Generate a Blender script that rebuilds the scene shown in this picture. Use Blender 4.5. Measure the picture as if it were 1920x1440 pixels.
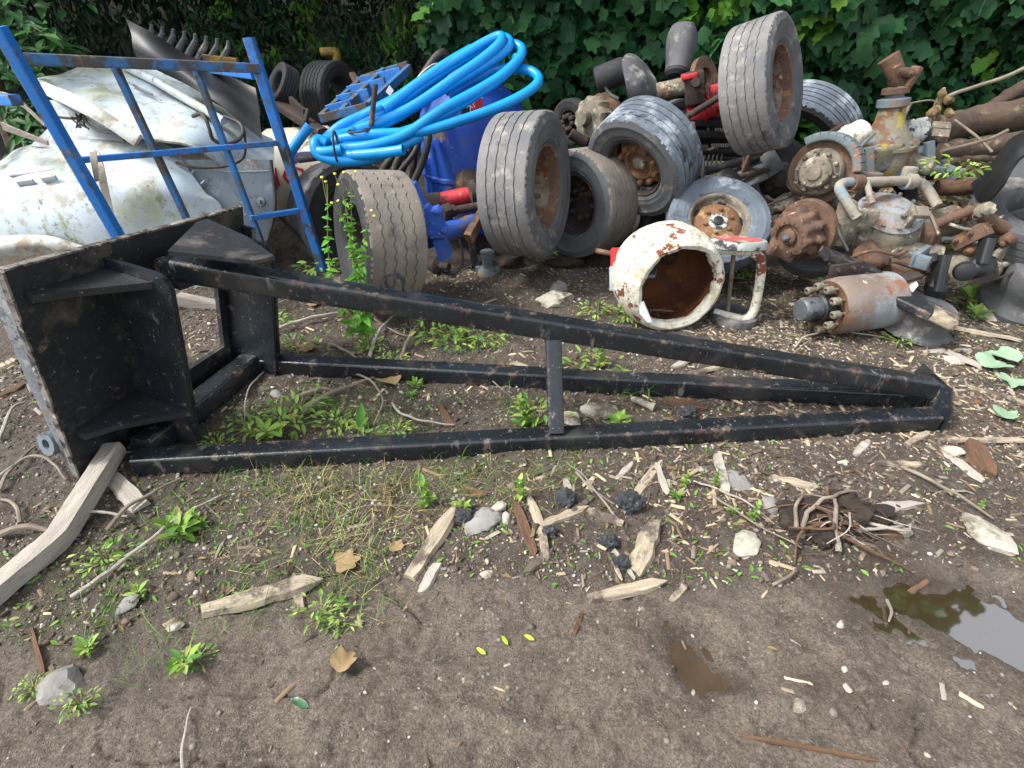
import bpy, bmesh, math, random
import numpy as np
from mathutils import Vector as V, Matrix, noise

random.seed(7)
rng = np.random.default_rng(11)
S = bpy.context.scene
for o in list(bpy.data.objects):
    bpy.data.objects.remove(o)

# ------------------------------------------------------------------ camera
CAMH, FPX, PITCH = 1.5, 1000.0, math.radians(34.5)
cam = bpy.data.cameras.new("camera")
cam.sensor_width = 36.0
cam.lens = 36.0 * FPX / 1920.0
cam.clip_start = 0.05
cam.clip_end = 500
co = bpy.data.objects.new("camera", cam)
co.location = (0, 0, CAMH)
co.rotation_euler = (math.pi / 2 - PITCH, 0, 0)
S.collection.objects.link(co)
S.camera = co

# ------------------------------------------------------------------ light
SUN_EL, SUN_AZ = math.radians(52), math.radians(258)     # azimuth clockwise from +Y
W = bpy.data.worlds.new("World")
S.world = W
W.use_nodes = True
wn, wl = W.node_tree.nodes, W.node_tree.links
wn.clear()
sky = wn.new("ShaderNodeTexSky")
sky.sky_type = 'NISHITA'
sky.sun_disc = False
sky.sun_elevation = SUN_EL
sky.sun_rotation = SUN_AZ
sky.dust_density = 3.0
hs = wn.new("ShaderNodeHueSaturation")
hs.inputs["Saturation"].default_value = 0.32
bg = wn.new("ShaderNodeBackground")
bg.inputs["Strength"].default_value = 0.15
wo = wn.new("ShaderNodeOutputWorld")
wl.new(sky.outputs[0], hs.inputs["Color"])
wl.new(hs.outputs[0], bg.inputs["Color"])
wl.new(bg.outputs[0], wo.inputs["Surface"])
sl = bpy.data.lights.new("sun", 'SUN')
sl.energy = 1.5
sl.angle = math.radians(11)
sl.color = (1.0, 0.98, 0.95)
so = bpy.data.objects.new("sun", sl)
sd = V((math.sin(SUN_AZ) * math.cos(SUN_EL), math.cos(SUN_AZ) * math.cos(SUN_EL), math.sin(SUN_EL)))
so.rotation_euler = sd.to_track_quat('Z', 'Y').to_euler()
so.location = sd * 20
S.collection.objects.link(so)
S.view_settings.view_transform = 'Standard'
S.view_settings.look = 'None'
S.view_settings.exposure = 1.4
S.view_settings.gamma = 1.0
S.cycles.use_denoising = True
S.cycles.denoising_prefilter = 'ACCURATE'
S.cycles.max_bounces = 6
S.cycles.diffuse_bounces = 3
S.cycles.glossy_bounces = 3
S.cycles.transmission_bounces = 3
S.cycles.sample_clamp_indirect = 4.0

# ------------------------------------------------------------------ survey helpers
RT, UP, FW = V((1, 0, 0)), V((0, math.sin(PITCH), math.cos(PITCH))), V((0, math.cos(PITCH), -math.sin(PITCH)))


def ray(px, py):
    return RT * ((px - 960) / FPX) + UP * ((720 - py) / FPX) + FW


def P(px, py, y):
    """point of the place seen at photo position px,py and lying y metres in front of the viewer"""
    d = ray(px, py)
    return V((0, 0, CAMH)) + d * (y / d.y)


def G(px, py, z=0.0):
    d = ray(px, py)
    return V((0, 0, CAMH)) + d * ((z - CAMH) / d.z)


def proj(p):
    q = p - V((0, 0, CAMH))
    z = q.dot(FW)
    return 960 + FPX * q.dot(RT) / z, 720 - FPX * q.dot(UP) / z


def PX(n, px, py, y):
    """metres per n photo pixels at that point"""
    return n * (P(px, py, y) - V((0, 0, CAMH))).dot(FW) / FPX


# ------------------------------------------------------------------ colour + materials
def C(h, k=1.0):
    r = [int(h[i:i + 2], 16) / 255 for i in (0, 2, 4)]
    return tuple(k * (c / 12.92 if c <= .04045 else ((c + .055) / 1.055) ** 2.4) for c in r) + (1.0,)


MATS = {}


def mat(name, c, c2=None, s=6, st=(), rough=.6, metal=0.0, bump=.25, bs=60, spec=.5, r2=None, stretch=None, attr=None, trans=0, edge=None, det=6, coat=0):
    """c..c2 blotched by noise of scale s; st = list of (colour, scale, lo, hi[, stretch]) patches on top"""
    m = bpy.data.materials.new(name)
    m.use_nodes = True
    n, l = m.node_tree.nodes, m.node_tree.links
    n.clear()
    out = n.new("ShaderNodeOutputMaterial")
    b = n.new("ShaderNodeBsdfPrincipled")
    tc = n.new("ShaderNodeTexCoord")
    oi = n.new("ShaderNodeObjectInfo")
    mul = n.new("ShaderNodeMath"); mul.operation = 'MULTIPLY'; mul.inputs[1].default_value = 37.0
    l.new(oi.outputs["Random"], mul.inputs[0])
    add = n.new("ShaderNodeVectorMath"); add.operation = 'ADD'
    l.new(tc.outputs["Object"], add.inputs[0]); l.new(mul.outputs[0], add.inputs[1])
    vec = add.outputs[0]

    def mapped(sc):
        if not sc:
            return vec
        mp = n.new("ShaderNodeMapping"); mp.inputs["Scale"].default_value = sc
        l.new(vec, mp.inputs["Vector"])
        return mp.outputs[0]

    def nz(scale, det_=det, rgh=.6, sc=None):
        t = n.new("ShaderNodeTexNoise")
        t.inputs["Scale"].default_value = scale
        t.inputs["Detail"].default_value = det_
        t.inputs["Roughness"].default_value = rgh
        l.new(mapped(sc), t.inputs["Vector"])
        return t.outputs["Fac"]

    def ramp(f, lo, hi):
        r = n.new("ShaderNodeMapRange")
        r.inputs["From Min"].default_value = lo
        r.inputs["From Max"].default_value = hi
        l.new(f, r.inputs["Value"])
        return r.outputs[0]

    def mix(f, a, bb):
        x = n.new("ShaderNodeMix"); x.data_type = 'RGBA'
        l.new(f, x.inputs["Factor"])
        for sock, val in ((x.inputs[6], a), (x.inputs[7], bb)):
            if isinstance(val, tuple):
                sock.default_value = val
            else:
                l.new(val, sock)
        return x.outputs[2]
    col = c
    if attr:
        at = n.new("ShaderNodeAttribute"); at.attribute_name = attr
        col = at.outputs["Color"]
    if c2:
        col = mix(ramp(nz(s, sc=stretch), .36, .66), col, c2)
    rsock = None
    for k in st:
        c_, w_ = (k[2] + k[3]) / 2 - .03, (k[3] - k[2]) * .3
        f = ramp(nz(k[1], 9, .70, k[4] if len(k) > 4 else None), c_ - w_, c_ + w_)
        col = mix(f, col, k[0])
        if r2 is not None and rsock is None:
            rm = n.new("ShaderNodeMapRange")
            rm.inputs["To Min"].default_value = rough
            rm.inputs["To Max"].default_value = r2
            l.new(f, rm.inputs["Value"])
            rsock = rm.outputs[0]
    if edge:
        ea = n.new("ShaderNodeAttribute"); ea.attribute_name = "edge"
        m1 = n.new("ShaderNodeMath"); m1.operation = 'MULTIPLY'; m1.inputs[1].default_value = edge[1]
        l.new(ea.outputs["Fac"], m1.inputs[0])
        m2 = n.new("ShaderNodeMath"); m2.operation = 'ADD'
        l.new(m1.outputs[0], m2.inputs[0]); l.new(nz(11, 9, .72), m2.inputs[1])
        col = mix(ramp(m2.outputs[0], .60, .72), col, mix(ramp(nz(30), .45, .6), edge[0], C('7d756a')))
    if isinstance(col, tuple):
        b.inputs["Base Color"].default_value = col
    else:
        l.new(col, b.inputs["Base Color"])
    if rsock:
        l.new(rsock, b.inputs["Roughness"])
    else:
        b.inputs["Roughness"].default_value = rough
    b.inputs["Metallic"].default_value = metal
    b.inputs["Specular IOR Level"].default_value = spec
    if coat:
        b.inputs["Coat Weight"].default_value = coat
        b.inputs["Coat Roughness"].default_value = .25
    if bump:
        bp = n.new("ShaderNodeBump")
        bp.inputs["Strength"].default_value = bump
        bp.inputs["Distance"].default_value = .01
        l.new(nz(bs, 5, .65, stretch), bp.inputs["Height"])
        l.new(bp.outputs[0], b.inputs["Normal"])
    if trans:
        tr = n.new("ShaderNodeBsdfTranslucent")
        if isinstance(col, tuple):
            tr.inputs["Color"].default_value = col
        else:
            l.new(col, tr.inputs["Color"])
        ms = n.new("ShaderNodeMixShader"); ms.inputs[0].default_value = trans
        l.new(b.outputs[0], ms.inputs[1]); l.new(tr.outputs[0], ms.inputs[2])
        l.new(ms.outputs[0], out.inputs["Surface"])
    else:
        l.new(b.outputs[0], out.inputs["Surface"])
    MATS[name] = m
    return m


RUST, RUSTD, RUSTO = C('6a4630'), C('3e2c24'), C('8a5a34')
DUST = C('8d8378')
mat("black_paint", C('16191d'), C('20262b'), 5, [(C('3a3733'), 3.2, .5, .8), (C('6a4c3e'), 7, .68, .75), (C('6a665f'), 18, .60, .72, (1, 1, .25)), (C('a39c90'), 70, .665, .71)], rough=.27, r2=.6, bump=.2, bs=45, spec=.5, coat=.2, edge=(C('6a4a3a'), .06))
mat("black_paint_dirty", C('15181b'), C('23252a'), 4, [(C('4a453e'), 5, .52, .74), (C('5f594e'), 20, .64, .74), (C('a09a8e'), 70, .67, .71), (C('6a4c3c'), 8, .68, .76)], rough=.5, r2=.85, bump=.25, bs=50, edge=(C('6a4a3a'), .075))
mat("mottled_steel", C('6f7478'), C('52575b'), 8, [(C('8f9290'), 12, .5, .64), (C('33373a'), 6, .54, .66), (C('7a5a44'), 9, .62, .72)], rough=.8, bump=.4, bs=40)
mat("rusty_edge", C('4a4640'), C('8a8278'), 16, [(C('8a5a3a'), 9, .6, .7), (C('1f1e1e'), 18, .5, .62), (C('b3ac9f'), 30, .62, .7)], rough=.85, bump=.5)
mat("blue_paint", C('1767b4'), C('1f74c2'), 5, [(C('40525f'), 6, .54, .64), (C('5c4a40'), 14, .60, .68), (C('2c3438'), 3, .62, .7)], rough=.5, r2=.85, bump=.15, edge=(C('4a4540'), .10))
mat("blue_paint_worn", C('2a6fae'), C('36607e'), 7, [(C('4c4a46'), 6, .47, .6), (C('77503a'), 12, .6, .68)], rough=.5, r2=.85, bump=.25, edge=(C('5a4a40'), .12))
mat("blue_pipe", C('0083c8'), C('008fd6'), 4, [(C('3f6f8c'), 22, .63, .72), (C('6a7a80'), 60, .67, .72), (C('00609f'), 5, .64, .8)], rough=.38, bump=.05, bs=30)
mat("drum_blue", C('0d3ea4'), C('164a9e'), 4, [(C('3a4f74'), 3, .50, .72), (C('6b523a'), 4.5, .60, .68), (C('6f7890'), 9, .62, .7), (C('c9c9c4'), 18, .69, .74)], rough=.55, r2=.8, bump=.2)
mat("white_shell", C('b9c5cb'), C('a4b1b8'), 3, [(C('a6ad96'), 2.6, .47, .70, (1, 1, .5)), (C('868c60'), 4.0, .57, .68, (1, 1, .5)), (C('9a978a'), 8, .53, .66), (C('77766c'), 22, .60, .70), (C('3f423e'), 40, .66, .72)], rough=.45, r2=.8, bump=.15, bs=20)
mat("shell_lip", C('bdbfba'), C('a19f96'), 6, [(C('857a6c'), 6, .52, .66), (C('8a9078'), 9, .56, .68), (C('5c554a'), 18, .62, .7)], rough=.6, bump=.2)
mat("grey_shell", C('8e999f'), C('7c878e'), 3, [(C('7a6352'), 3, .54, .64), (C('5c5f60'), 12, .58, .66), (C('a9b4ba'), 6, .55, .68)], rough=.5, r2=.8, bump=.15, bs=20)
mat("shell_rim", C('c9c2b2'), C('a89a86'), 7, [(C('6f6454'), 9, .56, .7)], rough=.7, bump=.3)
mat("white_tank", C('d8d4c4'), C('c2b79c'), 5, [(C('6d4a2a'), 4, .6, .7, (1, 1, .3)), (C('4a4034'), 12, .67, .76)], rough=.5, bump=.2)
mat("red_ink", C('c01f28'), rough=.5, bump=0)
mat("purple_ink", C('2c2566'), rough=.5, bump=0)
mat("white_ink", C('dedede'), rough=.6, bump=0)
mat("tread_tan", C('82796e'), C('6b655f'), 5, [(C('5b5753'), 7, .55, .75), (C('b5aa9a'), 22, .6, .8)], rough=.92, bump=.5, bs=70)
mat("rubber_grey", C('57585a'), C('464849'), 4, [(C('857f78'), 5, .52, .75), (C('2a2b2d'), 11, .58, .75)], rough=.85, bump=.4, bs=60)
mat("tread_pale", C('777573'), C('5f6062'), 4, [(C('9a948b'), 9, .54, .75), (C('3f4144'), 6, .58, .75)], rough=.9, bump=.5, bs=70)
mat("rubber_blue", C('5f6872'), C('48505a'), 4, [(C('97a0a6'), 5, .52, .72), (C('25272b'), 9, .58, .7)], rough=.8, bump=.45, bs=60)
mat("rubber_dark", C('2b2c2e'), C('202123'), 4, [(C('4c4844'), 5, .54, .8), (C('6a645c'), 18, .64, .78)], rough=.8, bump=.35, bs=60)
mat("rubber_bag", C('5a5a58'), C('43444a'), 6, [(C('9a968e'), 7, .54, .76), (C('232325'), 9, .58, .74)], rough=.75, bump=.35, bs=40)
mat("rust", C('6a4f3e'), C('4e3d33'), 9, [(C('80603f'), 12, .54, .7), (C('9b9484'), 22, .64, .74), (C('2e2622'), 8, .6, .74)], rough=.85, bump=.6, bs=50)
mat("rust_orange", C('7c5a3e'), C('5f4230'), 9, [(C('9f825c'), 12, .55, .7), (C('3a2a22'), 8, .6, .74)], rough=.88, bump=.6, bs=50)
mat("rust_dark", C('3c302a'), C('2a2624'), 8, [(C('66503f'), 10, .55, .72), (C('7a746a'), 20, .66, .76)], rough=.85, bump=.5, bs=50)
mat("rim_flaked", C('8f8a7a'), C('5a4636'), 8, [(C('6b4027'), 8, .5, .6), (C('c2bda8'), 16, .62, .7)], rough=.7, bump=.4, bs=40)
mat("grime", C('7d7565'), C('5f594e'), 9, [(C('40392f'), 9, .56, .68), (C('6f5540'), 6, .58, .68), (C('aaa492'), 14, .56, .68)], rough=.85, bump=.6, bs=60)
mat("grime_pale", C('979080'), C('7f796d'), 9, [(C('6f7f88'), 4, .52, .64), (C('7a5a44'), 9, .6, .68), (C('4a443c'), 14, .6, .7)], rough=.8, bump=.4, bs=50)
mat("grime_blue", C('65737b'), C('58605f'), 6, [(C('7a5e48'), 7, .54, .68), (C('a0a08e'), 14, .62, .74), (C('35322e'), 9, .6, .74)], rough=.7, bump=.45, bs=50)
mat("yellow_worn", C('7a7560'), C('69655a'), 7, [(C('9a8638'), 5, .54, .62), (C('6a4a36'), 8, .54, .62), (C('77838a'), 6, .57, .64), (C('35302a'), 11, .6, .7)], rough=.75, bump=.5, bs=50)
mat("yellow_paint_shaded", C('8a6c14'), C('6a5418'), 7, [(C('4a3c26'), 9, .54, .66)], rough=.7)  # yellow darkened to carry the shade around the far hook
mat("red_paint", C('b0202a'), C('c23a3c'), 5, [(C('5c3026'), 7, .56, .68), (C('c48a84'), 14, .62, .74)], rough=.45, r2=.85, bump=.25)
mat("red_faded", C('b0584e'), C('8f4a44'), 8, [(C('b8b2a8'), 10, .54, .66), (C('3a3634'), 12, .6, .7)], rough=.8, bump=.3)
mat("blue_clamp", C('2757b4'), C('2b4f96'), 6, [(C('6b5540'), 6, .56, .68), (C('a9b6c8'), 18, .66, .74)], rough=.5, r2=.85, bump=.3)
mat("flaky_white", C('d2cfc3'), C('bab4a0'), 8, [(C('a39c80'), 14, .53, .68), (C('7f7b68'), 34, .56, .68), (C('6e3c26'), 6.5, .60, .63), (C('7a4a30'), 13, .64, .68), (C('6f6b52'), 16, .64, .76)], rough=.9, bump=.9, bs=30)
mat("drum_inside", C('4a2a18'), C('6a3d1c'), 4, [(C('a0622a'), 3, .52, .7), (C('1c1613'), 3, .58, .72)], rough=.8, bump=.4)
mat("steel_bare", C('7c8084'), C('5f6468'), 8, [(C('a8aca8'), 14, .58, .72), (C('33302e'), 8, .58, .72)], rough=.45, metal=.6, bump=.3)
mat("white_chip_paint", C('b9bab4'), C('8f938f'), 9, [(C('2d3034'), 11, .5, .6)], rough=.7, bump=.5)
mat("black_plastic", C('1a1b1d'), C('242527'), 5, [(C('4a4846'), 8, .6, .8)], rough=.5, bump=.1)
mat("hose_black", C('262626'), C('37342f'), 8, [(C('5c554a'), 12, .58, .76)], rough=.6, bump=.2)
mat("wood_pale", C('aca088'), C('8d8070'), 5, [(C('544638'), 5, .58, .76, (1, 8, 8)), (C('cdbf a3'.replace(' ', '')), 7, .58, .74, (1, 10, 10)), (C('5a5046'), 3.5, .51, .61)], rough=.9, bump=.6, bs=30, stretch=(1, 9, 9))
mat("wood_grey", C('aca498'), C('918a80'), 4, [(C('5a5148'), 5, .6, .76, (1, 8, 8)), (C('b3aca0'), 6, .58, .78, (1, 10, 10))], rough=.9, bump=.6, bs=30, stretch=(1, 9, 9))
mat("wood_brown", C('6a4e38'), C('4e3a2c'), 5, [(C('8a6a48'), 7, .58, .76, (1, 9, 9)), (C('33261e'), 5, .6, .76, (1, 9, 9))], rough=.9, bump=.7, bs=30, stretch=(1, 9, 9))
mat("bark", C('5c4c3e'), C('43372e'), 7, [(C('7f6f5c'), 9, .56, .74)], rough=.95, bump=1.0, bs=25)
mat("twig", C('8a8072'), C('655a4d'), 9, rough=.9, bump=.4)
mat("stone_pale", C('b0ab9d'), C('928d7e'), 7, [(C('5c5546'), 4, .52, .66), (C('6a6656'), 9, .56, .74), (C('cac6ba'), 20, .6, .75)], rough=.9, bump=.7, bs=40)
mat("stone_grey", C('8a8884'), C('726e68'), 8, [(C('5a5650'), 9, .56, .74)], rough=.9, bump=.6, bs=40)
mat("asphalt_lump", C('2e2f31'), C('3f4144'), 30, [(C('6a6c70'), 60, .58, .7)], rough=.85, bump=1.2, bs=90)
mat("dead_leaf", C('8e7752'), C('a08b66'), 12, [(C('5a4630'), 16, .58, .74)], rough=.85, bump=.4, bs=40, trans=.2)
mat("leafcol", C('2c5a1f'), attr="Col", rough=.5, bump=0, trans=.3, spec=.25)
mat("rust_grey", C('7c7068'), C('6e5f54'), 5, [(C('868d90'), 4.0, .46, .62), (C('7f5842'), 7, .56, .66), (C('a8aba6'), 22, .64, .74), (C('3a302a'), 9, .62, .72)], rough=.6, bump=.4, bs=50)
mat("pebblecol", C('777777'), attr="Col", rough=.9, bump=.4, bs=60)
mat("soil_dark", C('332a23'), C('221c18'), 9, [(C('463a2e'), 14, .56, .74)], rough=.95, bump=1.0, bs=30)


# ------------------------------------------------------------------ mesh builder (all shapes in metres, world axes)
class MB:
    def __init__(s):
        s.v, s.f, s.e = [], [], {}

    def add(s, vs, fs):
        k = len(s.v)
        s.v += [V(v) for v in vs]
        s.f += [tuple(i + k for i in f) for f in fs]
        return s

    def box(s, c, size, rot=None, b=0.0):
        """bevelled box; c centre, size full sizes, rot Matrix 3x3"""
        x, y, z = size[0] / 2, size[1] / 2, size[2] / 2
        if b <= 0:
            vs = [V((i * x, j * y, k * z)) for k in (-1, 1) for j in (-1, 1) for i in (-1, 1)]
            fs = [(0, 2, 3, 1), (4, 5, 7, 6), (0, 1, 5, 4), (2, 6, 7, 3), (0, 4, 6, 2), (1, 3, 7, 5)]
        else:
            bm = bmesh.new()
            bmesh.ops.create_cube(bm, size=1)
            for v in bm.verts:
                v.co = V((v.co.x * 2 * x, v.co.y * 2 * y, v.co.z * 2 * z))
            bmesh.ops.bevel(bm, geom=list(bm.edges), offset=b, segments=2, profile=.5, affect='EDGES')
            bm.verts.ensure_lookup_table()
            vs = [v.co.copy() for v in bm.verts]
            fs = [tuple(v.index for v in f.verts) for f in bm.faces]
            bm.free()
        c = V(c)
        return s.add([(rot @ v if rot else v) + c for v in vs], fs)

    def bar(s, a, b, w, h, up=(0, 0, 1), r=.012, seg=3, twist=0):
        """rounded rectangular hollow section from a to b; h along up"""
        a, b = V(a), V(b)
        d = (b - a).normalized()
        sd_ = d.cross(V(up)).normalized()
        u = sd_.cross(d).normalized()
        r = min(r, w * .49, h * .49)
        prof = []
        fl, wt = min(.016, min(w, h) * .2), []
        for q, (sx, sy) in enumerate(((1, 1), (-1, 1), (-1, -1), (1, -1))):
            cx_, cy_ = sx * (w / 2 - r), sy * (h / 2 - r)
            a0, a1 = math.pi / 2 * q, math.pi / 2 * (q + 1)
            ok = min(w, h) / 2 - r > fl
            if ok:
                prof.append((cx_ + r * math.cos(a0) + fl * math.sin(a0), cy_ + r * math.sin(a0) - fl * math.cos(a0))); wt.append(0)
            for k in range(seg + 1):
                an = math.pi / 2 * (q + k / seg)
                prof.append((cx_ + r * math.cos(an), cy_ + r * math.sin(an))); wt.append(1)
            if ok:
                prof.append((cx_ + r * math.cos(a1) - fl * math.sin(a1), cy_ + r * math.sin(a1) + fl * math.cos(a1))); wt.append(0)
        n = len(prof)
        for i in range(2 * n):
            s.e[len(s.v) + i] = wt[i % n]
        vs = [p + sd_ * x + u * y for p in (a, b) for x, y in prof]
        fs = [(i, (i + 1) % n, n + (i + 1) % n, n + i) for i in range(n)]
        fs += [tuple(range(n - 1, -1, -1)), tuple(range(n, 2 * n))]
        return s.add(vs, fs)

    def tube(s, pts, r, n=10, cap=True, closed=False):
        pts = [V(p) for p in pts]
        rs = r if isinstance(r, (list, tuple)) else [r] * len(pts)
        m = len(pts)
        vs, u = [], None
        for i, p in enumerate(pts):
            t = (pts[(i + 1) % m] - pts[i - 1]) if closed else (pts[min(i + 1, m - 1)] - pts[max(i - 1, 0)])
            t.normalize()
            if u is None:
                u = t.orthogonal().normalized()
            u = (u - t * u.dot(t)).normalized()
            w = t.cross(u)
            vs += [p + (u * math.cos(2 * math.pi * k / n) + w * math.sin(2 * math.pi * k / n)) * rs[i] for k in range(n)]
        fs = []
        for i in range(m if closed else m - 1):
            j = (i + 1) % m
            fs += [(i * n + k, i * n + (k + 1) % n, j * n + (k + 1) % n, j * n + k) for k in range(n)]
        if cap and not closed:
            fs += [tuple(range(n - 1, -1, -1)), tuple((m - 1) * n + k for k in range(n))]
        return s.add(vs, fs)

    def lathe(s, prof, o, ax, n=32, ref=None, close=False, wob=None, cap=False):
        """prof = [(radius, distance along ax)]"""
        o, ax = V(o), V(ax).normalized()
        u = ax.orthogonal().normalized() if ref is None else (V(ref) - ax * V(ref).dot(ax)).normalized()
        w = ax.cross(u)
        vs = []
        for i, (r, h) in enumerate(prof):
            for k in range(n):
                a = 2 * math.pi * k / n
                rr = r * (wob(i, a) if wob else 1)
                vs.append(o + ax * h + (u * math.cos(a) + w * math.sin(a)) * rr)
        fs = []
        m = len(prof)
        for i in range(m if close else m - 1):
            j = (i + 1) % m
            fs += [(i * n + k, i * n + (k + 1) % n, j * n + (k + 1) % n, j * n + k) for k in range(n)]
        if cap and not close:
            if prof[0][0] > 1e-4:
                fs.append(tuple(range(n - 1, -1, -1)))
            if prof[-1][0] > 1e-4:
                fs.append(tuple((m - 1) * n + k for k in range(n)))
        return s.add(vs, fs)

    def prism(s, poly, d):
        """poly = world points of a flat outline, pushed along d"""
        poly, d = [V(p) for p in poly], V(d)
        n = len(poly)
        return s.add(poly + [p + d for p in poly], [tuple(range(n - 1, -1, -1)), tuple(range(n, 2 * n))] + [(i, (i + 1) % n, n + (i + 1) % n, n + i) for i in range(n)])

    def patch(s, rows, nu=6, nv=6, th=.012, nzf=0.0, nzs=5, seed=0):
        """smooth sheet through a net of points, given thickness th"""
        R = [spl([V(p) for p in r], nu) for r in rows]
        cols = [spl([r[i] for r in R], nv) for i in range(len(R[0]))]
        a, b = len(cols), len(cols[0])
        g = [[cols[i][j].copy() for j in range(b)] for i in range(a)]
        nrm = [[None] * b for _ in range(a)]
        for i in range(a):
            for j in range(b):
                e = g[min(i + 1, a - 1)][j] - g[max(i - 1, 0)][j]
                f = g[i][min(j + 1, b - 1)] - g[i][max(j - 1, 0)]
                q = e.cross(f)
                nrm[i][j] = q.normalized() if q.length > 1e-9 else V((0, -1, 0))
        if nzf:
            for i in range(a):
                for j in range(b):
                    g[i][j] = g[i][j] + nrm[i][j] * noise.noise(g[i][j] * nzs + V((seed, 0, 0))) * nzf
        vs = [g[i][j] for i in range(a) for j in range(b)] + [g[i][j] - nrm[i][j] * th for i in range(a) for j in range(b)]
        k = a * b
        fs = []
        for i in range(a - 1):
            for j in range(b - 1):
                q = (i * b + j, (i + 1) * b + j, (i + 1) * b + j + 1, i * b + j + 1)
                fs += [q, tuple(x + k for x in reversed(q))]
        rim = [(i, 0) for i in range(a)] + [(a - 1, j) for j in range(1, b)] + [(i, b - 1) for i in range(a - 2, -1, -1)] + [(0, j) for j in range(b - 2, 0, -1)]
        for x in range(len(rim)):
            p, q = rim[x], rim[(x + 1) % len(rim)]
            A, B = p[0] * b + p[1], q[0] * b + q[1]
            fs.append((B, A, A + k, B + k))
        return s.add(vs, fs)

    def rock(s, c, size, seed, sub=3, rough=.25, flat=True, rot=0):
        bm = bmesh.new()
        bmesh.ops.create_icosphere(bm, subdivisions=sub, radius=.5)
        for v in bm.verts:
            d = v.co.normalized()
            q = d * 1.3 + V((seed * 3.1, seed, 0))
            k = 1 + rough * noise.noise(q) + rough * .6 * noise.noise(q * 2.7) + rough * .25 * noise.noise(q * 7)
            if flat:
                for pl in range(9):
                    pn = V((math.sin(seed * 7 + pl * 2.1), math.cos(seed * 5 + pl * 1.3), math.sin(seed + pl * 4.2))).normalized()
                    dd = d.dot(pn) * k
                    if dd > .80:
                        k *= .80 / dd
            v.co = d * .5 * k
        mt = Matrix.Rotation(rot, 3, 'Z')
        bm.verts.ensure_lookup_table()
        c = V(c)
        s.add([c + mt @ V((v.co.x * size[0], v.co.y * size[1], v.co.z * size[2])) for v in bm.verts], [tuple(v.index for v in f.verts) for f in bm.faces])
        bm.free()
        return s


def spl(p, n):
    """Catmull-Rom through p with n steps per span"""
    if n <= 1 or len(p) < 3:
        if len(p) == 2 and n > 1:
            return [p[0].lerp(p[1], i / n) for i in range(n + 1)]
        return list(p)
    q = [p[0] * 2 - p[1]] + list(p) + [p[-1] * 2 - p[-2]]
    out = []
    for i in range(1, len(q) - 2):
        a, b, c, d = q[i - 1], q[i], q[i + 1], q[i + 2]
        for k in range(n):
            t = k / n
            out.append(.5 * ((2 * b) + (c - a) * t + (2 * a - 5 * b + 4 * c - d) * t * t + (3 * b - a - 3 * c + d) * t ** 3))
    out.append(p[-1])
    return out


def frame(x, up=(0, 0, 1)):
    """3x3 with local X along x"""
    x = V(x).normalized()
    y = V(up).cross(x)
    y = V((0, 1, 0)).cross(x) if y.length < 1e-4 else y
    y.normalize()
    z = x.cross(y)
    return Matrix((x, y, z)).transposed()


# ------------------------------------------------------------------ objects
WT = {}
LINK = S.collection.objects.link


def props(o, label, cat, group, kind=None):
    if label: o['label'] = label
    if cat: o['category'] = cat
    if group: o['group'] = group
    if kind: o['kind'] = kind


def thing(name, label, cat, loc, group=None):
    o = bpy.data.objects.new(name, None)
    o.empty_display_size = .1
    o.location = loc
    LINK(o)
    props(o, label, cat, group)
    WT[o] = V(loc)
    return o


def mesh_of(name, mb, m, off, ang=38):
    me = bpy.data.meshes.new(name)
    me.from_pydata([tuple(v - off) for v in mb.v], [], mb.f)
    me.validate()
    me.update()
    if ang:
        me.shade_smooth()
        me.set_sharp_from_angle(angle=math.radians(ang))
    if mb.e and len(me.vertices) == len(mb.v):
        at = me.attributes.new("edge", 'FLOAT', 'POINT')
        at.data.foreach_set("value", [float(mb.e.get(i, 0)) for i in range(len(mb.v))])
    me.materials.append(MATS[m])
    return me


def part(name, mb, m, parent, label=None, ang=38):
    off = WT[parent]
    o = bpy.data.objects.new(name, mesh_of(name, mb, m, off, ang))
    o.parent = parent
    LINK(o)
    WT[o] = off
    if label: o['label'] = label
    return o


def solo(name, mb, m, label, cat, group=None, kind=None, ang=38):
    lo = V([min(v[i] for v in mb.v) for i in range(3)])
    hi = V([max(v[i] for v in mb.v) for i in range(3)])
    off = V(((lo.x + hi.x) / 2, (lo.y + hi.y) / 2, lo.z))
    o = bpy.data.objects.new(name, mesh_of(name, mb, m, off, ang))
    o.location = off
    LINK(o)
    props(o, label, cat, group, kind)
    WT[o] = off
    return o


def scatter(name, bv, bf, mats4, cols, m, smooth=False):
    """one mesh of many copies of a small shape: bv (k,3), bf (f,n) same n, mats4 (N,3,4), cols (N,3)"""
    bv = np.asarray(bv, float); bf = np.asarray(bf, int)
    N, k = len(mats4), len(bv)
    h = np.concatenate([bv, np.ones((k, 1))], 1)
    v = np.einsum('nij,kj->nki', mats4, h).reshape(-1, 3)
    f = (bf[None] + (np.arange(N) * k)[:, None, None]).reshape(-1, bf.shape[1])
    me = bpy.data.meshes.new(name)
    me.vertices.add(len(v)); me.vertices.foreach_set("co", v.ravel())
    me.loops.add(f.size); me.loops.foreach_set("vertex_index", f.ravel())
    me.polygons.add(len(f))
    me.polygons.foreach_set("loop_start", np.arange(len(f)) * bf.shape[1])
    me.polygons.foreach_set("loop_total", np.full(len(f), bf.shape[1]))
    me.update(calc_edges=True)
    ca = me.color_attributes.new("Col", 'FLOAT_COLOR', 'POINT')
    c4 = np.concatenate([np.repeat(np.asarray(cols, float), k, 0), np.ones((N * k, 1))], 1)
    ca.data.foreach_set("color", c4.ravel())
    if smooth:
        me.shade_smooth()
    me.materials.append(MATS[m])
    return me


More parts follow.
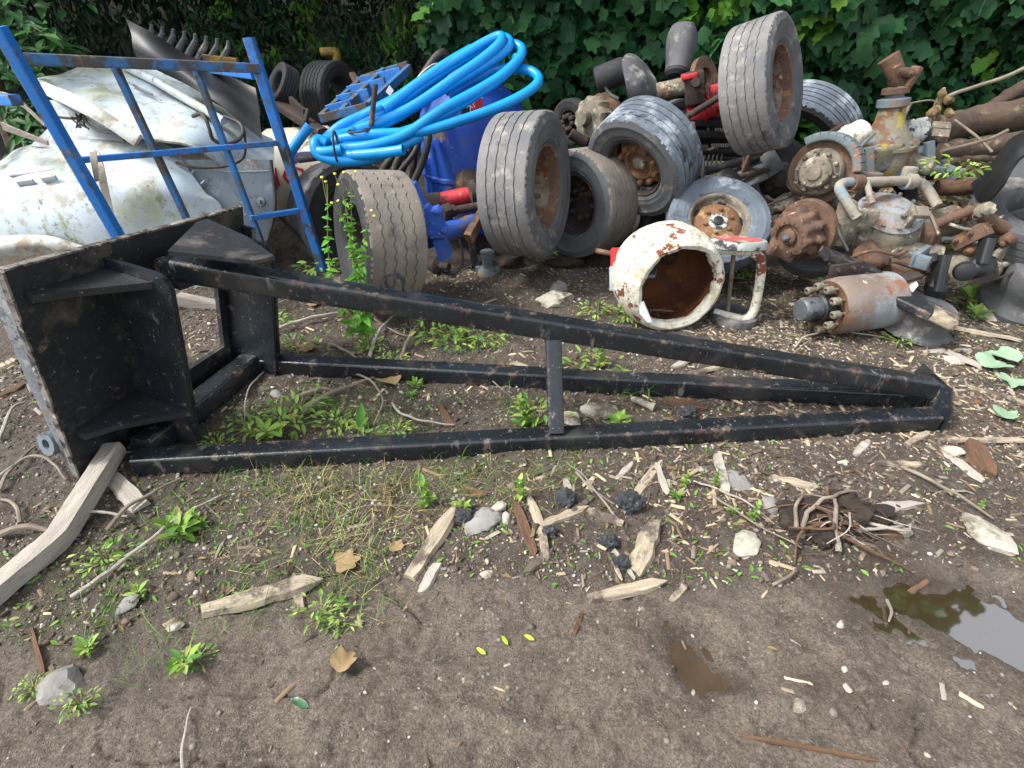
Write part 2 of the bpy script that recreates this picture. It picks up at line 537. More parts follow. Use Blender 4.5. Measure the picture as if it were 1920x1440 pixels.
def rots(N, tilt, yaw=None):
    """random rotation matrices: yaw about z, then tip by up to tilt about a random flat axis"""
    y = rng.uniform(0, 2 * np.pi, N) if yaw is None else yaw
    c, s_ = np.cos(y), np.sin(y)
    Z = np.zeros((N, 3, 3)); Z[:, 0, 0] = c; Z[:, 0, 1] = -s_; Z[:, 1, 0] = s_; Z[:, 1, 1] = c; Z[:, 2, 2] = 1
    t = rng.uniform(-tilt, tilt, N); c, s_ = np.cos(t), np.sin(t)
    X = np.zeros((N, 3, 3)); X[:, 0, 0] = 1; X[:, 1, 1] = c; X[:, 1, 2] = -s_; X[:, 2, 1] = s_; X[:, 2, 2] = c
    t = rng.uniform(-tilt, tilt, N); c, s_ = np.cos(t), np.sin(t)
    Y = np.zeros((N, 3, 3)); Y[:, 1, 1] = 1; Y[:, 0, 0] = c; Y[:, 0, 2] = s_; Y[:, 2, 0] = -s_; Y[:, 2, 2] = c
    return Z @ X @ Y


def tf(R_, sc, pos):
    sc = np.asarray(sc, float)
    if sc.ndim == 1:
        sc = np.repeat(sc[:, None], 3, 1)
    return np.concatenate([R_ * sc[:, None, :], np.asarray(pos, float)[:, :, None]], 2)

# ------------------------------------------------------------------ ground
def vn(x, y, seed=0):
    x = np.asarray(x, float); y = np.asarray(y, float)
    xi = np.floor(x).astype(np.int64); yi = np.floor(y).astype(np.int64)
    fx = x - xi; fy = y - yi
    fx = fx * fx * fx * (fx * (fx * 6 - 15) + 10); fy = fy * fy * fy * (fy * (fy * 6 - 15) + 10)

    def hsh(a, b):
        h = (a * 374761393 + b * 668265263 + seed * 974634541) & 0x7fffffff
        h = ((h ^ (h >> 13)) * 1274126177) & 0x7fffffff
        return ((h ^ (h >> 16)) & 0xffff) / 65535.0
    return ((hsh(xi, yi) * (1 - fx) + hsh(xi + 1, yi) * fx) * (1 - fy) + (hsh(xi, yi + 1) * (1 - fx) + hsh(xi + 1, yi + 1) * fx) * fy) * 2 - 1


def sm(t):
    t = np.clip(t, 0, 1)
    return t * t * (3 - 2 * t)


def gxy(px, py):
    g = G(px, py)
    return g.x, g.y


PUDDLES = [(gxy(1830, 1165), (.20, .08), -.45, .034), (gxy(1290, 1235), (.035, .06), .25, .024), (gxy(1735, 1128), (.05, .022), -.3, .02), (gxy(1345, 1275), (.06, .022), -.2, .016)]
WATER_Z = -.014


def pud_q(x, y):
    best = np.full(np.shape(x), 9.0)
    for (c, r, a, d) in PUDDLES:
        dx, dy = x - c[0], y - c[1]
        u = (dx * math.cos(a) + dy * math.sin(a)) / r[0]
        v = (-dx * math.sin(a) + dy * math.cos(a)) / r[1]
        best = np.minimum(best, np.sqrt(u * u + v * v))
    return best


def mudmask(x, y):
    """1 = driven wet mud, 0 = gravelly rubbish-strewn margin"""
    edge = .98 + .13 * vn(x * 1.1, y * .7, 5) + .05 * vn(x * 5, y * 5, 6) + .12 * np.clip(x - .5, 0, 2) - .18 * np.exp(-((x + 1.2) / .5) ** 2)
    return sm((edge - y) / .12 + .5)


def H(x, y):
    x = np.asarray(x, float); y = np.asarray(y, float)
    m = mudmask(x, y)
    z = .016 * vn(x * 1.7, y * 1.7, 1) + .008 * vn(x * 6, y * 6, 2)
    rough = .0055 * vn(x * 17, y * 17, 3) + .004 * vn(x * 41, y * 41, 4)
    z = z * (.7 + .3 * (1 - m)) + m * .007 * vn(x * 3.3 + 9, y * 5, 15) + m * .006 * np.maximum(0, vn(x * 9, y * 12, 16)) * (vn(x * 2, y * 2, 17) > 0) + rough * (.85 + .5 * (1 - m)) + .016 * (1 - m)
    # tyre cleat ridges pressed in the mud
    w = y + .05 * vn(x * 2.3, y * 2.3, 8) + .012 * vn(x * 11, y * 11, 9)
    rid = np.abs(((w * 7.5 + .12 * x) % 1.0) - .5) * 2
    z = z + m * (.014 * sm((rid - .72) / .22) * sm(vn(x * 1.5 + 4, y * 2.2, 10) * 1.2 + .5))
    pat = sm(vn(x * 1.3 + 3, y * 1.9, 19) * 1.4 + .55)
    z = z + m * (.012 * vn(x * 8, y * 10, 23) * pat + .008 * vn(x * 21, y * 24, 24) * (.3 + .7 * pat) + .0045 * vn(x * 55, y * 55, 25))
    # cracks where the wet mud has pulled apart, and slanting cleat marks at lower right
    ck = np.abs(vn(x * 2.6 + .4 * vn(x * 9, y * 9, 26), y * 6.5, 27))
    z = z - m * .018 * sm(1 - ck / .05) * sm(vn(x * 1.9, y * 1.9, 28) * 1.6 + .35)
    ru = (x * .75 + y * 1.0 + .03 * vn(x * 5, y * 5, 29)) * 9.5
    z = z - m * .012 * sm((np.abs((ru % 1.0) - .5) * 2 - .62) / .25) * np.exp(-((x - 1.05) / .30) ** 2 - ((y - .86) / .16) ** 2) * sm(vn(x * 6, y * 6, 30) + .7)
    for (c, r, a, d) in PUDDLES:
        dx, dy = x - c[0], y - c[1]
        u = (dx * math.cos(a) + dy * math.sin(a)) / r[0]
        v = (-dx * math.sin(a) + dy * math.cos(a)) / r[1]
        q = np.sqrt(u * u + v * v) + .32 * vn(x * 9, y * 9, 12) + .22 * vn(x * 23, y * 23, 13)
        z = z - (z * .8 + d) * sm((1.5 - q) / .95)
    far = sm((y - 4.0) / 1.1) * .42 + np.clip(y - 6.3 - .35 * np.tanh(-x), 0, 9) * .9
    return z + far + .04 * sm((y - 2.6) / 1.5) * vn(x * 2, y * 2, 14)


def hz(x, y):
    return float(H(np.array([x]), np.array([y]))[0])


def GP(px, py, dz=0.0):
    """point on the ground at that photo position"""
    p = G(px, py)
    for _ in range(3):
        p = G(px, py, hz(p.x, p.y))
    return p + V((0, 0, dz))


def axis_pts(segs):
    out = []
    for a, b, st_ in segs:
        out += list(np.arange(a, b, st_))
    return np.array(sorted(set(np.round(out, 4))))


gx = axis_pts([(-60, -12, 8), (-12, -4, .8), (-4, -2.4, .08), (-2.4, 2.7, .0085), (2.7, 5, .08), (5, 12, .8), (12, 61, 8)])
gy = axis_pts([(-40, -4, 6), (-4, .3, .5), (.3, 1.9, .0065), (1.9, 2.9, .0115), (2.9, 4.4, .03), (4.4, 9, .12), (9, 16, 1.0), (16, 60, 8)])
X, Y = np.meshgrid(gx, gy)
Z = H(X, Y)
Z = np.where(Y < .2, 0, np.minimum(Z, 7.0))
nx, ny = len(gx), len(gy)
vv = np.stack([X, Y, Z], 2).reshape(-1, 3)
ii = np.arange(ny - 1)[:, None] * nx + np.arange(nx - 1)[None]
ff = np.stack([ii, ii + 1, ii + nx + 1, ii + nx], 2).reshape(-1, 4)
gm = bpy.data.meshes.new("ground")
gm.vertices.add(len(vv)); gm.vertices.foreach_set("co", vv.ravel())
gm.loops.add(ff.size); gm.loops.foreach_set("vertex_index", ff.ravel())
gm.polygons.add(len(ff)); gm.polygons.foreach_set("loop_start", np.arange(len(ff)) * 4); gm.polygons.foreach_set("loop_total", np.full(len(ff), 4))
gm.update(calc_edges=True)
gm.shade_smooth()
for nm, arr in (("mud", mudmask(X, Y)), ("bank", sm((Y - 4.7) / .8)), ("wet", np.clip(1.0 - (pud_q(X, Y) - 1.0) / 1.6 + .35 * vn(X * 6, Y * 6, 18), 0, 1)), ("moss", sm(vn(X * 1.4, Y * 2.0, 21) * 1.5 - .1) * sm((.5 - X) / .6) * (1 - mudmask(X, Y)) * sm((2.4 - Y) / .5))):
    at = gm.attributes.new(nm, 'FLOAT', 'POINT')
    at.data.foreach_set("value", np.ascontiguousarray(arr, dtype=np.float32).ravel())


def ground_material():
    m = bpy.data.materials.new("mud_and_gravel")
    m.use_nodes = True
    n, l = m.node_tree.nodes, m.node_tree.links
    n.clear()
    out = n.new("ShaderNodeOutputMaterial"); b = n.new("ShaderNodeBsdfPrincipled"); tc = n.new("ShaderNodeTexCoord")

    def nz(sc, d=6, r=.6):
        t = n.new("ShaderNodeTexNoise"); t.inputs["Scale"].default_value = sc; t.inputs["Detail"].default_value = d; t.inputs["Roughness"].default_value = r
        l.new(tc.outputs["Object"], t.inputs["Vector"]); return t.outputs["Fac"]

    def mr(f, a, c, lo=0.0, hi=1.0):
        t = n.new("ShaderNodeMapRange"); t.inputs["From Min"].default_value = a; t.inputs["From Max"].default_value = c
        t.inputs["To Min"].default_value = lo; t.inputs["To Max"].default_value = hi
        l.new(f, t.inputs["Value"]); return t.outputs[0]

    def mix(f, a, c):
        t = n.new("ShaderNodeMix"); t.data_type = 'RGBA'; l.new(f, t.inputs["Factor"])
        for s_, v_ in ((t.inputs[6], a), (t.inputs[7], c)):
            if isinstance(v_, tuple): s_.default_value = v_
            else: l.new(v_, s_)
        return t.outputs[2]

    def attr(a):
        t = n.new("ShaderNodeAttribute"); t.attribute_name = a; return t.outputs["Fac"]

    def mth(op, a, c):
        t = n.new("ShaderNodeMath"); t.operation = op
        for s_, v_ in ((t.inputs[0], a), (t.inputs[1], c)):
            if isinstance(v_, (int, float)): s_.default_value = v_
            else: l.new(v_, s_)
        return t.outputs[0]

    def specks(sc, thr):
        """random cells of a fine cell pattern: grit"""
        t = n.new("ShaderNodeTexVoronoi"); t.inputs["Scale"].default_value = sc; l.new(tc.outputs["Object"], t.inputs["Vector"])
        s_ = n.new("ShaderNodeSeparateColor"); l.new(t.outputs["Color"], s_.inputs[0])
        near = mr(t.outputs["Distance"], .42, .2)
        return mth('MULTIPLY', mr(s_.outputs[0], thr, thr + .02), near), s_.outputs[1]
    mud = mix(mr(nz(3.5), .36, .66), C('7b6f62'), C('63574a'))
    mud = mix(mr(nz(14, 8, .7), .5, .74), mud, C('453c34'))
    mud = mix(mr(nz(60, 6, .7), .52, .75), mud, C('948a7f'))
    grav = mix(mr(nz(6), .38, .64), C('5c5248'), C('463c34'))
    grav = mix(mr(nz(24, 8, .7), .5, .7), grav, C('7c7064'))
    grav = mix(mr(nz(9, 8, .7), .56, .72), grav, C('5f4c3a'))
    col = mix(attr("mud"), grav, mud)
    mossf = mth('MULTIPLY', attr("moss"), mr(nz(22, 8, .7), .42, .66))
    col = mix(mth('MULTIPLY', mossf, .7), col, C('54592a'))
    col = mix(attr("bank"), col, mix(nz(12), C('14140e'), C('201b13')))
    gr = n.new("ShaderNodeMix"); gr.data_type = 'RGBA'; gr.blend_type = 'MULTIPLY'; gr.inputs["Factor"].default_value = 1.0
    gv = mr(nz(140, 3, .6), .36, .64, .62, 1.3)
    l.new(col, gr.inputs[6])
    cb = n.new("ShaderNodeCombineColor")
    for k_ in range(3): l.new(gv, cb.inputs[k_])
    l.new(cb.outputs[0], gr.inputs[7])
    col = gr.outputs[2]
    f0, h0 = specks(260, .70)
    col = mix(mth('MULTIPLY', f0, .7), col, mix(h0, C('8d8478'), C('3c332b')))
    f1, h1 = specks(150, .84)
    pal = mix(h1, C('a9a296'), C('6f675c'))
    col = mix(f1, col, pal)
    f2, h2 = specks(75, .955)
    col = mix(f2, col, mix(h2, C('bdb7ab'), C('77705f')))
    wet = mth('ADD', attr("wet"), mth('MULTIPLY', mr(nz(2.2, 8, .68), .50, .64), .5))
    wc = n.new("ShaderNodeClamp"); l.new(wet, wc.inputs[0])
    col = mix(mth('MULTIPLY', wc.outputs[0], .68), col, C('3d332a'))
    l.new(col, b.inputs["Base Color"])
    l.new(mr(wc.outputs[0], 0, 1, .88, .38), b.inputs["Roughness"])
    hgt = mth('ADD', mth('MULTIPLY', nz(45, 8, .72), 1.0), mth('MULTIPLY', f1, .5))
    hgt = mth('ADD', hgt, mth('MULTIPLY', nz(180, 4, .7), .45))
    bp = n.new("ShaderNodeBump"); bp.inputs["Strength"].default_value = 1.0; bp.inputs["Distance"].default_value = .016
    l.new(hgt, bp.inputs["Height"]); l.new(bp.outputs[0], b.inputs["Normal"])
    l.new(b.outputs[0], out.inputs["Surface"])
    return m


gm.materials.append(ground_material())
go = bpy.data.objects.new("ground", gm)
LINK(go)
props(go, "dark churned mud and gravel of the yard, wet and rutted in front", "ground", None, "structure")

wm = bpy.data.materials.new("muddy_water")
wm.use_nodes = True
wb = wm.node_tree.nodes["Principled BSDF"]
wb.inputs["Base Color"].default_value = C('4c3f2b')
wb.inputs["Roughness"].default_value = .03
wb.inputs["IOR"].default_value = 3.2
wb.inputs["Specular IOR Level"].default_value = .9
MATS["muddy_water"] = wm


def shallow(m, k):
    n, l = m.node_tree.nodes, m.node_tree.links
    o = next(x for x in n if x.type == 'OUTPUT_MATERIAL')
    b = next(x for x in n if x.type == 'BSDF_PRINCIPLED')
    t = n.new("ShaderNodeBsdfTransparent"); t.inputs["Color"].default_value = C('b09a7c')
    ms = n.new("ShaderNodeMixShader"); ms.inputs[0].default_value = k
    l.new(t.outputs[0], ms.inputs[1]); l.new(b.outputs[0], ms.inputs[2]); l.new(ms.outputs[0], o.inputs["Surface"])


shallow(wm, .8)
mat("silty_water", C('665540'), C('564834'), 9, rough=.1, bump=0, spec=.5)
shallow(MATS['silty_water'], .45)
for (c, r, a, d), lab in zip(PUDDLES, ("large muddy puddle reflecting the pale sky at the edge of the mud", "small brown puddle in a rut of the bare mud", "narrow tongue of puddle beside a floating stick", "thin trickle of muddy water beside the small brown puddle")):
    q = MB()
    k = 28
    ring = [V((c[0] + 2.2 * (r[0] * math.cos(t) * math.cos(a) - r[1] * math.sin(t) * math.sin(a)), c[1] + 2.2 * (r[0] * math.cos(t) * math.sin(a) + r[1] * math.sin(t) * math.cos(a)), WATER_Z + (.0012 * d / .01 - .004))) for t in [2 * math.pi * i / k for i in range(k)]]
    q.add(ring, [tuple(range(k))])
    solo("water", q, "muddy_water" if d > .03 else "silty_water", lab, "puddle", None, "structure", ang=0)

# ------------------------------------------------------------------ hedge, shrubs, bank
SYC = []
for t, rr in ((0, 1.0), (9, .90), (20, .70), (32, .78), (44, .93), (56, .84), (72, .66), (92, .70), (108, .68), (132, .56), (164, .36)):
    SYC.append((rr * math.cos(math.radians(t)), rr * math.sin(math.radians(t))))
SYC = SYC + [(x, -y) for x, y in reversed(SYC[1:])]
ELL = [(1, 0), (.72, .16), (.4, .26), (.05, .27), (-.3, .2), (-.6, 0), (-.3, -.2), (.05, -.27), (.4, -.26), (.72, -.16)]


def leaf_shape(o, fold=.22, droop=.28):
    vs = [(0, 0, 0.0)] + [(x, y, fold * abs(y) - droop * max(x, 0) ** 2) for x, y in o]
    n = len(o)
    return np.array(vs), np.array([(0, 1 + i, 1 + (i + 1) % n) for i in range(n)])


SYCV, SYCF = leaf_shape(SYC)
ELV, ELF = leaf_shape(ELL, .3, .2)


def leaf_tf(pos, nrm, tip, size):
    nrm = nrm / np.linalg.norm(nrm, axis=1, keepdims=True)
    tip = tip - nrm * (tip * nrm).sum(1, keepdims=True)
    tip = tip / np.linalg.norm(tip, axis=1, keepdims=True)
    yy = np.cross(nrm, tip)
    return np.concatenate([np.stack([tip, yy, nrm], 2) * size[:, None, None], pos[:, :, None]], 2)


def pick(N, cols, wts):
    a = np.array([C(c)[:3] for c in cols])
    k = rng.choice(len(cols), N, p=np.array(wts) / sum(wts))
    return a[k] * rng.uniform(.75, 1.25, (N, 1))


def leaf_cloud(N, x, y, z, size, cols, wts, out=(0, -1, .55), spread=.55, front=None, sprig=None):
    pos = np.stack([rng.uniform(*x, N), rng.uniform(*y, N), rng.uniform(*z, N)], 1)
    if front is not None:
        pos[:, 1] = front(pos[:, 0], pos[:, 2]) + rng.beta(1, 2.2, N) * (y[1] - y[0])
    nrm = np.array(out) + rng.normal(0, spread * 1.25, (N, 3))
    tip = np.array([0, -.35, -1]) + rng.normal(0, .6, (N, 3))
    sz = rng.uniform(size[0], size[1], N)
    col = pick(N, cols, wts)
    if sprig is not None:
        f = vn(pos[:, 0] * 2.6, pos[:, 2] * 2.6, 33) + .35 * vn(pos[:, 0] * 7, pos[:, 2] * 7, 34)
        br = f > sprig
        col[br] = pick(int(br.sum()), ['55862e', '48742c', '6f9638'], [3, 3, 1])
    return leaf_tf(pos, nrm, tip, sz), col


def join_parts(lst):
    return np.concatenate([a for a, _ in lst]), np.concatenate([c for _, c in lst])


def plant_obj(name, label, cat, loc, leaves, shape, stems=None, stem_mat="twig", leafname="foliage", group=None, kind=None):
    t = thing(name, label, cat, loc, group)
    if kind: t['kind'] = kind
    mt, col = leaves
    mt = mt.copy(); mt[:, :, 3] -= np.array(loc)
    me = scatter(leafname, shape[0], shape[1], mt, col, "leafcol")
    o = bpy.data.objects.new(leafname, me); o.parent = t; LINK(o); WT[o] = V(loc)
    if stems is not None:
        part("branches", stems, stem_mat, t)
    return t


def hfront(x, z):
    return 5.25 + .28 * vn(x * .9, z * 1.1, 41) + .16 * vn(x * 2.4, z * 2.4, 42) - .12 * (z - .8) + .12 * np.clip(x - 2.2, 0, 3)


DG = ['2a5430', '20452a', '366336', '2c5a38']
lv = [leaf_cloud(11500, (-.75, 4.9), (0, 1.0), (.1, 2.1), (.042, .092), DG, [3, 3, 2, 2], front=hfront, sprig=.56),
      leaf_cloud(1300, (-.6, 4.9), (0, .25), (.3, 2.0), (.06, .12), DG, [3, 2, 3, 2], front=lambda x, z: hfront(x, z) - .12, sprig=.46),
      leaf_cloud(2600, (-.9, 6.0), (5.3, 7.2), (2.0, 5.0), (.16, .3), DG, [3, 3, 2, 2]), leaf_cloud(3200, (-.9, 5.5), (5.5, 7.2), (4.6, 7.0), (.2, .34), DG, [3, 3, 2, 2])]
st_ = MB()
for i in range(16):
    x0 = -.5 + i * .34 + random.uniform(-.1, .1)
    b0 = V((x0, 6.1, hz(x0, 6.1)))
    st_.tube(spl([b0, b0 + V((random.uniform(-.2, .2), -.2, .9)), b0 + V((random.uniform(-.5, .5), -.35, 2.2)), b0 + V((random.uniform(-.6, .6), .2, 4.2))], 4), [.035 - .0022 * k for k in range(13)], 7)
plant_obj("sycamore_hedge", "tall dark green hedge of lobed sycamore leaves behind the scrap pile", "hedge", (1.8, 6.0, 0), join_parts(lv), (SYCV, SYCF), st_)


def dark_front(x, z):
    return 6.1 + .35 * vn(x * .9, z * 1.1, 51) + .2 * vn(x * 2.4, z * 2.4, 52)


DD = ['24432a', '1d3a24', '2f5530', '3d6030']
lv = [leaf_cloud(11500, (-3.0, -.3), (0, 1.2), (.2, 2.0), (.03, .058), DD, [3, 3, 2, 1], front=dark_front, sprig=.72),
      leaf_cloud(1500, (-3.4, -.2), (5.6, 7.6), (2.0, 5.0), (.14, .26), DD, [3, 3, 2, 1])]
st_ = MB()
for i in range(14):
    x0 = -2.9 + i * .19
    b0 = V((x0, 6.7, hz(x0, 6.7)))
    st_.tube(spl([b0, b0 + V((random.uniform(-.3, .3), -.3, .7)), b0 + V((random.uniform(-.5, .5), -.3, 1.5))], 4), [.02 - .0018 * k for k in range(9)], 6)
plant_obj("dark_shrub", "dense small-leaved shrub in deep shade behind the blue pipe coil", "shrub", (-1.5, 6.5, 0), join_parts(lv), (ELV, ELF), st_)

lv = []
for cx_, cy_, cz_, r_ in ((5.4, 5.8, 3.6, 1.2), (6.0, 6.4, 5.0, 1.4), (5.2, 6.8, 5.8, 1.2), (6.2, 5.5, 5.8, 1.1), (5.9, 6.1, 7.0, 1.2), (7.0, 6.6, 6.6, 1.2)):
    n_ = 420
    d_ = rng.normal(0, 1, (n_, 3)); d_ /= np.linalg.norm(d_, axis=1, keepdims=True)
    ps_ = np.array([cx_, cy_, cz_]) + d_ * r_ * rng.uniform(.35, 1, (n_, 1)) ** .5
    lv.append((leaf_tf(ps_, d_ * .6 + np.array([0, 0, .8]) + rng.normal(0, .4, (n_, 3)), np.array([0, 0, -1]) + rng.normal(0, .7, (n_, 3)), rng.uniform(.14, .26, n_)), pick(n_, DG, [3, 3, 2, 2])))
st_ = MB()
b0 = V((6.0, 6.3, 0))
st_.tube(spl([b0, b0 + V((.1, 0, 1.6)), b0 + V((0, .1, 3.4)), b0 + V((.1, 0, 6.2))], 5), [.22 - .013 * k for k in range(16)], 12)
for k, e_ in enumerate(((5.4, 5.8, 3.8), (5.2, 6.8, 5.8), (6.2, 5.5, 5.8), (7.0, 6.6, 6.6))):
    st_.tube(spl([b0 + V((0, .05, 1.9 + .5 * k)), b0.lerp(V(e_), .6) + V((0, 0, 1)), V(e_)], 5), [.08 - .006 * i for i in range(11)], 8)
plant_obj("sycamore_tree", "tall sycamore behind the hedge at the right, mirrored in the puddle", "tree", tuple(b0), join_parts(lv), (SYCV, SYCF), st_, "bark", "crown")

# dark wood on the far left: a shaded thicket, and a leafy branch hanging into the light
def thick_front(x, z):
    return 5.9 + .5 * vn(x * .8, z * 1.1, 55) + .25 * vn(x * 2.2, z * 2.2, 56) + .8 * sm((-x - 4.5) / 1.5)


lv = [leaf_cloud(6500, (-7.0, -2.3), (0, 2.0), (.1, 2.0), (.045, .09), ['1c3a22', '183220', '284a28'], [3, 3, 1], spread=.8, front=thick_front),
      leaf_cloud(3600, (-8.5, -.3), (5.0, 7.6), (1.95, 4.6), (.2, .34), ['16301a', '1f3d20'], [2, 1], spread=.8)]  # second cloud: unseen leaf canopy overhead, added to shade the thicket
st_ = MB()
for i in range(9):
    x0 = -6.8 + i * .55
    b0 = V((x0, 8.3, hz(x0, 8.3) - .1))
    st_.tube(spl([b0, b0 + V((.1, -.1, 1.2)), b0 + V((random.uniform(-.4, .4), -.3, 3.4))], 4), [.07 - .005 * k for k in range(9)], 8)
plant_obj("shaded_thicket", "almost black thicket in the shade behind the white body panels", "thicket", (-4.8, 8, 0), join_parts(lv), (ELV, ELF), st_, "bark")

pos, nr, tp, sz = [], [], [], []
st_ = MB()
tr0 = V((-4.15, 4.75, 0.05))
st_.tube(spl([tr0, tr0 + V((.1, 0, 1)), tr0 + V((.35, -.2, 2.3)), tr0 + V((.3, .1, 4))], 4), [.09 - .005 * k for k in range(13)], 9)
for i in range(34):
    zz = random.uniform(.35, 2.0)
    a0 = tr0 + V((.3, -.1, zz + random.uniform(-.1, .2)))
    ln = random.uniform(.5, 1.55) * (1.0 if zz > .8 else .75)
    dirv = V((random.uniform(.35, 1), random.uniform(-.9, .1), random.uniform(-.15, .25))).normalized()
    sp_ = spl([a0, a0 + dirv * ln * .5 + V((0, 0, .06)), a0 + dirv * ln + V((0, 0, -.12))], 8)
    st_.tube(sp_, [.009 - .0004 * k for k in range(len(sp_))], 5)
    for k in range(4, len(sp_)):
        for sgn in (-1, 1):
            for _ in range(2):
                pos.append(tuple(sp_[k] + V((random.gauss(0, .04), random.gauss(0, .04), random.gauss(0, .04)))))
                nr.append((random.gauss(0, .35), -.45 + random.gauss(0, .3), 1))
                sdv = dirv.cross(V((0, 0, 1))) * sgn
                tp.append(tuple(dirv * .8 + sdv * random.uniform(.3, 1) + V((0, 0, -.5))))
                sz.append(random.uniform(.05, .095))
pos = np.array(pos); N = len(pos)
plant_obj("leafy_sapling", "mid green leafy sapling reaching in beside the blue rack", "tree", tuple(tr0), (leaf_tf(pos, np.array(nr), np.array(tp), np.array(sz)), pick(N, ['2f5a28', '3c6a2c', '27502a'], [2, 1, 2])), (ELV, ELF), st_, "bark", "crown")

# ------------------------------------------------------------------ the black lifting jib lying on its side
T = .084
FT, FB = P(8, 510, 1.5), GP(152, 900)
BT, BB = P(455, 390, 2.49), GP(475, 662)
FB.z -= .01; BB.z -= .01
hu = ((BB - FB) + (BT - FT)).normalized()
hwv = ((FT - FB) + (BT - BB)).normalized()
hn = hu.cross(hwv).normalized()            # towards the boom
if hn.x < 0: hn = -hn


def HP(a, b, c=0.0):
    """headstock point: a along (front to back), b up, c metres out of the plate"""
    return (FB.lerp(BB, a)).lerp(FT.lerp(BT, a), b) + hn * c


jib = thing("lifting_jib", "long black steel lifting jib of square tubes lying on its side across the ground", "lifting jib", (FB + BB) / 2)
# face plate with a window: four strips butted edge to edge
q = MB()
PT = .022
wa0, wa1, wb0, wb1 = .40, .80, .20, .80


def strip(mb, a0, a1, b0, b1, c0, c1):
    lo = [HP(a0, b0, c0), HP(a1, b0, c0), HP(a1, b1, c0), HP(a0, b1, c0)]
    mb.prism(lo, hn * (c1 - c0))


for a0, a1, b0, b1 in ((0, wa0, 0, 1), (wa1, 1, 0, 1), (wa0, wa1, 0, wb0), (wa0, wa1, wb1, 1)):
    strip(q, a0, a1, b0, b1, -PT, 0)
part("face_plate", q, "black_paint_dirty", jib)
q = MB()   # worn flame-cut edge of the plate at the near end and along its top
q.bar(HP(0, .0, -PT / 2) - hu * .004, HP(0, 1, -PT / 2) - hu * .004, .008, PT * 1.25, up=hn, r=.002)
q.bar(HP(0, 1, -PT / 2) + hwv * .004, HP(1, 1, -PT / 2) + hwv * .004, .008, PT * 1.15, up=hn, r=.002)
part("plate_edge", q, "rusty_edge", jib)
q = MB()   # return flange along the near edge, mottled grey
q.prism([HP(0, .0, -PT - .001), HP(0, .06, -.045), HP(0, .5, -.085), HP(0, .97, -.10), HP(0, 1, -.09), HP(0, 1, -PT - .001)], hu * .02)
part("return_flange", q, "mottled_steel", jib)


def web(a, c1, b0, b1, rad=.06, name="web_plate"):
    w = MB()
    hgt = (HP(a, b1) - HP(a, b0)).length
    pts = [HP(a, b0, .001), HP(a, b0, c1)]
    for k in range(6):
        an = math.pi / 2 * k / 5
        bb = b1 - rad / hgt * (b1 - b0) * (1 - math.sin(an))
        pts.append(HP(a, bb, c1 - rad * (1 - math.cos(an))))
    pts.append(HP(a, b1, .001))
    w.prism(pts, hu * .02)
    part(name, w, "black_paint", jib)


web(.30, .27, .04, .95)
web(.84, .25, .06, .86)
web(.93, .2, .06, .86)
for b_, c0, c1, a1 in ((.88, .03, .20, .298), (.24, .05, .265, .298)):   # stiffening ribs in the pocket
    w = MB()
    w.prism([HP(.03, b_, .002), HP(.03, b_, c0), HP(.12, b_, c0 + .05), HP(a1, b_, c1), HP(a1, b_, .002)], hwv * .025)
    part("stiffener", w, "black_paint_dirty", jib)
q = MB()
q.bar(HP(.44, .86, .12), HP(.83, .84, .12), .12, .1, up=hwv, r=.014)
part("top_beam", q, "black_paint", jib)
# base tube along the ground
q = MB()
q.bar(GP(262, 868) + V((.02, .03, .05)), GP(492, 690) + V((-.02, .0, .05)), .1, .1, r=.014)
part("base_tube", q, "black_paint", jib)
# boom tubes
fa, fb_ = GP(255, 894) + V((0, .042, .04)), G(1752, 812) + V((0, .042, .046))
ba, bb_ = GP(486, 702) + V((0, .042, .04)), G(1722, 775) + V((0, .04, .06))
ta, tb = P(330, 502, 1.885), G(1738, 786) + V((-.01, .05, .14))
for a_, b_ in ((fa, fb_), (ba, bb_), (ta, tb)):
    q = MB()
    q.bar(a_, b_, T, T, r=.0105, seg=3)
    part("boom_tube", q, "black_paint", jib)
q = MB()
b1 = min((fa.lerp(fb_, k / 200) for k in range(201)), key=lambda p: abs(proj(p)[0] - 1042)) + V((0, 0, T / 2 - .004))
t1 = min((ta.lerp(tb, k / 200) for k in range(201)), key=lambda p: abs(proj(p)[0] - 1041)) - V((0, .0, T / 2 - .012))
q.bar(b1, t1, .066, .066, up=(0, 1, 0), r=.01)
part("brace", q, "black_paint", jib)
# gusset plate on top, with folded end
q = MB()
gz = V((0, 0, .004))
gp = [P(318, 480, 1.72), P(478, 498, 1.745), P(517, 489, 1.80), P(466, 452, 2.0), P(392, 418, 2.2), P(372, 424, 2.15)]
q.prism([p + gz for p in gp], V((0, 0, .014)))
part("gusset_plate", q, "black_paint_dirty", jib)
q = MB()
q.prism([P(430, 417, 2.5), P(472, 430, 2.44), P(474, 478, 2.4), P(452, 520, 2.4), P(430, 520, 2.46)], V((.015, .012, 0)))
part("end_gusset", q, "black_paint", jib)
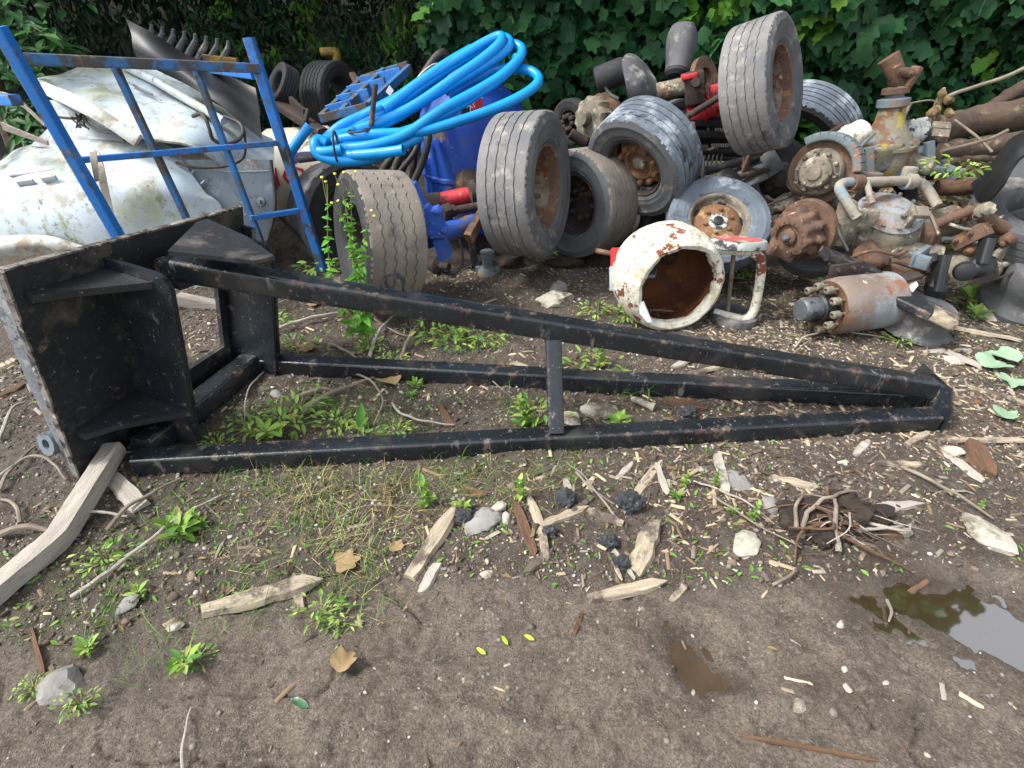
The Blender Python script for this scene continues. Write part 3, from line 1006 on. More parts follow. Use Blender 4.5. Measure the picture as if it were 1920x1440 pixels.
# lifting eye on the top tube
ev = ta.lerp(tb, .25) + V((0, .02, T / 2 - .004))
dr = (tb - ta).normalized()
upv = (V((0, 0, 1)) - dr * dr.z).normalized()
q = MB()
ro, ri, n_ = .042, .027, 20
out_ = [(ro, -.03)] + [(ro * math.cos(a), .03 + ro * math.sin(a)) for a in [math.pi * k / n_ for k in range(n_ + 1)]] + [(-ro, -.03)]
inn = [(ri * math.cos(a), .03 + ri * math.sin(a)) for a in [-math.pi / 2 + 2 * math.pi * k / 24 for k in range(24)]]
bm = bmesh.new()
vo = [bm.verts.new(ev + dr * x + upv * z) for x, z in out_]
vi = [bm.verts.new(ev + dr * x + upv * z) for x, z in inn]
eg = [bm.edges.new((vo[i], vo[(i + 1) % len(vo)])) for i in range(len(vo))] + [bm.edges.new((vi[i], vi[(i + 1) % len(vi)])) for i in range(len(vi))]
bmesh.ops.triangle_fill(bm, edges=eg, use_beauty=True)
r_ = bmesh.ops.extrude_face_region(bm, geom=list(bm.faces))
for g_ in r_['geom']:
    if isinstance(g_, bmesh.types.BMVert): g_.co += V((0.006, .02, 0))
bm.verts.ensure_lookup_table(); bm.verts.index_update()
q.add([v.co.copy() for v in bm.verts], [tuple(v.index for v in f.verts) for f in bm.faces]); bm.free()
part("lifting_eye", q, "black_paint_dirty", jib)
# tip plate
q = MB()
tpx = G(1750, 815)
q.prism([G(1688, 740) + V((0, 0, .11)), G(1700, 738) + V((0, 0, .17)), V((tpx.x + .03, tpx.y + .06, .19)), V((tpx.x + .045, tpx.y + .02, .1)), V((tpx.x + .03, tpx.y, .012)), V((tpx.x - .01, tpx.y + .18, .012))], V((.014, .01, 0)))
part("end_plate", q, "black_paint", jib)
# pivot lugs behind the face plate
q = MB()
for dz_ in (.04, .15):
    o_ = HP(.04, .05 + dz_, -.0)
    pts = [o_ - hn * .024, o_ + hu * .16 - hn * .024, o_ + hu * .13 - hn * .12, o_ + hu * .04 - hn * .15, o_ - hu * .02 - hn * .1]
    q.prism(pts, V((0, 0, .022)))
part("pivot_lug", q, "grime_blue", jib)
q = MB()
lc = HP(.02, .17, -.1)
q.lathe([(.02, -.015), (.045, -.015), (.045, .03), (.02, .03)], lc, (-.3, -.8, .3), 24, close=True)
part("pivot_ring", q, "grime_blue", jib)

# ------------------------------------------------------------------ blue rack
L0, R0 = P(215, 440, 2.85), GP(606, 507)
lp_t, lp_b = P(-4, 50, 2.75), L0 + (L0 - P(-4, 50, 2.75)) * .72
lp_b.z = hz(lp_b.x, lp_b.y)
rp_t = P(466, 70, 3.62)
rack = thing("steel_rack", "blue painted steel rack frame leaning in front of the white body panels", "rack", (lp_b + R0) / 2)
q = MB(); q.bar(lp_b, lp_t, .052, .052, up=(0, 1, 0), r=.006); part("post", q, "blue_paint", rack)
q = MB(); q.bar(R0, rp_t, .055, .055, up=(0, 1, 0), r=.006); part("post", q, "blue_paint", rack)
q = MB(); a_, b_ = P(32, 110, 2.78), P(482, 128, 3.6); q.bar(a_, b_, .05, .05, r=.006); part("top_rail", q, "blue_paint_worn", rack)
for (x0, y0, t0, x1, y1, t1) in ((217, 128, .40, 350, 410, .42), (367, 130, .75, 500, 480, .76)):
    ya = 2.78 + .82 * t0; yb = 2.85 + .78 * t1
    q = MB(); q.bar(P(x0, y0, ya), P(x1, y1, yb), .034, .034, up=(0, 1, 0), r=.004); part("upright", q, "blue_paint_worn", rack)
q = MB(); q.bar(P(142, 301, 2.86), P(522, 268, 3.6), .03, .03, r=.003); part("mid_rail", q, "blue_paint", rack)
q = MB(); q.bar(P(470, 409, 3.4), P(562, 395, 3.6), .032, .032, r=.003); part("low_rail", q, "blue_paint", rack)
q = MB(); q.bar(P(462, 585, 2.95), P(577, 543, 3.35), .06, .07, r=.004); q.bar(lp_b + V((.1, .05, .06)), P(462, 587, 2.95), .06, .07, r=.004); part("base_rail", q, "wood_grey", rack, label="rusty grey base rail of the rack")
q = MB()
q.bar(P(30, 188, 2.95), P(-90, 183, 3.4), .05, .05, r=.005)
q.bar(P(478, 140, 3.66), P(330, 120, 4.5), .05, .05, r=.005)
part("side_rail", q, "blue_paint", rack)
q = MB()
q.bar(R0 + V((-.02, .1, .0)), P(520, 400, 3.75), .022, .022, r=.003)
part("stay", q, "rust_dark", rack)

# ------------------------------------------------------------------ wheels and tyres
def fit_wheel(bbox, y, ax, wr, use='h'):
    """radius and centre of a wheel seen in that photo box at distance y, axle direction ax, width = wr * radius"""
    F3 = frame(ax)
    cx, cy, R = (bbox[0] + bbox[2]) / 2, (bbox[1] + bbox[3]) / 2, .4
    tx, ty = cx, cy
    for _ in range(25):
        c = P(tx, ty, y)
        pr = [proj(c + F3 @ V((sx * wr * R * k2, R * rr * math.cos(t), R * rr * math.sin(t)))) for sx, k2, rr in ((-1, .4, 1), (1, .4, 1), (-1, .5, .85), (1, .5, .85)) for t in [2 * math.pi * i / 48 for i in range(48)]]
        xs, ys = [p[0] for p in pr], [p[1] for p in pr]
        if use == 'h':
            R *= (bbox[3] - bbox[1]) / (max(ys) - min(ys))
        else:
            R *= (bbox[2] - bbox[0]) / (max(xs) - min(xs))
        tx += cx - (max(xs) + min(xs)) / 2
        ty += cy - (max(ys) + min(ys)) / 2
    return P(tx, ty, y), R


def tyre_mb(c, F3, R, Wd, rr, grooves=4, zig=.006, gw=.0048, gd=.0065, seg=144, lug=False, wob=0):
    """outer casing with circumferential zigzag grooves; local X is the axle"""
    hw = Wd * .43
    dR = R - rr
    prof = [(-Wd * .30, rr * .97, 0), (-Wd * .37, rr, 0), (-Wd * .41, rr + dR * .08, 0), (-Wd * .445, rr + dR * .16, 0), (-Wd * .44, rr + dR * .19, 0), (-Wd * .47, rr + dR * .30, 0), (-Wd * .478, rr + dR * .34, 0), (-Wd * .476, rr + dR * .36, 0), (-Wd * .5, rr + dR * .55, 0),
            (-Wd * .495, rr + dR * .68, 0), (-Wd * .503, rr + dR * .70, 0), (-Wd * .50, rr + dR * .74, 0), (-Wd * .483, rr + dR * .78, 0), (-Wd * .465, R * .965, 0), (-Wd * .445, R * .99, 0)]
    prof.append((-hw * .97, R * .996, 0))
    for g in range(grooves):
        x = -hw + 2 * hw * (g + 1) / (grooves + 1)
        prof += [(x - gw, R, 1), (x - gw * .7, R - gd, 1), (x + gw * .7, R - gd, 1), (x + gw, R, 1)]
    prof.append((hw * .97, R * .996, 0))
    prof += [(-p[0], p[1], 0) for p in reversed(prof[:15])]
    prof += [(Wd * .2, rr * .93, 0), (-Wd * .2, rr * .93, 0)]
    m = len(prof)
    vs = []
    for k in range(seg):
        a = 2 * math.pi * k / seg
        zz = zig * (1, 1, -1, -1)[k % 4]
        ww = 1 + wob * (noise.noise(V((math.cos(a) * 2, math.sin(a) * 2, R * 9))))
        for x, r, gflag in prof:
            r_ = r * (ww if r > rr * 1.3 else 1)
            vs.append(c + F3 @ V((x + (zz if gflag else 0), r_ * math.cos(a), r_ * math.sin(a))))
    fs = []
    for k in range(seg):
        j = (k + 1) % seg
        fs += [(k * m + i, k * m + (i + 1) % m, j * m + (i + 1) % m, j * m + i) for i in range(m)]
    return MB().add(vs, fs)


def tyre_two(name, t, c, F3, R, Wd, rr, side_mat, tread_mat, **kw):
    """casing with the tread band as its own part (it wears and soils differently)"""
    q = tyre_mb(c, F3, R, Wd, rr, **kw)
    ax_ = F3 @ V((1, 0, 0))
    tr, sd_ = MB(), MB()
    tr.v = q.v; sd_.v = q.v
    hw = Wd * .455
    for f in q.f:
        cc = sum((q.v[i] for i in f), V()) / len(f) - c
        x = cc.dot(ax_)
        rad = (cc - ax_ * x).length
        (tr if (abs(x) < hw and rad > R * .93) else sd_).f.append(f)
    for mb_, nm, mm in ((sd_, "sidewall", side_mat), (tr, "tread", tread_mat)):
        used = sorted({i for f in mb_.f for i in f})
        mp = {o: n for n, o in enumerate(used)}
        mb2 = MB(); mb2.v = [mb_.v[i] for i in used]; mb2.f = [tuple(mp[i] for i in f) for f in mb_.f]
        part(nm, mb2, mm, t, ang=50)


def wheel(name, label, cat, bbox, y, ax, wr=.8, rim=None, side="rubber_grey", tread="tread_tan", use='h', rrk=.56, group=None, **kw):
    ax = V(ax).normalized()
    c, R = fit_wheel(bbox, y, ax, wr, use)
    F3 = frame(ax)
    Wd, rr = wr * R, R * rrk
    t = thing(name, label, cat, c - V((0, 0, R)), group)
    tyre_two(name, t, c, F3, R, Wd, rr, side, tread, **kw)
    X_ = F3 @ V((1, 0, 0))
    if rim == 'barrel':      # deep trailer rim, hub far inside
        q = MB().lathe([(rr * 1.03, Wd * .385), (rr * 1.03, Wd * .40), (rr * .97, Wd * .39), (rr * .95, Wd * .34), (rr * .88, Wd * .24), (rr * .86, -Wd * .02), (rr * .84, -Wd * .06), (rr * .82, -Wd * .06)], c, X_, 56)
        part("rim", q, "rust", t, ang=50)
        q = MB().lathe([(rr * .865, Wd * .22), (rr * .855, Wd * .0), (rr * .82, -Wd * .058), (rr * .845, -Wd * .0), (rr * .855, Wd * .215)], c, X_, 56)
        part("rim_barrel", q, "rim_flaked", t, ang=50)
        q = MB().lathe([(rr * .82, -Wd * .055), (rr * .5, -Wd * .02), (rr * .46, -Wd * .02), (.0, -Wd * .02)], c, X_, 48)
        for k in range(10):
            a = 2 * math.pi * k / 10
            q.lathe([(.018, 0), (.018, .03), (.012, .045), (0, .045)], c + F3 @ V((-Wd * .02, rr * .62 * math.cos(a), rr * .62 * math.sin(a))), X_, 6)
        d = part("wheel_disc", q, "rust", t)
        q = MB().lathe([(rr * .34, -Wd * .02), (rr * .34, Wd * .06), (rr * .27, Wd * .085), (rr * .2, Wd * .09), (0, Wd * .085)], c, X_, 32)
        h = part("hub_cap", q, "steel_bare", t)
    elif rim == 'spider':    # scalloped cast hub filling the wheel
        q = MB().lathe([(rr * 1.02, Wd * .385), (rr * .98, Wd * .40), (rr * .94, Wd * .36), (rr * .93, Wd * .1), (rr * .93, -Wd * .3), (rr * .5, -Wd * .3), (0, -Wd * .3)], c, X_, 56)
        part("rim", q, "rust_dark", t, ang=50)

        def lob(i, a):
            return 1 + (.10 * math.cos(a * 10) if i in (1, 2, 3) else .0)
        q = MB().lathe([(rr * .5, -Wd * .28), (rr * .78, -Wd * .1), (rr * .80, Wd * .12), (rr * .74, Wd * .17), (rr * .56, Wd * .19), (rr * .52, Wd * .22), (rr * .44, Wd * .20), (rr * .42, Wd * .10), (0, Wd * .10)], c, X_, 80, wob=lob)
        for k in range(10):
            a = 2 * math.pi * (k + .5) / 10
            q.lathe([(.02, 0), (.02, .03), (.012, .04), (0, .04)], c + F3 @ V((Wd * .16, rr * .66 * math.cos(a), rr * .66 * math.sin(a))), X_, 6)
        h = part("hub", q, "rust_orange", t, ang=45)
        q = MB().box(c + X_ * (Wd * .14), (.05, rr * .42, rr * .34), F3, .012)
        part("hub_cap", q, "grime", h)
    elif rim == 'disc':      # small pressed disc wheel
        q = MB().lathe([(rr * 1.04, Wd * .36), (rr * 1.05, Wd * .40), (rr * .98, Wd * .405), (rr * .93, Wd * .36), (rr * .92, Wd * .2), (rr * .88, Wd * .1), (rr * .80, Wd * .08)], c, X_, 56)
        part("rim", q, "grime", t, ang=50)
        n_ = 64
        vs, fs = [], []
        rings = [(rr * .9, Wd * .06), (rr * .80, Wd * .12), (rr * .66, Wd * .22), (rr * .58, Wd * .245), (rr * .34, Wd * .245), (rr * .30, Wd * .27), (rr * .17, Wd * .275), (0.001, Wd * .275)]
        q = MB().lathe(rings, c, X_, n_)
        for k in range(6):
            a = 2 * math.pi * (k + .3) / 6
            q.lathe([(.014, 0), (.014, .016), (.008, .022), (0, .022)], c + F3 @ V((Wd * .245, rr * .47 * math.cos(a), rr * .47 * math.sin(a))), X_, 6)
        d = part("wheel_disc", q, "rust_orange", t)
        q = MB().lathe([(rr * .33, Wd * .247), (rr * .32, Wd * .275), (rr * .17, Wd * .282), (rr * .16, Wd * .27)], c, X_, 40)
        part("hub_ring", q, "white_chip_paint", d)
        q = MB().lathe([(rr * .165, Wd * .265), (rr * .165, Wd * .33), (rr * .12, Wd * .35), (0, Wd * .35)], c, X_, 24)
        part("hub_cap", q, "black_plastic", d)
        for k in range(5):
            q = MB()
            a = 2 * math.pi * (k + .1) / 5
            o_ = c + F3 @ V((Wd * .125, rr * .78 * math.cos(a), rr * .78 * math.sin(a)))
            e1 = F3 @ V((0, -math.sin(a), math.cos(a))); e2 = (F3 @ V((.55, -math.cos(a) * .8, -math.sin(a) * .8))).normalized()
            nn = e1.cross(e2)
            nn = nn if nn.dot(X_) > 0 else -nn
            q.prism([o_ + nn * .004 + e1 * (.028 * math.cos(b)) + e2 * (.014 * math.sin(b)) for b in [2 * math.pi * z / 14 for z in range(14)]], nn * .003)
            part("hand_hole", q, "black_plastic", d)
    elif rim == 'studs':
        q = MB().lathe([(rr * 1.02, Wd * .385), (rr * .96, Wd * .39), (rr * .92, Wd * .1), (rr * .8, -Wd * .05), (rr * .3, -Wd * .05), (0, -Wd * .05)], c, X_, 40)
        for k in range(8):
            a = 2 * math.pi * k / 8
            q.lathe([(.022, 0), (.022, .06), (.01, .07), (0, .07)], c + F3 @ V((-Wd * .05, rr * .5 * math.cos(a), rr * .5 * math.sin(a))), X_, 8)
        part("rim", q, "rust_dark", t)
    return t, c, R, F3


TY = "truck wheels and tyres in the scrap pile"
wheel("truck_wheel", "tan dusty wheel whose zigzag tread faces front, yellow flowering weed against it", "wheel", (632, 318, 795, 572), 2.95, (-.86, -.5, .12), .92, 'studs', "rubber_dark", "tread_tan", group=TY, grooves=4, zig=.0045)
_, WC, WR_, WF = wheel("truck_wheel", "upright wheel with deep flaked rusty rim in the middle of the pile", "wheel", (905, 205, 1060, 482), 3.45, (.93, -.38, .1), .78, 'barrel', "rubber_grey", "tread_pale", group=TY, grooves=4, zig=.0016)
wheel("truck_wheel", "brown-treaded wheel half hidden behind the upright rusty-rimmed one", "wheel", (1033, 273, 1168, 483), 3.85, (-.74, -.67, .05), .9, 'studs', "rubber_grey", "tread_tan", group=TY, grooves=5, zig=.004)
wheel("truck_wheel", "bluish wheel with rust-brown scalloped hub leaning over at the pile's centre", "wheel", (1121, 180, 1300, 404), 3.7, (-.62, -.62, -.42), .82, 'spider', "rubber_grey", "rubber_blue", group=TY, grooves=4, zig=.0016)
wheel("truck_wheel", "large grey wheel tipped high on top of the pile against the hedge", "wheel", (1345, 20, 1508, 292), 3.7, (.74, -.60, .30), .78, 'barrel', "rubber_grey", "tread_pale", group=TY, grooves=4, zig=.0022)
wheel("wheel", "small wheel with orange rusty disc lying back behind the white drum", "wheel", (1245, 335, 1447, 510), 3.35, (-.08, -.62, .78), .52, 'disc', "rubber_blue", "rubber_blue", use='w', rrk=.58, grooves=3, zig=.0)
wheel("tyre", "bare tyre with wet blue-grey tread tucked behind the high tipped wheel", "tyre", (1425, 150, 1606, 340), 4.35, (-.62, -.5, -.55), .72, None, "rubber_dark", "rubber_blue", group=TY, rrk=.62, grooves=5, zig=0)
wheel("wheel", "narrow dark wheel with studs standing at the back beside a rusty hub", "wheel", (1042, 183, 1102, 274), 4.7, (-.72, -.68, 0), .5, 'studs', "rubber_dark", "rubber_dark", grooves=3, zig=0)
wheel("tyre", "black tyre lying low in the gap under the bluish wheel", "tyre", (1140, 345, 1240, 470), 4.0, (-.8, -.5, .2), .8, None, "rubber_dark", "rubber_dark", group=TY, grooves=4, zig=0)
wheel("truck_wheel", "smooth bald black tyre behind the blue rack's right post", "wheel", (557, 298, 745, 520), 4.05, (.62, -.74, .18), .85, 'studs', "rubber_dark", "rubber_grey", group=TY, grooves=0)
wheel("tyre", "far dark-shaded tyre upright with weeds climbing its tread", "tyre", (588, 113, 655, 250), 5.3, (.9, -.42, .03), .9, None, "rubber_dark", "rubber_dark", group=TY, grooves=5, zig=.004)  # dark rubber picked so the deep shade sits in the colour
wheel("tyre", "almost black tyre in deep shade behind the rack's right post", "tyre", (495, 116, 566, 205), 4.9, (-.6, -.5, .5), .8, None, "rubber_dark", "rubber_dark", group=TY, grooves=4, zig=.0)
wheel("tyre", "grooved grey tyre wedged at the back under the red axle", "tyre", (1226, 185, 1316, 275), 4.5, (-.05, -.95, .1), .85, 'studs', "rubber_dark", "tread_pale", group=TY, grooves=5, zig=0)
wheel("tyre", "large flat tyre lying at the right edge under the mudguard", "tyre", (1798, 336, 2120, 500), 3.15, (-.12, -.25, .95), .55, None, "rubber_grey", "rubber_grey", use='w', rrk=.55, group=TY, grooves=3, zig=0)
wheel("tyre", "small dull tyre in the shadow under the high tipped wheel", "tyre", (1412, 303, 1500, 400), 4.1, (-.25, -.85, .35), .6, None, "rubber_dark", "rubber_dark", group=TY, grooves=3, zig=0)
wheel("tyre", "dark tyre standing behind the curved grey anti-roll bar", "tyre", (1600, 330, 1722, 420), 3.9, (-.1, -.9, .3), .7, None, "rubber_dark", "rubber_dark", group=TY, grooves=3, zig=0, use='w')
wheel("tyre", "worn tyre lying under the lower axle's rusty hub", "tyre", (1455, 415, 1600, 505), 3.35, (-.3, -.55, .75), .5, None, "rubber_grey", "rubber_grey", group=TY, grooves=3, zig=0, use='w')

# ------------------------------------------------------------------ white body panels, tank, sheet on the left
def PR(*rows):
    return [[P(*p) for p in r] for r in rows]


def PB(x, y, d):
    return P(x, y, d + .22)


def PRB(*rows):
    return [[PB(*p) for p in r] for r in rows]


hd = thing("body_panel", "large dirty white moulded body panel with green algae, top of the heap in the rack", "body panel", PB(270, 330, 3.5) - V((0, 0, .3)))
q = MB().patch(PRB([(64, 152, 3.75), (120, 138, 3.95), (195, 130, 4.1), (290, 132, 4.15), (335, 150, 4.1), (395, 190, 4.0), (465, 240, 3.9), (512, 262, 3.85)],
                  [(72, 160, 3.55), (125, 160, 3.65), (200, 158, 3.75), (285, 175, 3.75), (345, 195, 3.72), (400, 228, 3.68), (460, 268, 3.66), (514, 300, 3.66)],
                  [(80, 168, 3.42), (135, 190, 3.42), (205, 205, 3.42), (290, 222, 3.42), (350, 232, 3.42), (405, 255, 3.45), (455, 300, 3.5), (514, 345, 3.55)],
                  [(84, 176, 3.36), (140, 215, 3.28), (210, 245, 3.25), (285, 262, 3.22), (350, 275, 3.24), (400, 300, 3.32), (450, 340, 3.42), (512, 395, 3.5)]), 6, 6, .014, .03, 5, 1)
part("shell", q, "white_shell", hd)
q = MB().patch(PRB([(76, 156, 3.40), (150, 186, 3.27), (212, 222, 3.22), (268, 256, 3.18)], [(72, 162, 3.38), (146, 196, 3.24), (206, 232, 3.19), (262, 266, 3.16)], [(76, 172, 3.36), (150, 206, 3.23), (206, 240, 3.18), (258, 272, 3.16)]), 6, 3, .03)
part("rim_lip", q, "shell_lip", hd)
q = MB().patch(PRB([(88, 188, 3.6), (150, 200, 3.55), (230, 250, 3.4)], [(100, 230, 3.5), (160, 250, 3.4), (235, 275, 3.3)], [(60, 275, 3.4), (150, 285, 3.3), (240, 290, 3.25)]), 5, 5, .01)
part("inner_liner", q, "grey_shell", hd)
q = MB()
for a_, b_ in (((238, 128, 4.05), (300, 158, 3.78)), ((300, 158, 3.78), (350, 188, 3.70)), ((350, 188, 3.70), (425, 232, 3.60))):
    q.bar(PB(*a_) + V((0, -.03, .02)), PB(*b_) + V((0, -.03, .02)), .05, .05, r=.02)
part("ridge", q, "white_shell", hd)
for x0, y0, x1, y1 in ((246, 158, 290, 180), (258, 168, 306, 192)):
    q = MB(); q.bar(PB(x0, y0, 3.72) + V((0, -.02, .012)), PB(x1, y1, 3.69) + V((0, -.02, .012)), .012, .012, r=.003); part("vent_slot", q, "grey_shell", hd)

hl = thing("body_panel", "bulging white moulded body panel at the far left edge, lowest in the rack", "body panel", PB(150, 420, 3.2) - V((0, 0, .4)))
q = MB().patch(PRB([(-90, 330, 3.5), (0, 300, 3.5), (60, 275, 3.5), (180, 255, 3.5), (285, 268, 3.45), (335, 285, 3.4)],
                  [(-90, 345, 3.25), (0, 322, 3.25), (80, 298, 3.25), (190, 282, 3.25), (300, 300, 3.25), (350, 320, 3.28)],
                  [(-90, 385, 3.1), (0, 368, 3.1), (70, 352, 3.08), (190, 335, 3.08), (310, 345, 3.12), (385, 365, 3.2)],
                  [(-90, 440, 3.05), (0, 420, 3.03), (70, 412, 3.0), (180, 405, 3.0), (310, 405, 3.08), (420, 400, 3.2)],
                  [(-90, 500, 3.05), (0, 478, 3.02), (90, 462, 3.0), (180, 540, 3.0), (310, 585, 3.02), (440, 560, 3.1)]), 6, 6, .014, .03, 4, 2)
part("shell", q, "white_shell", hl)
q = MB().patch(PRB([(-80, 455, 3.0), (0, 446, 2.97), (90, 444, 2.95), (160, 462, 2.95)], [(-80, 470, 2.96), (0, 462, 2.93), (85, 458, 2.92), (150, 474, 2.93)], [(-80, 488, 3.0), (0, 476, 2.97), (80, 472, 2.95), (140, 484, 2.96)]), 6, 4, .02)
part("rim_lip", q, "shell_lip", hl)
for x0, y0, x1, y1 in ((36, 344, 66, 340), (82, 337, 108, 333)):
    q = MB(); q.bar(PB(x0, y0, 3.08) + V((0, -.01, .0)), PB(x1, y1, 3.08) + V((0, -.01, .0)), .012, .03, r=.004); part("vent_slot", q, "grey_shell", hl)
q = MB(); q.bar(PB(20, 330, 3.13), PB(110, 318, 3.14), .02, .018, r=.008); part("moulded_crease", q, "grey_shell", hl)

hp = thing("body_panel", "flat grey ribbed body panel standing behind the rack's two uprights", "body panel", PB(420, 470, 3.4) - V((0, 0, .3)))
q = MB().patch(PRB([(275, 285, 3.34), (350, 300, 3.36), (430, 300, 3.42), (510, 300, 3.52)], [(290, 340, 3.28), (360, 345, 3.3), (440, 345, 3.36), (514, 350, 3.46)],
                  [(240, 420, 3.2), (350, 415, 3.22), (440, 405, 3.28), (514, 400, 3.4)], [(250, 500, 3.15), (350, 500, 3.18), (430, 500, 3.22), (498, 470, 3.32)], [(260, 570, 3.1), (340, 590, 3.12), (420, 590, 3.16), (470, 560, 3.25)]), 5, 5, .014, .012, 4, 3)
part("shell", q, "grey_shell", hp)
for pts in ([(365, 312, 3.30), (430, 322, 3.34), (506, 320, 3.46)], [(240, 440, 3.17), (318, 390, 3.19), (366, 318, 3.28)], [(290, 420, 3.15), (386, 338, 3.26)], [(420, 330, 3.32), (470, 400, 3.28)], [(460, 402, 3.25), (512, 400, 3.38)]):
    q = MB().tube([PB(*p) + V((0, -.012, 0)) for p in pts], .007, 6); part("rib", q, "grey_shell", hp)
q = MB()
q.lathe([(.0, .012), (.03, .01), (.034, 0)], PB(490, 378, 3.34), (-.2, -1, .3), 16)
q.lathe([(.0, .03), (.012, .03), (.012, 0)], PB(490, 378, 3.34), (-.2, -1, .3), 10)
part("latch", q, "steel_bare", hp)
q = MB().tube(spl([PB(508, 300, 3.42), PB(516, 380, 3.36), PB(505, 440, 3.28), PB(490, 475, 3.24)], 5), .012, 6)
part("edge_seal", q, "hose_black", hp)

sh = MB().patch(PR([(236, 36, 4.1), (285, 62, 4.1), (345, 100, 4.15), (420, 140, 4.1), (480, 166, 4.0)], [(246, 62, 4.05), (295, 92, 4.0), (355, 125, 4.0), (425, 170, 3.95), (486, 205, 3.9)],
                   [(254, 92, 4.02), (305, 118, 3.95), (365, 150, 3.9), (430, 192, 3.85), (488, 235, 3.82)], [(262, 110, 4.1), (320, 140, 4.0), (380, 175, 3.86), (435, 215, 3.8), (492, 262, 3.78)]), 5, 5, .012, .02, 5, 4)
solo("rubber_sheet", sh, "black_plastic", "stiff black rubber sheet standing on top of the white body panels", "sheet")

ti = thing("tine_bar", "row of round grey tines rising from a yellow beam behind the black sheet", "tine bar", P(380, 125, 4.7))
q = MB().bar(P(382, 108, 4.7), P(446, 116, 4.7), .05, .05, r=.005); part("beam", q, "yellow_paint_shaded", ti)
for i in range(8):
    px_ = 284 + i * 20.5
    py_ = 56 + i * 4.4
    q = MB().tube([P(px_ - 22, py_ + 48, 4.7), P(px_ - 8, py_ + 20, 4.7), P(px_, py_ + 4, 4.7)], [.028, .026, .02], 8)
    q.lathe([(.02, 0), (.012, .03), (.012, .05), (0, .05)], P(px_, py_ + 4, 4.7), P(px_, py_ - 6, 4.7) - P(px_, py_ + 4, 4.7), 8)
    part("tine", q, "rubber_grey", ti)

q = MB()
q.patch(PR([(178, 283, 3.0), (188, 286, 2.98)], [(182, 318, 2.96), (196, 314, 2.95)], [(192, 365, 3.0), (205, 360, 3.0)], [(205, 404, 3.02), (214, 400, 3.02)]), 3, 5, .004)
q.patch(PR([(168, 285, 2.86), (182, 283, 2.86)], [(172, 312, 2.85), (184, 310, 2.85)], [(178, 340, 2.9), (186, 338, 2.9)]), 3, 4, .004)
solo("webbing_strap", q, "shell_rim", "frayed cream webbing strap hanging over the rack's thin middle rail", "strap")
q = MB().tube(spl([PB(*p) for p in ((362, 218, 3.3), (380, 214, 3.25), (392, 240, 3.2), (400, 262, 3.2), (425, 270, 3.22), (447, 262, 3.28), (456, 245, 3.34), (448, 230, 3.4), (420, 218, 3.42))], 6), .011, 8)
solo("black_cable", q, "hose_black", "looped black cable with loose end hanging on the upper white panel", "cable")
q = MB().tube(spl([PB(*p) for p in ((458, 246, 3.34), (460, 280, 3.3), (452, 300, 3.26), (420, 312, 3.24), (368, 314, 3.24), (330, 305, 3.24))], 6), .008, 7)
solo("brown_cable", q, "rust_dark", "thin brown cable trailing round under the black cable loop", "cable")
q = MB().tube(spl([PB(*p) for p in ((95, 218, 3.35), (140, 222, 3.28), (155, 215, 3.26), (165, 232, 3.24), (190, 246, 3.2), (225, 250, 3.16))], 6), .008, 7)
for k in range(9):
    a_ = PB(152 + random.uniform(-8, 8), 222, 3.27)
    q.tube(spl([a_, a_ + V((random.uniform(-.03, .03), -.02, random.uniform(-.05, .04))), a_ + V((random.uniform(-.05, .05), -.02, random.uniform(-.07, -.02)))], 4), .004, 5)
solo("wiring_loom", q, "hose_black", "tangled black wiring inside the open end of the white panel", "wiring")
for pts, lb in (([(-30, 200, 3.3), (0, 178, 3.2), (40, 195, 3.15), (85, 235, 3.1)], "thin weathered grey strip poking out left of the blue post"), ([(5, 236, 3.2), (40, 250, 3.15), (90, 268, 3.12)], "curled brown splinter poking out beside the blue post")):
    q = MB(); pp = spl([PB(*p) for p in pts], 5)
    for k in range(len(pp) - 1):
        q.bar(pp[k], pp[k + 1], .012, .045 - .002 * k, r=.003)
    solo("board_scrap", q, "wood_grey", lb, "board scrap")

# white tank
tk = thing("tank", "white steel tank with rust streaks and red and purple lettering beside the coil", "tank", P(590, 400, 4.0))
tc_, tr_ = P(590, 322, 4.75), .345
tax = V((1, .18, .02)).normalized()
q = MB().lathe([(0, -.42), (tr_ * .6, -.40), (tr_ * .9, -.36), (tr_, -.30), (tr_, .12), (tr_ * 1.015, .125), (tr_ * 1.015, .14), (tr_, .145), (tr_, .17), (tr_ * .9, .22), (0, .25)], tc_, tax, 56)
part("shell", q, "white_tank", tk)
F_t = frame(tax)


def on_tank(u, a, dr=.003):
    """u along the tank, a angle up from facing the viewer"""
    f_ = (F_t @ V((0, -1, 0)))
    g_ = (F_t @ V((0, 0, 1)))
    return tc_ + tax * u + (f_ * math.cos(a) + g_ * math.sin(a)) * (tr_ + dr)


def tank_strip(poly):
    q = MB()
    n_ = len(poly) // 2
    top, bot = poly[:n_], poly[n_:][::-1]
    vs, fs = [], []
    m_ = 10
    for (u0, a0), (u1, a1) in zip(top, bot):
        for k in range(m_ + 1):
            vs.append(on_tank(u0 + (u1 - u0) * k / m_, a0 + (a1 - a0) * k / m_))
    for i in range(n_ - 1):
        for k in range(m_):
            A = i * (m_ + 1) + k
            fs.append((A, A + 1, A + m_ + 2, A + m_ + 1))
    return q.add(vs, fs)


part("purple_swoosh", tank_strip([(-.14, .62), (0, .66), (.22, .62), (.22, .56), (0, .5), (-.16, .30)]), "purple_ink", tk)
part("purple_swoosh", tank_strip([(-.42, .3), (-.34, .33), (-.25, .2), (-.25, -.1), (-.34, -.2), (-.42, -.1)]), "purple_ink", tk)


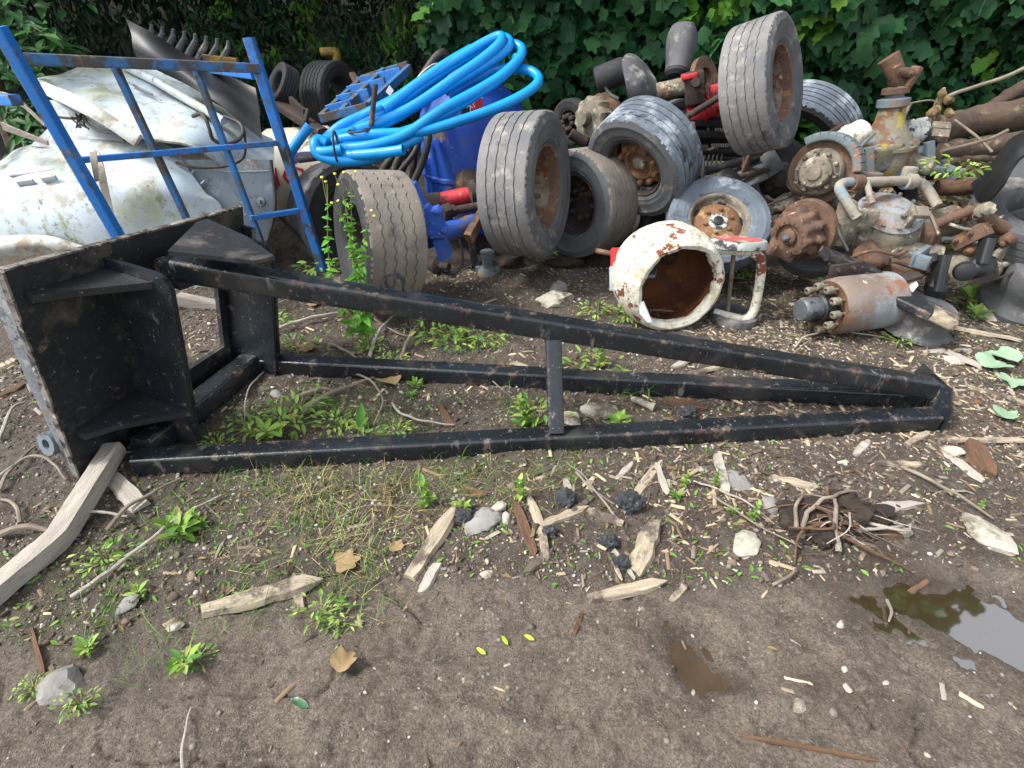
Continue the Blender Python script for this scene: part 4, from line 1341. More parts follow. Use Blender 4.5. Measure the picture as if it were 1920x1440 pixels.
def text_part(parent, txt, size, place, m, name="lettering", res=2):
    cu = bpy.data.curves.new(name, 'FONT')
    cu.body = txt; cu.size = size; cu.resolution_u = res; cu.extrude = 0
    tmp = bpy.data.objects.new("tmp", cu); LINK(tmp)
    dg = bpy.context.evaluated_depsgraph_get()
    me = bpy.data.meshes.new_from_object(tmp.evaluated_get(dg))
    bpy.data.objects.remove(tmp); bpy.data.curves.remove(cu)
    bm = bmesh.new(); bm.from_mesh(me)
    bmesh.ops.subdivide_edges(bm, edges=bm.edges, cuts=1)
    q = MB(); bm.verts.index_update()
    q.add([place(v.co.x, v.co.y) for v in bm.verts], [tuple(v.index for v in f.verts) for f in bm.faces])
    bm.free(); bpy.data.meshes.remove(me)
    return part(name, q, m, parent, ang=0)


text_part(tk, "IOR", .2, lambda x, y: on_tank(-.27 + x * 1.3, -.05 + y / tr_, .004), "red_ink")

# ------------------------------------------------------------------ blue drum behind the coil
dc = P(888, 250, 4.35)
dzb = hz(dc.x, dc.y)
dr_ = thing("blue_drum", "big scuffed blue steel drum with a tapered neck and small warning sticker", "drum", V((dc.x, dc.y, dzb)))
q = MB().lathe([(0, dzb), (.36, dzb), (.395, dzb + .04), (.395, .50), (.405, .51), (.405, .53), (.395, .54), (.395, .86), (.38, .93), (.30, 1.04), (.20, 1.12), (.175, 1.15)], V((dc.x, dc.y, 0)), (0, 0, 1), 64, wob=lambda i, a: 1 + .012 * math.sin(3 * a + i))
part("shell", q, "drum_blue", dr_)
q = MB().lathe([(.178, 1.13), (.172, 1.2), (.165, 1.27), (.14, 1.28), (.135, 1.2), (0, 1.19)], V((dc.x, dc.y, 0)), (0, 0, 1), 40)
part("neck", q, "grime_blue", dr_)


def on_drum(a, z, rr=.399):
    return V((dc.x + rr * math.sin(a), dc.y - rr * math.cos(a), z))


def drum_rect(a0, a1, z0, z1, rr=.4):
    vs = [on_drum(a0 + (a1 - a0) * k / 6, z, rr) for z in (z0, z1) for k in range(7)]
    return MB().add(vs, [(k, k + 1, k + 8, k + 7) for k in range(6)])


sz0 = P(900, 197, 3.97).z - .06
part("sticker_panel", drum_rect(-.13, .02, sz0, sz0 + .10, .3975), "black_plastic", dr_)
part("sticker_panel", drum_rect(.035, .24, sz0, sz0 + .10, .3975), "red_ink", dr_)
part("sticker_edge", drum_rect(.02, .035, sz0 - .005, sz0 + .105, .398), "white_ink", dr_)
part("sticker_edge", drum_rect(.035, .24, sz0 + .10, sz0 + .108, .398), "white_ink", dr_)
text_part(dr_, "GAS", .05, lambda x, y: on_drum(-.12 + x / .4, sz0 + .045 + y, .3995), "white_ink", "lettering")

# ------------------------------------------------------------------ blue water pipe coil
def pipe_end(q, p, d, r):
    """open bore at the end of a pipe"""
    q.lathe([(r, -.03), (r, .002), (r * .72, .002), (r * .72, -.05), (0, -.05)], p, d, 16)


PIPE = [
    [(884, 92, 4.15), (840, 118, 4.05), (790, 152, 3.95), (735, 190, 3.85), (680, 218, 3.78), (640, 240, 3.72), (612, 262, 3.66), (606, 282, 3.6), (628, 292, 3.55), (680, 290, 3.5), (722, 286, 3.48), (756, 281, 3.46)],
    [(630, 262, 3.62), (700, 252, 3.62), (790, 246, 3.66), (870, 224, 3.74), (940, 198, 3.84), (990, 172, 3.94), (1010, 150, 4.02), (996, 134, 4.1), (962, 128, 4.16), (930, 131, 4.22), (890, 150, 4.2), (840, 178, 4.1)],
    [(636, 280, 3.56), (700, 272, 3.56), (760, 252, 3.62), (830, 205, 3.74), (895, 170, 3.88), (945, 138, 4.0), (974, 108, 4.1), (978, 92, 4.16), (966, 84, 4.2), (948, 88, 4.24), (900, 120, 4.18), (850, 152, 4.08), (770, 205, 3.9), (700, 238, 3.76), (650, 250, 3.68), (610, 262, 3.6), (592, 275, 3.54), (604, 285, 3.5), (640, 281, 3.51)],
    [(690, 246, 3.7), (740, 222, 3.75), (800, 185, 3.85), (860, 150, 3.95), (915, 118, 4.05), (950, 92, 4.12), (954, 76, 4.18), (938, 70, 4.22), (918, 78, 4.2), (870, 106, 4.12), (815, 142, 4.02), (750, 180, 3.9), (690, 212, 3.8), (640, 236, 3.72), (614, 258, 3.68), (612, 266, 3.64), (636, 263, 3.6)],
    [(660, 246, 3.66), (720, 226, 3.72), (780, 196, 3.8), (850, 148, 3.92), (905, 110, 4.02), (938, 80, 4.1), (936, 68, 4.16), (900, 85, 4.14), (850, 116, 4.06), (780, 160, 3.93), (720, 205, 3.8)],
    [(646, 268, 3.62), (720, 258, 3.64), (800, 232, 3.72), (870, 192, 3.84), (925, 156, 3.95), (962, 124, 4.06), (968, 108, 4.12)],
    [(622, 256, 3.7), (690, 226, 3.78), (760, 184, 3.9), (825, 138, 4.02), (880, 104, 4.12), (915, 84, 4.18), (932, 84, 4.2)],
    [(612, 268, 3.56), (597, 262, 3.56), (590, 272, 3.52), (600, 292, 3.5), (640, 302, 3.5), (690, 298, 3.54), (740, 280, 3.6), (790, 255, 3.68)],
]
coil = thing("pipe_coil", "loose coil of bright blue water pipe resting on wheels and the blue drum", "pipe coil", P(790, 300, 3.7))
pr_ = .0315
for k, pl in enumerate(PIPE):
    q = MB()
    pp = spl([P(*p) for p in pl], 7)
    q.tube(pp, pr_, 16, cap=False)
    for e, d in ((pp[0], pp[0] - pp[1]), (pp[-1], pp[-1] - pp[-2])):
        pipe_end(q, e, d, pr_)
    part("pipe", q, "blue_pipe", coil)
for (x0, y0, x1, y1, yy) in ((626, 250, 634, 300, 3.49), (656, 246, 690, 242, 3.62)):
    q = MB()
    a_, b_ = P(x0, y0, yy), P(x1, y1, yy)
    ctr = (a_ + b_) / 2
    L_ = (b_ - a_).length / 2 + .01
    u_ = (b_ - a_).normalized()
    q.tube([ctr + u_ * (L_ * math.cos(t)) + V((0, 1, .1)) * (.045 * math.sin(t)) for t in [2 * math.pi * i / 24 for i in range(24)]], .007, 6, closed=True)
    part("tie", q, "hose_black", coil)
q = MB(); pp = spl([P(*p) for p in ((536, 300, 3.7), (552, 275, 3.72), (566, 255, 3.74), (580, 236, 3.76))], 5)
q.tube(pp, .03, 14, cap=False); pipe_end(q, pp[0], pp[0] - pp[1], .03); pipe_end(q, pp[-1], pp[-1] - pp[-2], .03)
solo("pipe_offcut", q, "blue_pipe", "short straight offcut of blue pipe sticking up in front of the white tank", "pipe")
q = MB(); q.tube(spl([P(560, 299, 3.5), P(585, 296, 3.52), P(640, 288, 3.62)], 4), .022, 12, cap=False); pipe_end(q, P(560, 299, 3.5), P(560, 299, 3.5) - P(585, 296, 3.52), .022)
solo("black_pipe_end", q, "hose_black", "black hose end poking out of the left end of the coil", "hose")

# black hoses tied with rope, and hoses hanging beside the drum
hb = thing("hose_bundle", "bundle of black hoses bent over behind the blue coil, tied with white string", "hose bundle", P(800, 200, 4.2))
for k in range(5):
    o_ = k * 7
    q = MB().tube(spl([P(770 + o_ * .9, 178 + 3 * k, 4.15 + .05 * k), P(795 + o_ * .8, 138 + 3 * k, 4.25 + .04 * k), P(820 + o_ * .4, 104 + 4 * k, 4.3 + .04 * k), P(834 + o_ * .25, 100 + 5 * k, 4.36), P(832 + o_ * .3, 118 + 4 * k, 4.42), P(800 + o_, 170 + 4 * k, 4.45)], 5), .026, 10)
    part("hose", q, "hose_black", hb)
q = MB().tube(spl([P(764, 178, 4.05), P(780, 150, 4.1), (P(795, 133, 4.14)), P(815, 120, 4.2), P(834, 124, 4.25)], 5), .006, 6)
part("string", q, "shell_rim", hb)
for k, (pl, r_, lb) in enumerate((
        ([(805, 246, 4.0), (800, 280, 3.95), (788, 315, 3.92), (772, 348, 3.9)], .024, "grey hose hanging straight down beside the drum's left edge"),
        ([(790, 250, 4.05), (778, 285, 4.0), (755, 315, 3.98), (740, 335, 3.96)], .02, "black hose slanting behind the tan wheel"),
        ([(770, 270, 4.1), (762, 300, 4.06), (748, 335, 4.04), (742, 372, 4.02)], .026, "black hose behind the thick one, above the tan wheel"),
        ([(745, 285, 4.12), (728, 305, 4.1), (712, 330, 4.1)], .03, "fat black hose coming out under the coil's open pipe end"),
        ([(780, 270, 4.16), (776, 310, 4.14), (770, 350, 4.14), (768, 385, 4.12)], .022, "slim black hose farthest back beside the drum"),
        ([(760, 280, 4.02), (745, 305, 4.0), (735, 340, 3.98), (733, 370, 3.96)], .028, "thick black hose just above the tan wheel"))):
    q = MB().tube(spl([P(*p) for p in pl], 5), r_, 10)
    solo("hanging_hose", q, "hose_black", lb, "hose")
q = MB()
q.bar(P(704, 158, 3.72), P(696, 236, 3.66), .03, .03, r=.012)
solo("steel_post", q, "rust_dark", "short rusty steel post sticking up through the blue coil", "post")

# blue steel frame behind the coil
bf = thing("pallet_frame", "worn blue steel ladder frame propped behind the coil", "steel frame", P(680, 215, 4.5))
c1, c2, c3, c4 = P(602, 222, 4.3), P(765, 122, 4.9), P(682, 148, 5.0), P(690, 200, 4.25)
for a_, b_ in ((c1, c3), (c3, c2), (c1, c4), (P(640, 212, 4.28), P(720, 134, 4.95)), (P(690, 200, 4.3), P(768, 128, 4.85))):
    q = MB().bar(a_, b_, .035, .06, r=.004); part("frame_bar", q, "blue_paint_worn", bf)
for k in range(4):
    t_ = .15 + k * .24
    q = MB().bar(c1.lerp(c3, t_), P(640, 212, 4.28).lerp(P(768, 128, 4.85), t_), .03, .09, r=.004); part("cross_bar", q, "blue_paint", bf)
q = MB(); q.prism([P(723, 172, 4.4), P(730, 160, 4.4), P(738, 170, 4.4), P(731, 180, 4.4)], V((0, .008, .002)))
solo("paper_tag", q, "white_ink", "small square white tag on the blue steel frame", "tag")
q = MB().tube(spl([P(602, 98, 5.4), P(622, 97, 5.4), P(630, 100, 5.4), P(632, 118, 5.4)], 4), .035, 10)
solo("yellow_hook", q, "yellow_paint_shaded", "yellow bent steel hook above the far upright tyre", "hook")
q = MB().bar(P(520, 195, 4.8), P(606, 250, 4.4), .09, .07, r=.02)
q.bar(P(545, 188, 4.75), P(572, 212, 4.6), .03, .06, r=.004)
q.bar(P(578, 205, 4.5), P(573, 228, 4.45), .03, .03, r=.006)
solo("axle_beam", q, "rust_dark", "dark rusty axle beam sloping down behind the white tank", "axle")
q = MB().bar(P(660, 138, 5.2), P(672, 160, 5.1), .05, .03, r=.004)
solo("rust_offcut", q, "rust", "small rusty offcut standing behind the blue steel frame", "offcut")

# ------------------------------------------------------------------ trailer axle between the tan wheel and the upright wheel
ax1 = thing("trailer_axle", "blue and red trailer axle with bolted clamp plate between two wheels", "axle", GP(840, 500))
YA = 3.35
q = MB().tube([P(800, 448, YA - .1), P(905, 412, YA + .12)], .062, 20); q.tube([P(760, 470, YA - .15), P(800, 448, YA - .1)], .05, 16)
part("axle_tube", q, "blue_clamp", ax1)
fc = frame(P(905, 412, YA + .12) - P(800, 448, YA - .1), (0, -.6, 1))
up_c = (P(762, 350, YA - .05) - P(838, 492, YA - .2)).normalized()
q = MB().prism([P(758, 348, YA - .12), P(776, 346, YA - .12), P(797, 392, YA - .18), P(775, 402, YA - .18)], V((.01, .05, .01)))
part("bracket_arm", q, "blue_clamp", ax1)
q = MB().prism([P(784, 402, YA - .22), P(800, 390, YA - .22), P(807, 398, YA - .22), P(818, 394, YA - .22), P(826, 400, YA - .22), P(825, 415, YA - .23), P(832, 432, YA - .24), P(838, 434, YA - .24), P(834, 445, YA - .25), P(806, 447, YA - .25), P(802, 432, YA - .24), P(798, 416, YA - .23)], V((.01, .05, .02)))
for x_, y_ in ((793, 402), (820, 398), (806, 437), (833, 433)):
    q.lathe([(.019, -.0), (.019, .02), (.012, .022), (.012, .035), (0, .035)], P(x_, y_, YA - .235), (-.1, -1, .45), 8)
q.lathe([(.014, .001), (0, .0015)], P(812, 419, YA - .238), (-.1, -1, .45), 12)
part("clamp_plate", q, "blue_clamp", ax1)
q = MB().prism([P(811, 452, YA - .22), P(832, 448, YA - .22), P(844, 484, YA - .26), P(824, 490, YA - .26)], V((.01, .06, .01)))
part("spring_end", q, "blue_clamp", ax1)
q = MB().bar(P(908, 395, YA + .0), P(878, 448, YA - .18), .05, .07, r=.006)
part("hanger", q, "rust", ax1)
q = MB().tube(spl([P(858, 438, YA), P(866, 470, YA - .08), P(868, 492, YA - .1), P(858, 510, YA - .14), P(840, 514, YA - .16), P(830, 508, YA - .12)], 6), .007, 7)
part("brake_hose", q, "hose_black", ax1)

ax2 = thing("trailer_axle", "red painted axle tube with rusty rod lying above the blue one", "axle", GP(850, 470))
q = MB().tube([P(775, 385, YA + .2), P(826, 378, YA + .22)], .062, 18); part("sleeve", q, "rust_dark", ax2)
q = MB().tube([P(815, 380, YA + .22), P(884, 364, YA + .28)], .055, 18); q.tube([P(888, 362, YA + .28), P(925, 356, YA + .32)], .062, 18)
part("axle_tube", q, "red_paint", ax2)
q = MB().lathe([(.05, -.03), (.085, -.02), (.085, .02), (.05, .03)], P(886, 362, YA + .28), P(925, 356, YA + .32) - P(826, 378, YA + .22), 24, close=True); part("collar", q, "rust_dark", ax2)
q = MB().tube([P(846, 396, YA + .06), P(915, 383, YA + .12)], .026, 12)
q.box(P(838, 402, YA + .05), (.06, .07, .13), fc, .012)
q.box(P(850, 395, YA + .05), (.04, .06, .06), fc, .012)
part("slack_adjuster", q, "rust_dark", ax2)
q = MB().lathe([(0, -.05), (.09, -.04), (.095, .03), (.07, .07), (0, .075)], P(878, 345, YA + .36), (.35, -.5, .6), 24); part("brake_chamber", q, "rust_dark", ax2)

# small oily parts under the axles
junk = [("spring_seat", "small oily grey spring seat on the soil beside the upright wheel", "spring seat", "grime", 908, 486, 3.3),
        ("ball_joint", "greasy ball joint on the soil under the hanging brake hose", "ball joint", "rust_dark", 822, 505, 3.1)]
q = MB().lathe([(.075, 0), (.07, .02), (.04, .05), (.038, .12), (.05, .13), (.05, .16), (0, .16)], GP(915, 512), (0, -.1, 1), 20)
q.bar(GP(893, 512) + V((0, 0, .025)), GP(938, 511) + V((0, 0, .025)), .03, .05, r=.005)
solo("spring_seat", q, "grime_blue", "small oily steel spring seat on the soil beside the upright wheel", "spring seat")
q = MB().lathe([(0, -.04), (.05, -.03), (.06, .02), (.03, .05), (.025, .12), (0, .12)], GP(818, 512) + V((0, 0, .06)), (.8, -.5, .1), 18)
solo("ball_joint", q, "rust_dark", "greasy dark ball joint under the hanging brake hose", "ball joint")
q = MB().bar(GP(880, 468) + V((0, 0, .2)), GP(892, 505) + V((0, 0, .02)), .05, .03, r=.006)
solo("steel_offcut", q, "black_paint_dirty", "dark flat bar leaning under the red hanger", "steel offcut")
q = MB().rock(GP(955, 500) + V((0, 0, .04)), (.22, .16, .12), 3, 3)
solo("soil_clod", q, "soil_dark", "black clod of soil at the foot of the upright wheel", "clod")
q = MB().rock(GP(1060, 500) + V((0, 0, .03)), (.30, .14, .09), 8, 3)
solo("soil_clod", q, "soil_dark", "low dark clod of soil under the brown-treaded wheel", "clod")

# ------------------------------------------------------------------ air bags, red axle and grilles in the middle at the back
q = MB()
q.lathe([(0, -.16), (.07, -.16), (.085, -.15), (.085, .02), (.075, .05), (0, .05)], P(1160, 135, 4.25), (.9, -.2, .35), 28)
ab = thing("air_spring", "folded grey rubber air spring lying on the bluish wheel", "air spring", P(1190, 180, 4.2))
part("piston", q, "rubber_dark", ab)
q = MB().patch(PR([(1166, 112, 4.2), (1178, 108, 4.3), (1192, 112, 4.35)], [(1166, 128, 4.08), (1186, 122, 4.12), (1206, 130, 4.3)], [(1172, 152, 4.02), (1198, 148, 4.02), (1222, 152, 4.2)], [(1178, 174, 4.02), (1204, 172, 4.0), (1226, 166, 4.15)], [(1184, 186, 4.05), (1208, 184, 4.02), (1226, 176, 4.15)]), 5, 5, .03, .012, 9, 6)
part("bellows", q, "rubber_bag", ab)
q = MB().tube(spl([P(1132, 134, 4.25), P(1130, 150, 4.22), P(1142, 175, 4.2), P(1160, 186, 4.15)], 5), .012, 8)
part("bracket_strap", q, "rubber_bag", ab)
ab = thing("air_spring", "upright crumpled grey air spring against the hedge", "air spring", P(1275, 140, 4.4))
a_, b_ = P(1268, 138, 4.35), P(1280, 66, 4.5)
q = MB().lathe([(.075, 0), (.085, .01), (.085, .05), (.095, .12), (.11, .2), (.115, .26), (.10, .30), (.085, .29), (.08, .2)], a_, b_ - a_, 36, wob=lambda i, a: 1 + (.10 * math.sin(2 * a + .6) + .05 * math.sin(5 * a)) * (i / 8), cap=False)
part("bellows", q, "rubber_bag", ab)
q = MB().lathe([(0, -.03), (.06, -.03), (.082, -.01), (.082, .015), (.05, .02)], a_, b_ - a_, 32)
q.lathe([(.02, -.055), (.02, -.03)], a_ + V((.02, 0, 0)), b_ - a_, 10, cap=True)
part("end_plate", q, "rubber_dark", ab)

ra = thing("red_axle", "red painted brake axle with rusty disc under the high tipped wheel", "axle", P(1310, 230, 4.1))
q = MB().tube([P(1215, 176, 4.15), P(1290, 160, 4.1)], .055, 16); part("axle_tube", q, "grime", ra)
fr_ = frame(P(1290, 160, 4.1) - P(1215, 176, 4.15))
q = MB().box(P(1302, 165, 4.08), (.13, .12, .2), fr_, .02); q.lathe([(0, .07), (.03, .07), (.03, .05)], P(1302, 158, 4.05), (-.2, -1, .3), 12); part("caliper", q, "rust_dark", ra)
q = MB().box(P(1292, 142, 4.07), (.10, .11, .03), fr_, .006); part("caliper_cover", q, "red_paint", ra)
q = MB().lathe([(.06, -.02), (.13, -.02), (.13, .02), (.06, .02)], P(1320, 146, 4.2), (.55, -.7, .35), 36, close=True); part("brake_disc", q, "rust", ra)
q = MB().tube([P(1292, 222, 4.12), P(1372, 178, 4.1)], .072, 18)
for t_ in (.3, .52, .75):
    q.lathe([(.072, -.015), (.085, -.01), (.085, .01), (.072, .015)], P(1292, 222, 4.12).lerp(P(1372, 178, 4.1), t_), P(1372, 178, 4.1) - P(1292, 222, 4.12), 20)
part("beam", q, "red_paint", ra)
q = MB().tube([P(1280, 224, 3.98), P(1352, 180, 3.98)], .022, 10); part("push_rod", q, "rust_dark", ra)
q = MB().box(P(1342, 172, 4.08), (.08, .07, .09), fr_, .012); part("lug", q, "red_paint", ra)

# dark slotted grilles (truck front grille lying on edge)
gr = thing("grille", "black slotted plastic grille panel under the red axle", "grille", P(1350, 270, 4.2))
gy_ = 4.05
for k, (y0, h_) in enumerate(((231, 13), (252, 14), (283, 10), (297, 8))):
    q = MB().bar(P(1262, y0 - 2, gy_), P(1405, y0 + 1, gy_ + .06), .05, PX(h_, 1330, y0, gy_), r=.008)
    part("grille_bar", q, "black_plastic", gr)
for (xa, xb, yy, n_, h_) in ((1326, 1330, 243, 1, 9), (1340, 1367, 244, 6, 8), (1315, 1328, 275, 3, 7), (1333, 1368, 273, 8, 7)):
    for k in range(n_):
        x_ = xa + (xb - xa) * (k + .5) / n_
        w_ = (xb - xa) / n_ * .72
        q = MB().prism([P(x_ - w_ / 2, yy - h_ / 2, gy_ + .012), P(x_ + w_ / 2, yy - h_ / 2, gy_ + .012), P(x_ + w_ / 2 - k % 2, yy + h_ / 2, gy_ + .012), P(x_ - w_ / 2, yy + h_ / 2, gy_ + .012)], V((0, .006, 0)))
        part("slot_light", q, "stone_grey", gr)  # pale chip painted in for light showing through the slot
for k in range(9):
    q = MB().bar(P(1290 + k * 8, 290, gy_ + .01), P(1284 + k * 8, 318, gy_ - .05), .012, .01, r=.002)
    part("grille_bar", q, "black_plastic", gr)
q = MB().bar(P(1262, 258, gy_ + .14), P(1400, 262, gy_ + .2), .03, .3, r=.004)
part("back_panel", q, "soil_dark", gr)
q = MB().tube(spl([P(1300, 345, 3.75), P(1298, 315, 3.78), P(1306, 287, 3.82), P(1318, 300, 3.76), P(1316, 345, 3.7)], 5), .013, 8)
solo("hose_loop", q, "hose_black", "looped black hose standing beside the bluish wheel's tread", "hose")
q = MB().box(P(1290, 248, 3.95), (.10, .09, .12), fr_, .02); q.tube([P(1282, 258, 3.95), P(1308, 262, 3.9)], .02, 8); q.tube([P(1292, 262, 3.95), P(1282, 300, 3.85)], .03, 9)
solo("shackle", q, "rust", "rusty shackle bracket beside the grille's left end", "shackle")
q = MB().patch(PR([(1330, 338, 3.8), (1380, 318, 3.9), (1450, 280, 4.1)], [(1340, 350, 3.72), (1400, 338, 3.78), (1462, 300, 3.95)], [(1360, 362, 3.7), (1420, 345, 3.72), (1470, 318, 3.85)]), 5, 5, .01)
solo("plastic_guard", q, "rubber_grey", "curved grey plastic guard under the high tipped wheel", "guard")
q = MB().patch(PR([(1335, 348, 3.66), (1352, 322, 3.7), (1375, 320, 3.72), (1392, 345, 3.7)], [(1338, 360, 3.6), (1355, 348, 3.6), (1378, 346, 3.62), (1394, 358, 3.64)]), 5, 4, .01)
solo("mudguard_corner", q, "black_plastic", "small dark moulded corner piece behind the small rusty-disc wheel", "moulding")
RODS = [((1318, 322, 3.8), (1420, 296, 3.95), .03, "black_paint_dirty", "steel_bar", "dark flat bar slanting under the grille"),
        ((1322, 345, 3.6), (1440, 320, 3.85), .02, "rust_dark", "steel_bar", "rusty dark bar below the grille, nearer than the flat one"),
        ((1430, 440, 3.25), (1496, 384, 3.5), .024, "rust", "bent_pipe", "rusty pipe rising from the small wheel to the upper hub"),
        ((1496, 384, 3.5), (1516, 372, 3.6), .024, "rust", "pipe_stub", "rusty pipe stub just under the upper brake hub"),
        ((1445, 398, 3.5), (1560, 372, 3.7), .022, "rust_dark", "steel_rod", "dark rod lying level between the two hubs"),
        ((1530, 420, 3.55), (1570, 360, 3.75), .02, "rust_dark", "steel_rod", "dark rod standing behind the lower rusty hub"),
        ((1405, 372, 3.5), (1400, 348, 3.6), .015, "steel_bare", "steel_pin", "pale short pin standing on the small wheel's tyre"),
        ((1118, 470, 3.1), (1148, 476, 3.05), .016, "rust", "steel_rod", "thin rusty rod joined to the white drum's back plate")]
for a_, b_, r_, mm, nm, lb in RODS:
    q = MB().tube([P(*a_), P(*b_)], r_, 10)
    solo(nm, q, mm, lb, nm.replace("_", " "))
for k, (px_, py_, yy, s1, s2, s3, sd_, mm, lb) in enumerate((
        (1475, 385, 3.6, .24, .2, .14, 5, "grime", "lumpy grey-brown casting under the upper brake hub"),
        (1330, 372, 3.75, .3, .2, .16, 9, "rust_dark", "dark rusty casting behind the small rusty-disc wheel"),
        (1455, 345, 3.95, .28, .2, .2, 12, "rust_dark", "dark casting in shadow behind the upper brake hub"),
        (1290, 330, 3.85, .22, .2, .24, 15, "rust_dark", "dark casting in shadow between bluish wheel and grille"),
        (1120, 250, 4.75, .3, .2, .2, 18, "rust_dark", "dark casting at the back left of the bluish wheel"))):
    q = MB().rock(P(px_, py_, yy), (s1, s2, s3), sd_, 3, .5)
    q.lathe([(.03, 0), (.03, .03), (.02, .04), (0, .04)], P(px_, py_, yy - s2 * .42), (.1, -1, .3), 8)
    q.tube([P(px_ - 20, py_ + 10, yy - .08), P(px_ + 22, py_ - 4, yy - .05)], .022, 8)
    solo("casting", q, mm, lb, "casting")

# hub with rusty flange at the back beside the narrow wheel
hb2 = thing("brake_hub", "rusty ribbed brake hub at the back beside the narrow dark wheel", "hub", P(1118, 230, 4.6))
q = MB().lathe([(0, .12), (.05, .12), (.055, .06), (.13, .05), (.15, .02), (.15, -.05), (.1, -.06)], P(1110, 222, 4.5), (-.75, -.62, .1), 48, wob=lambda i, a: 1 + (.06 * math.cos(12 * a) if i in (3, 4, 5) else 0))
part("hub", q, "grime", hb2)
q = MB().lathe([(.06, -.1), (.18, -.1), (.18, -.14), (.06, -.14)], P(1110, 222, 4.5), (-.75, -.62, .1), 40, close=True)
part("brake_disc", q, "rust", hb2)
q = MB().tube([P(1050, 262, 4.5), P(1040, 245, 4.55)], .03, 8); q.tube([P(1070, 250, 4.4), P(1098, 268, 4.4)], .04, 10)
solo("stub_axle", q, "rust_dark", "small dark stub axle under the narrow back wheel", "stub axle")

# ------------------------------------------------------------------ upper drive axle on the right
YU = 3.6
ua = thing("drive_axle", "upper drive axle with yellow-grey casing and bare hub at its left end", "axle", P(1640, 380, YU))
A1, A2 = P(1540, 318, YU - .12), P(1770, 285, YU + .22)
ad = (A2 - A1).normalized()
q = MB().bar(P(1580, 312, YU - .02), P(1735, 290, YU + .2), .13, .12, r=.03)
part("axle_casing", q, "grime_blue", ua)
q = MB().bar(P(1612, 305, YU - .06), P(1706, 284, YU + .06), .10, .16, r=.025)
part("spring_pad", q, "yellow_worn", ua)
dcn = P(1655, 292, YU + .12)
q = MB().lathe([(0, -.2), (.09, -.19), (.15, -.13), (.17, -.05), (.17, .04), (.13, .12), (.085, .2), (.075, .26), (.07, .3)], dcn, V((-.12, .1, 1)), 40)
fcap = frame(V((-.12, .1, 1)))
q.lathe([(.165, .03), (.185, .035), (.185, .055), (.15, .06)], dcn, V((-.12, .1, 1)), 40)
for k in range(14):
    a = 2 * math.pi * k / 14
    q.lathe([(.01, 0), (.01, .014), (0, .016)], dcn + fcap @ V((.055, .174 * math.cos(a), .174 * math.sin(a))), V((-.12, .1, 1)), 6)
part("diff_housing", q, "yellow_worn", ua)
q = MB().lathe([(.075, .28), (.09, .29), (.09, .33), (.05, .34), (.05, .36)], dcn, V((-.12, .1, 1)), 28)
part("pinion_flange", q, "grime_blue", ua)
pt_ = dcn + V((-.12, .1, 1)).normalized() * .36
q = MB().lathe([(.075, 0), (.075, .03), (.04, .04), (.04, .08)], pt_, V((-.12, .1, 1)), 20)
q.box(pt_ + V((-.05, -.01, .10)), (.05, .07, .12), frame(V((1, .2, .5))), .01)
q.box(pt_ + V((.05, -.02, .09)), (.04, .07, .12), frame(V((1, .2, -.4))), .01)
q.tube([pt_ + V((-.06, -.03, .12)), pt_ + V((.06, -.03, .11))], .028, 10)
q.tube([pt_ + V((-.03, -.0, .1)), pt_ + V((-.1, .03, .19))], [.05, .06], 14)
part("universal_joint", q, "rust", ua)
hx = V((-.66, -.72, .12)).normalized()
hc_ = P(1540, 322, YU - .16)
q = MB().lathe([(.08, -.02), (.185, -.02), (.19, -.012), (.19, .012), (.185, .02), (.08, .02)], hc_, hx, 56, close=True)
part("brake_disc", q, "rust", ua)
q = MB().lathe([(.13, .015), (.135, .03), (.135, .07), (.125, .085), (.085, .09), (.085, .13), (.09, .14), (.078, .155), (.045, .16), (.04, .175), (.022, .18), (0, .18)], hc_, hx, 56)
for k in range(10):
    a = 2 * math.pi * k / 10
    F_ = frame(hx)
    q.lathe([(.012, .08), (.012, .12 + (.02 if k % 3 == 0 else 0)), (0, .13)], hc_ + F_ @ V((0, .108 * math.cos(a), .108 * math.sin(a))), hx, 8)
for k in range(8):
    a = 2 * math.pi * (k + .4) / 8
    q.lathe([(.008, .15), (.008, .162), (0, .162)], hc_ + F_ @ V((0, .066 * math.cos(a), .066 * math.sin(a))), hx, 6)
part("hub", q, "grime", ua)
q = MB()
arc = [hc_ + F_ @ V((.0, .20 * math.cos(t), .20 * math.sin(t))) for t in [math.radians(d) for d in range(10, 131, 12)]]
for k in range(len(arc) - 1):
    q.bar(arc[k], arc[k + 1], .13, .05, up=(arc[k] - hc_), r=.012)
part("caliper", q, "grime_blue", ua)
q = MB().lathe([(0, -.13), (.075, -.125), (.08, -.02), (.088, -.015), (.088, .015), (.08, .02), (.078, .1), (.06, .12), (0, .125)], P(1590, 262, YU + .02), P(1618, 246, YU + .04) - P(1565, 276, YU - .02), 28)
part("brake_chamber", q, "flaky_white", ua)
q = MB().lathe([(0, -.12), (.08, -.11), (.085, -.03), (.075, -.025), (.075, -.015), (.085, -.01), (.085, .04), (.075, .045), (.075, .055), (.08, .06), (.075, .11), (0, .12)], P(1700, 252, YU + .25), (.8, -.2, .3), 28)
part("brake_chamber", q, "white_chip_paint", ua)
q = MB().lathe([(.06, -.02), (.17, -.02), (.17, .02), (.06, .02)], P(1756, 288, YU + .26), V((.8, -.5, .1)), 44, close=True)
part("brake_disc", q, "rust_dark", ua)
q = MB()
for k in range(6):
    t0, t1 = math.radians(20 + k * 20), math.radians(40 + k * 20)
    F2_ = frame(V((.8, -.5, .1)))
    q.bar(P(1756, 288, YU + .24) + F2_ @ V((-.02, .17 * math.cos(t0), .17 * math.sin(t0))), P(1756, 288, YU + .24) + F2_ @ V((-.02, .17 * math.cos(t1), .17 * math.sin(t1))), .1, .05, r=.01)
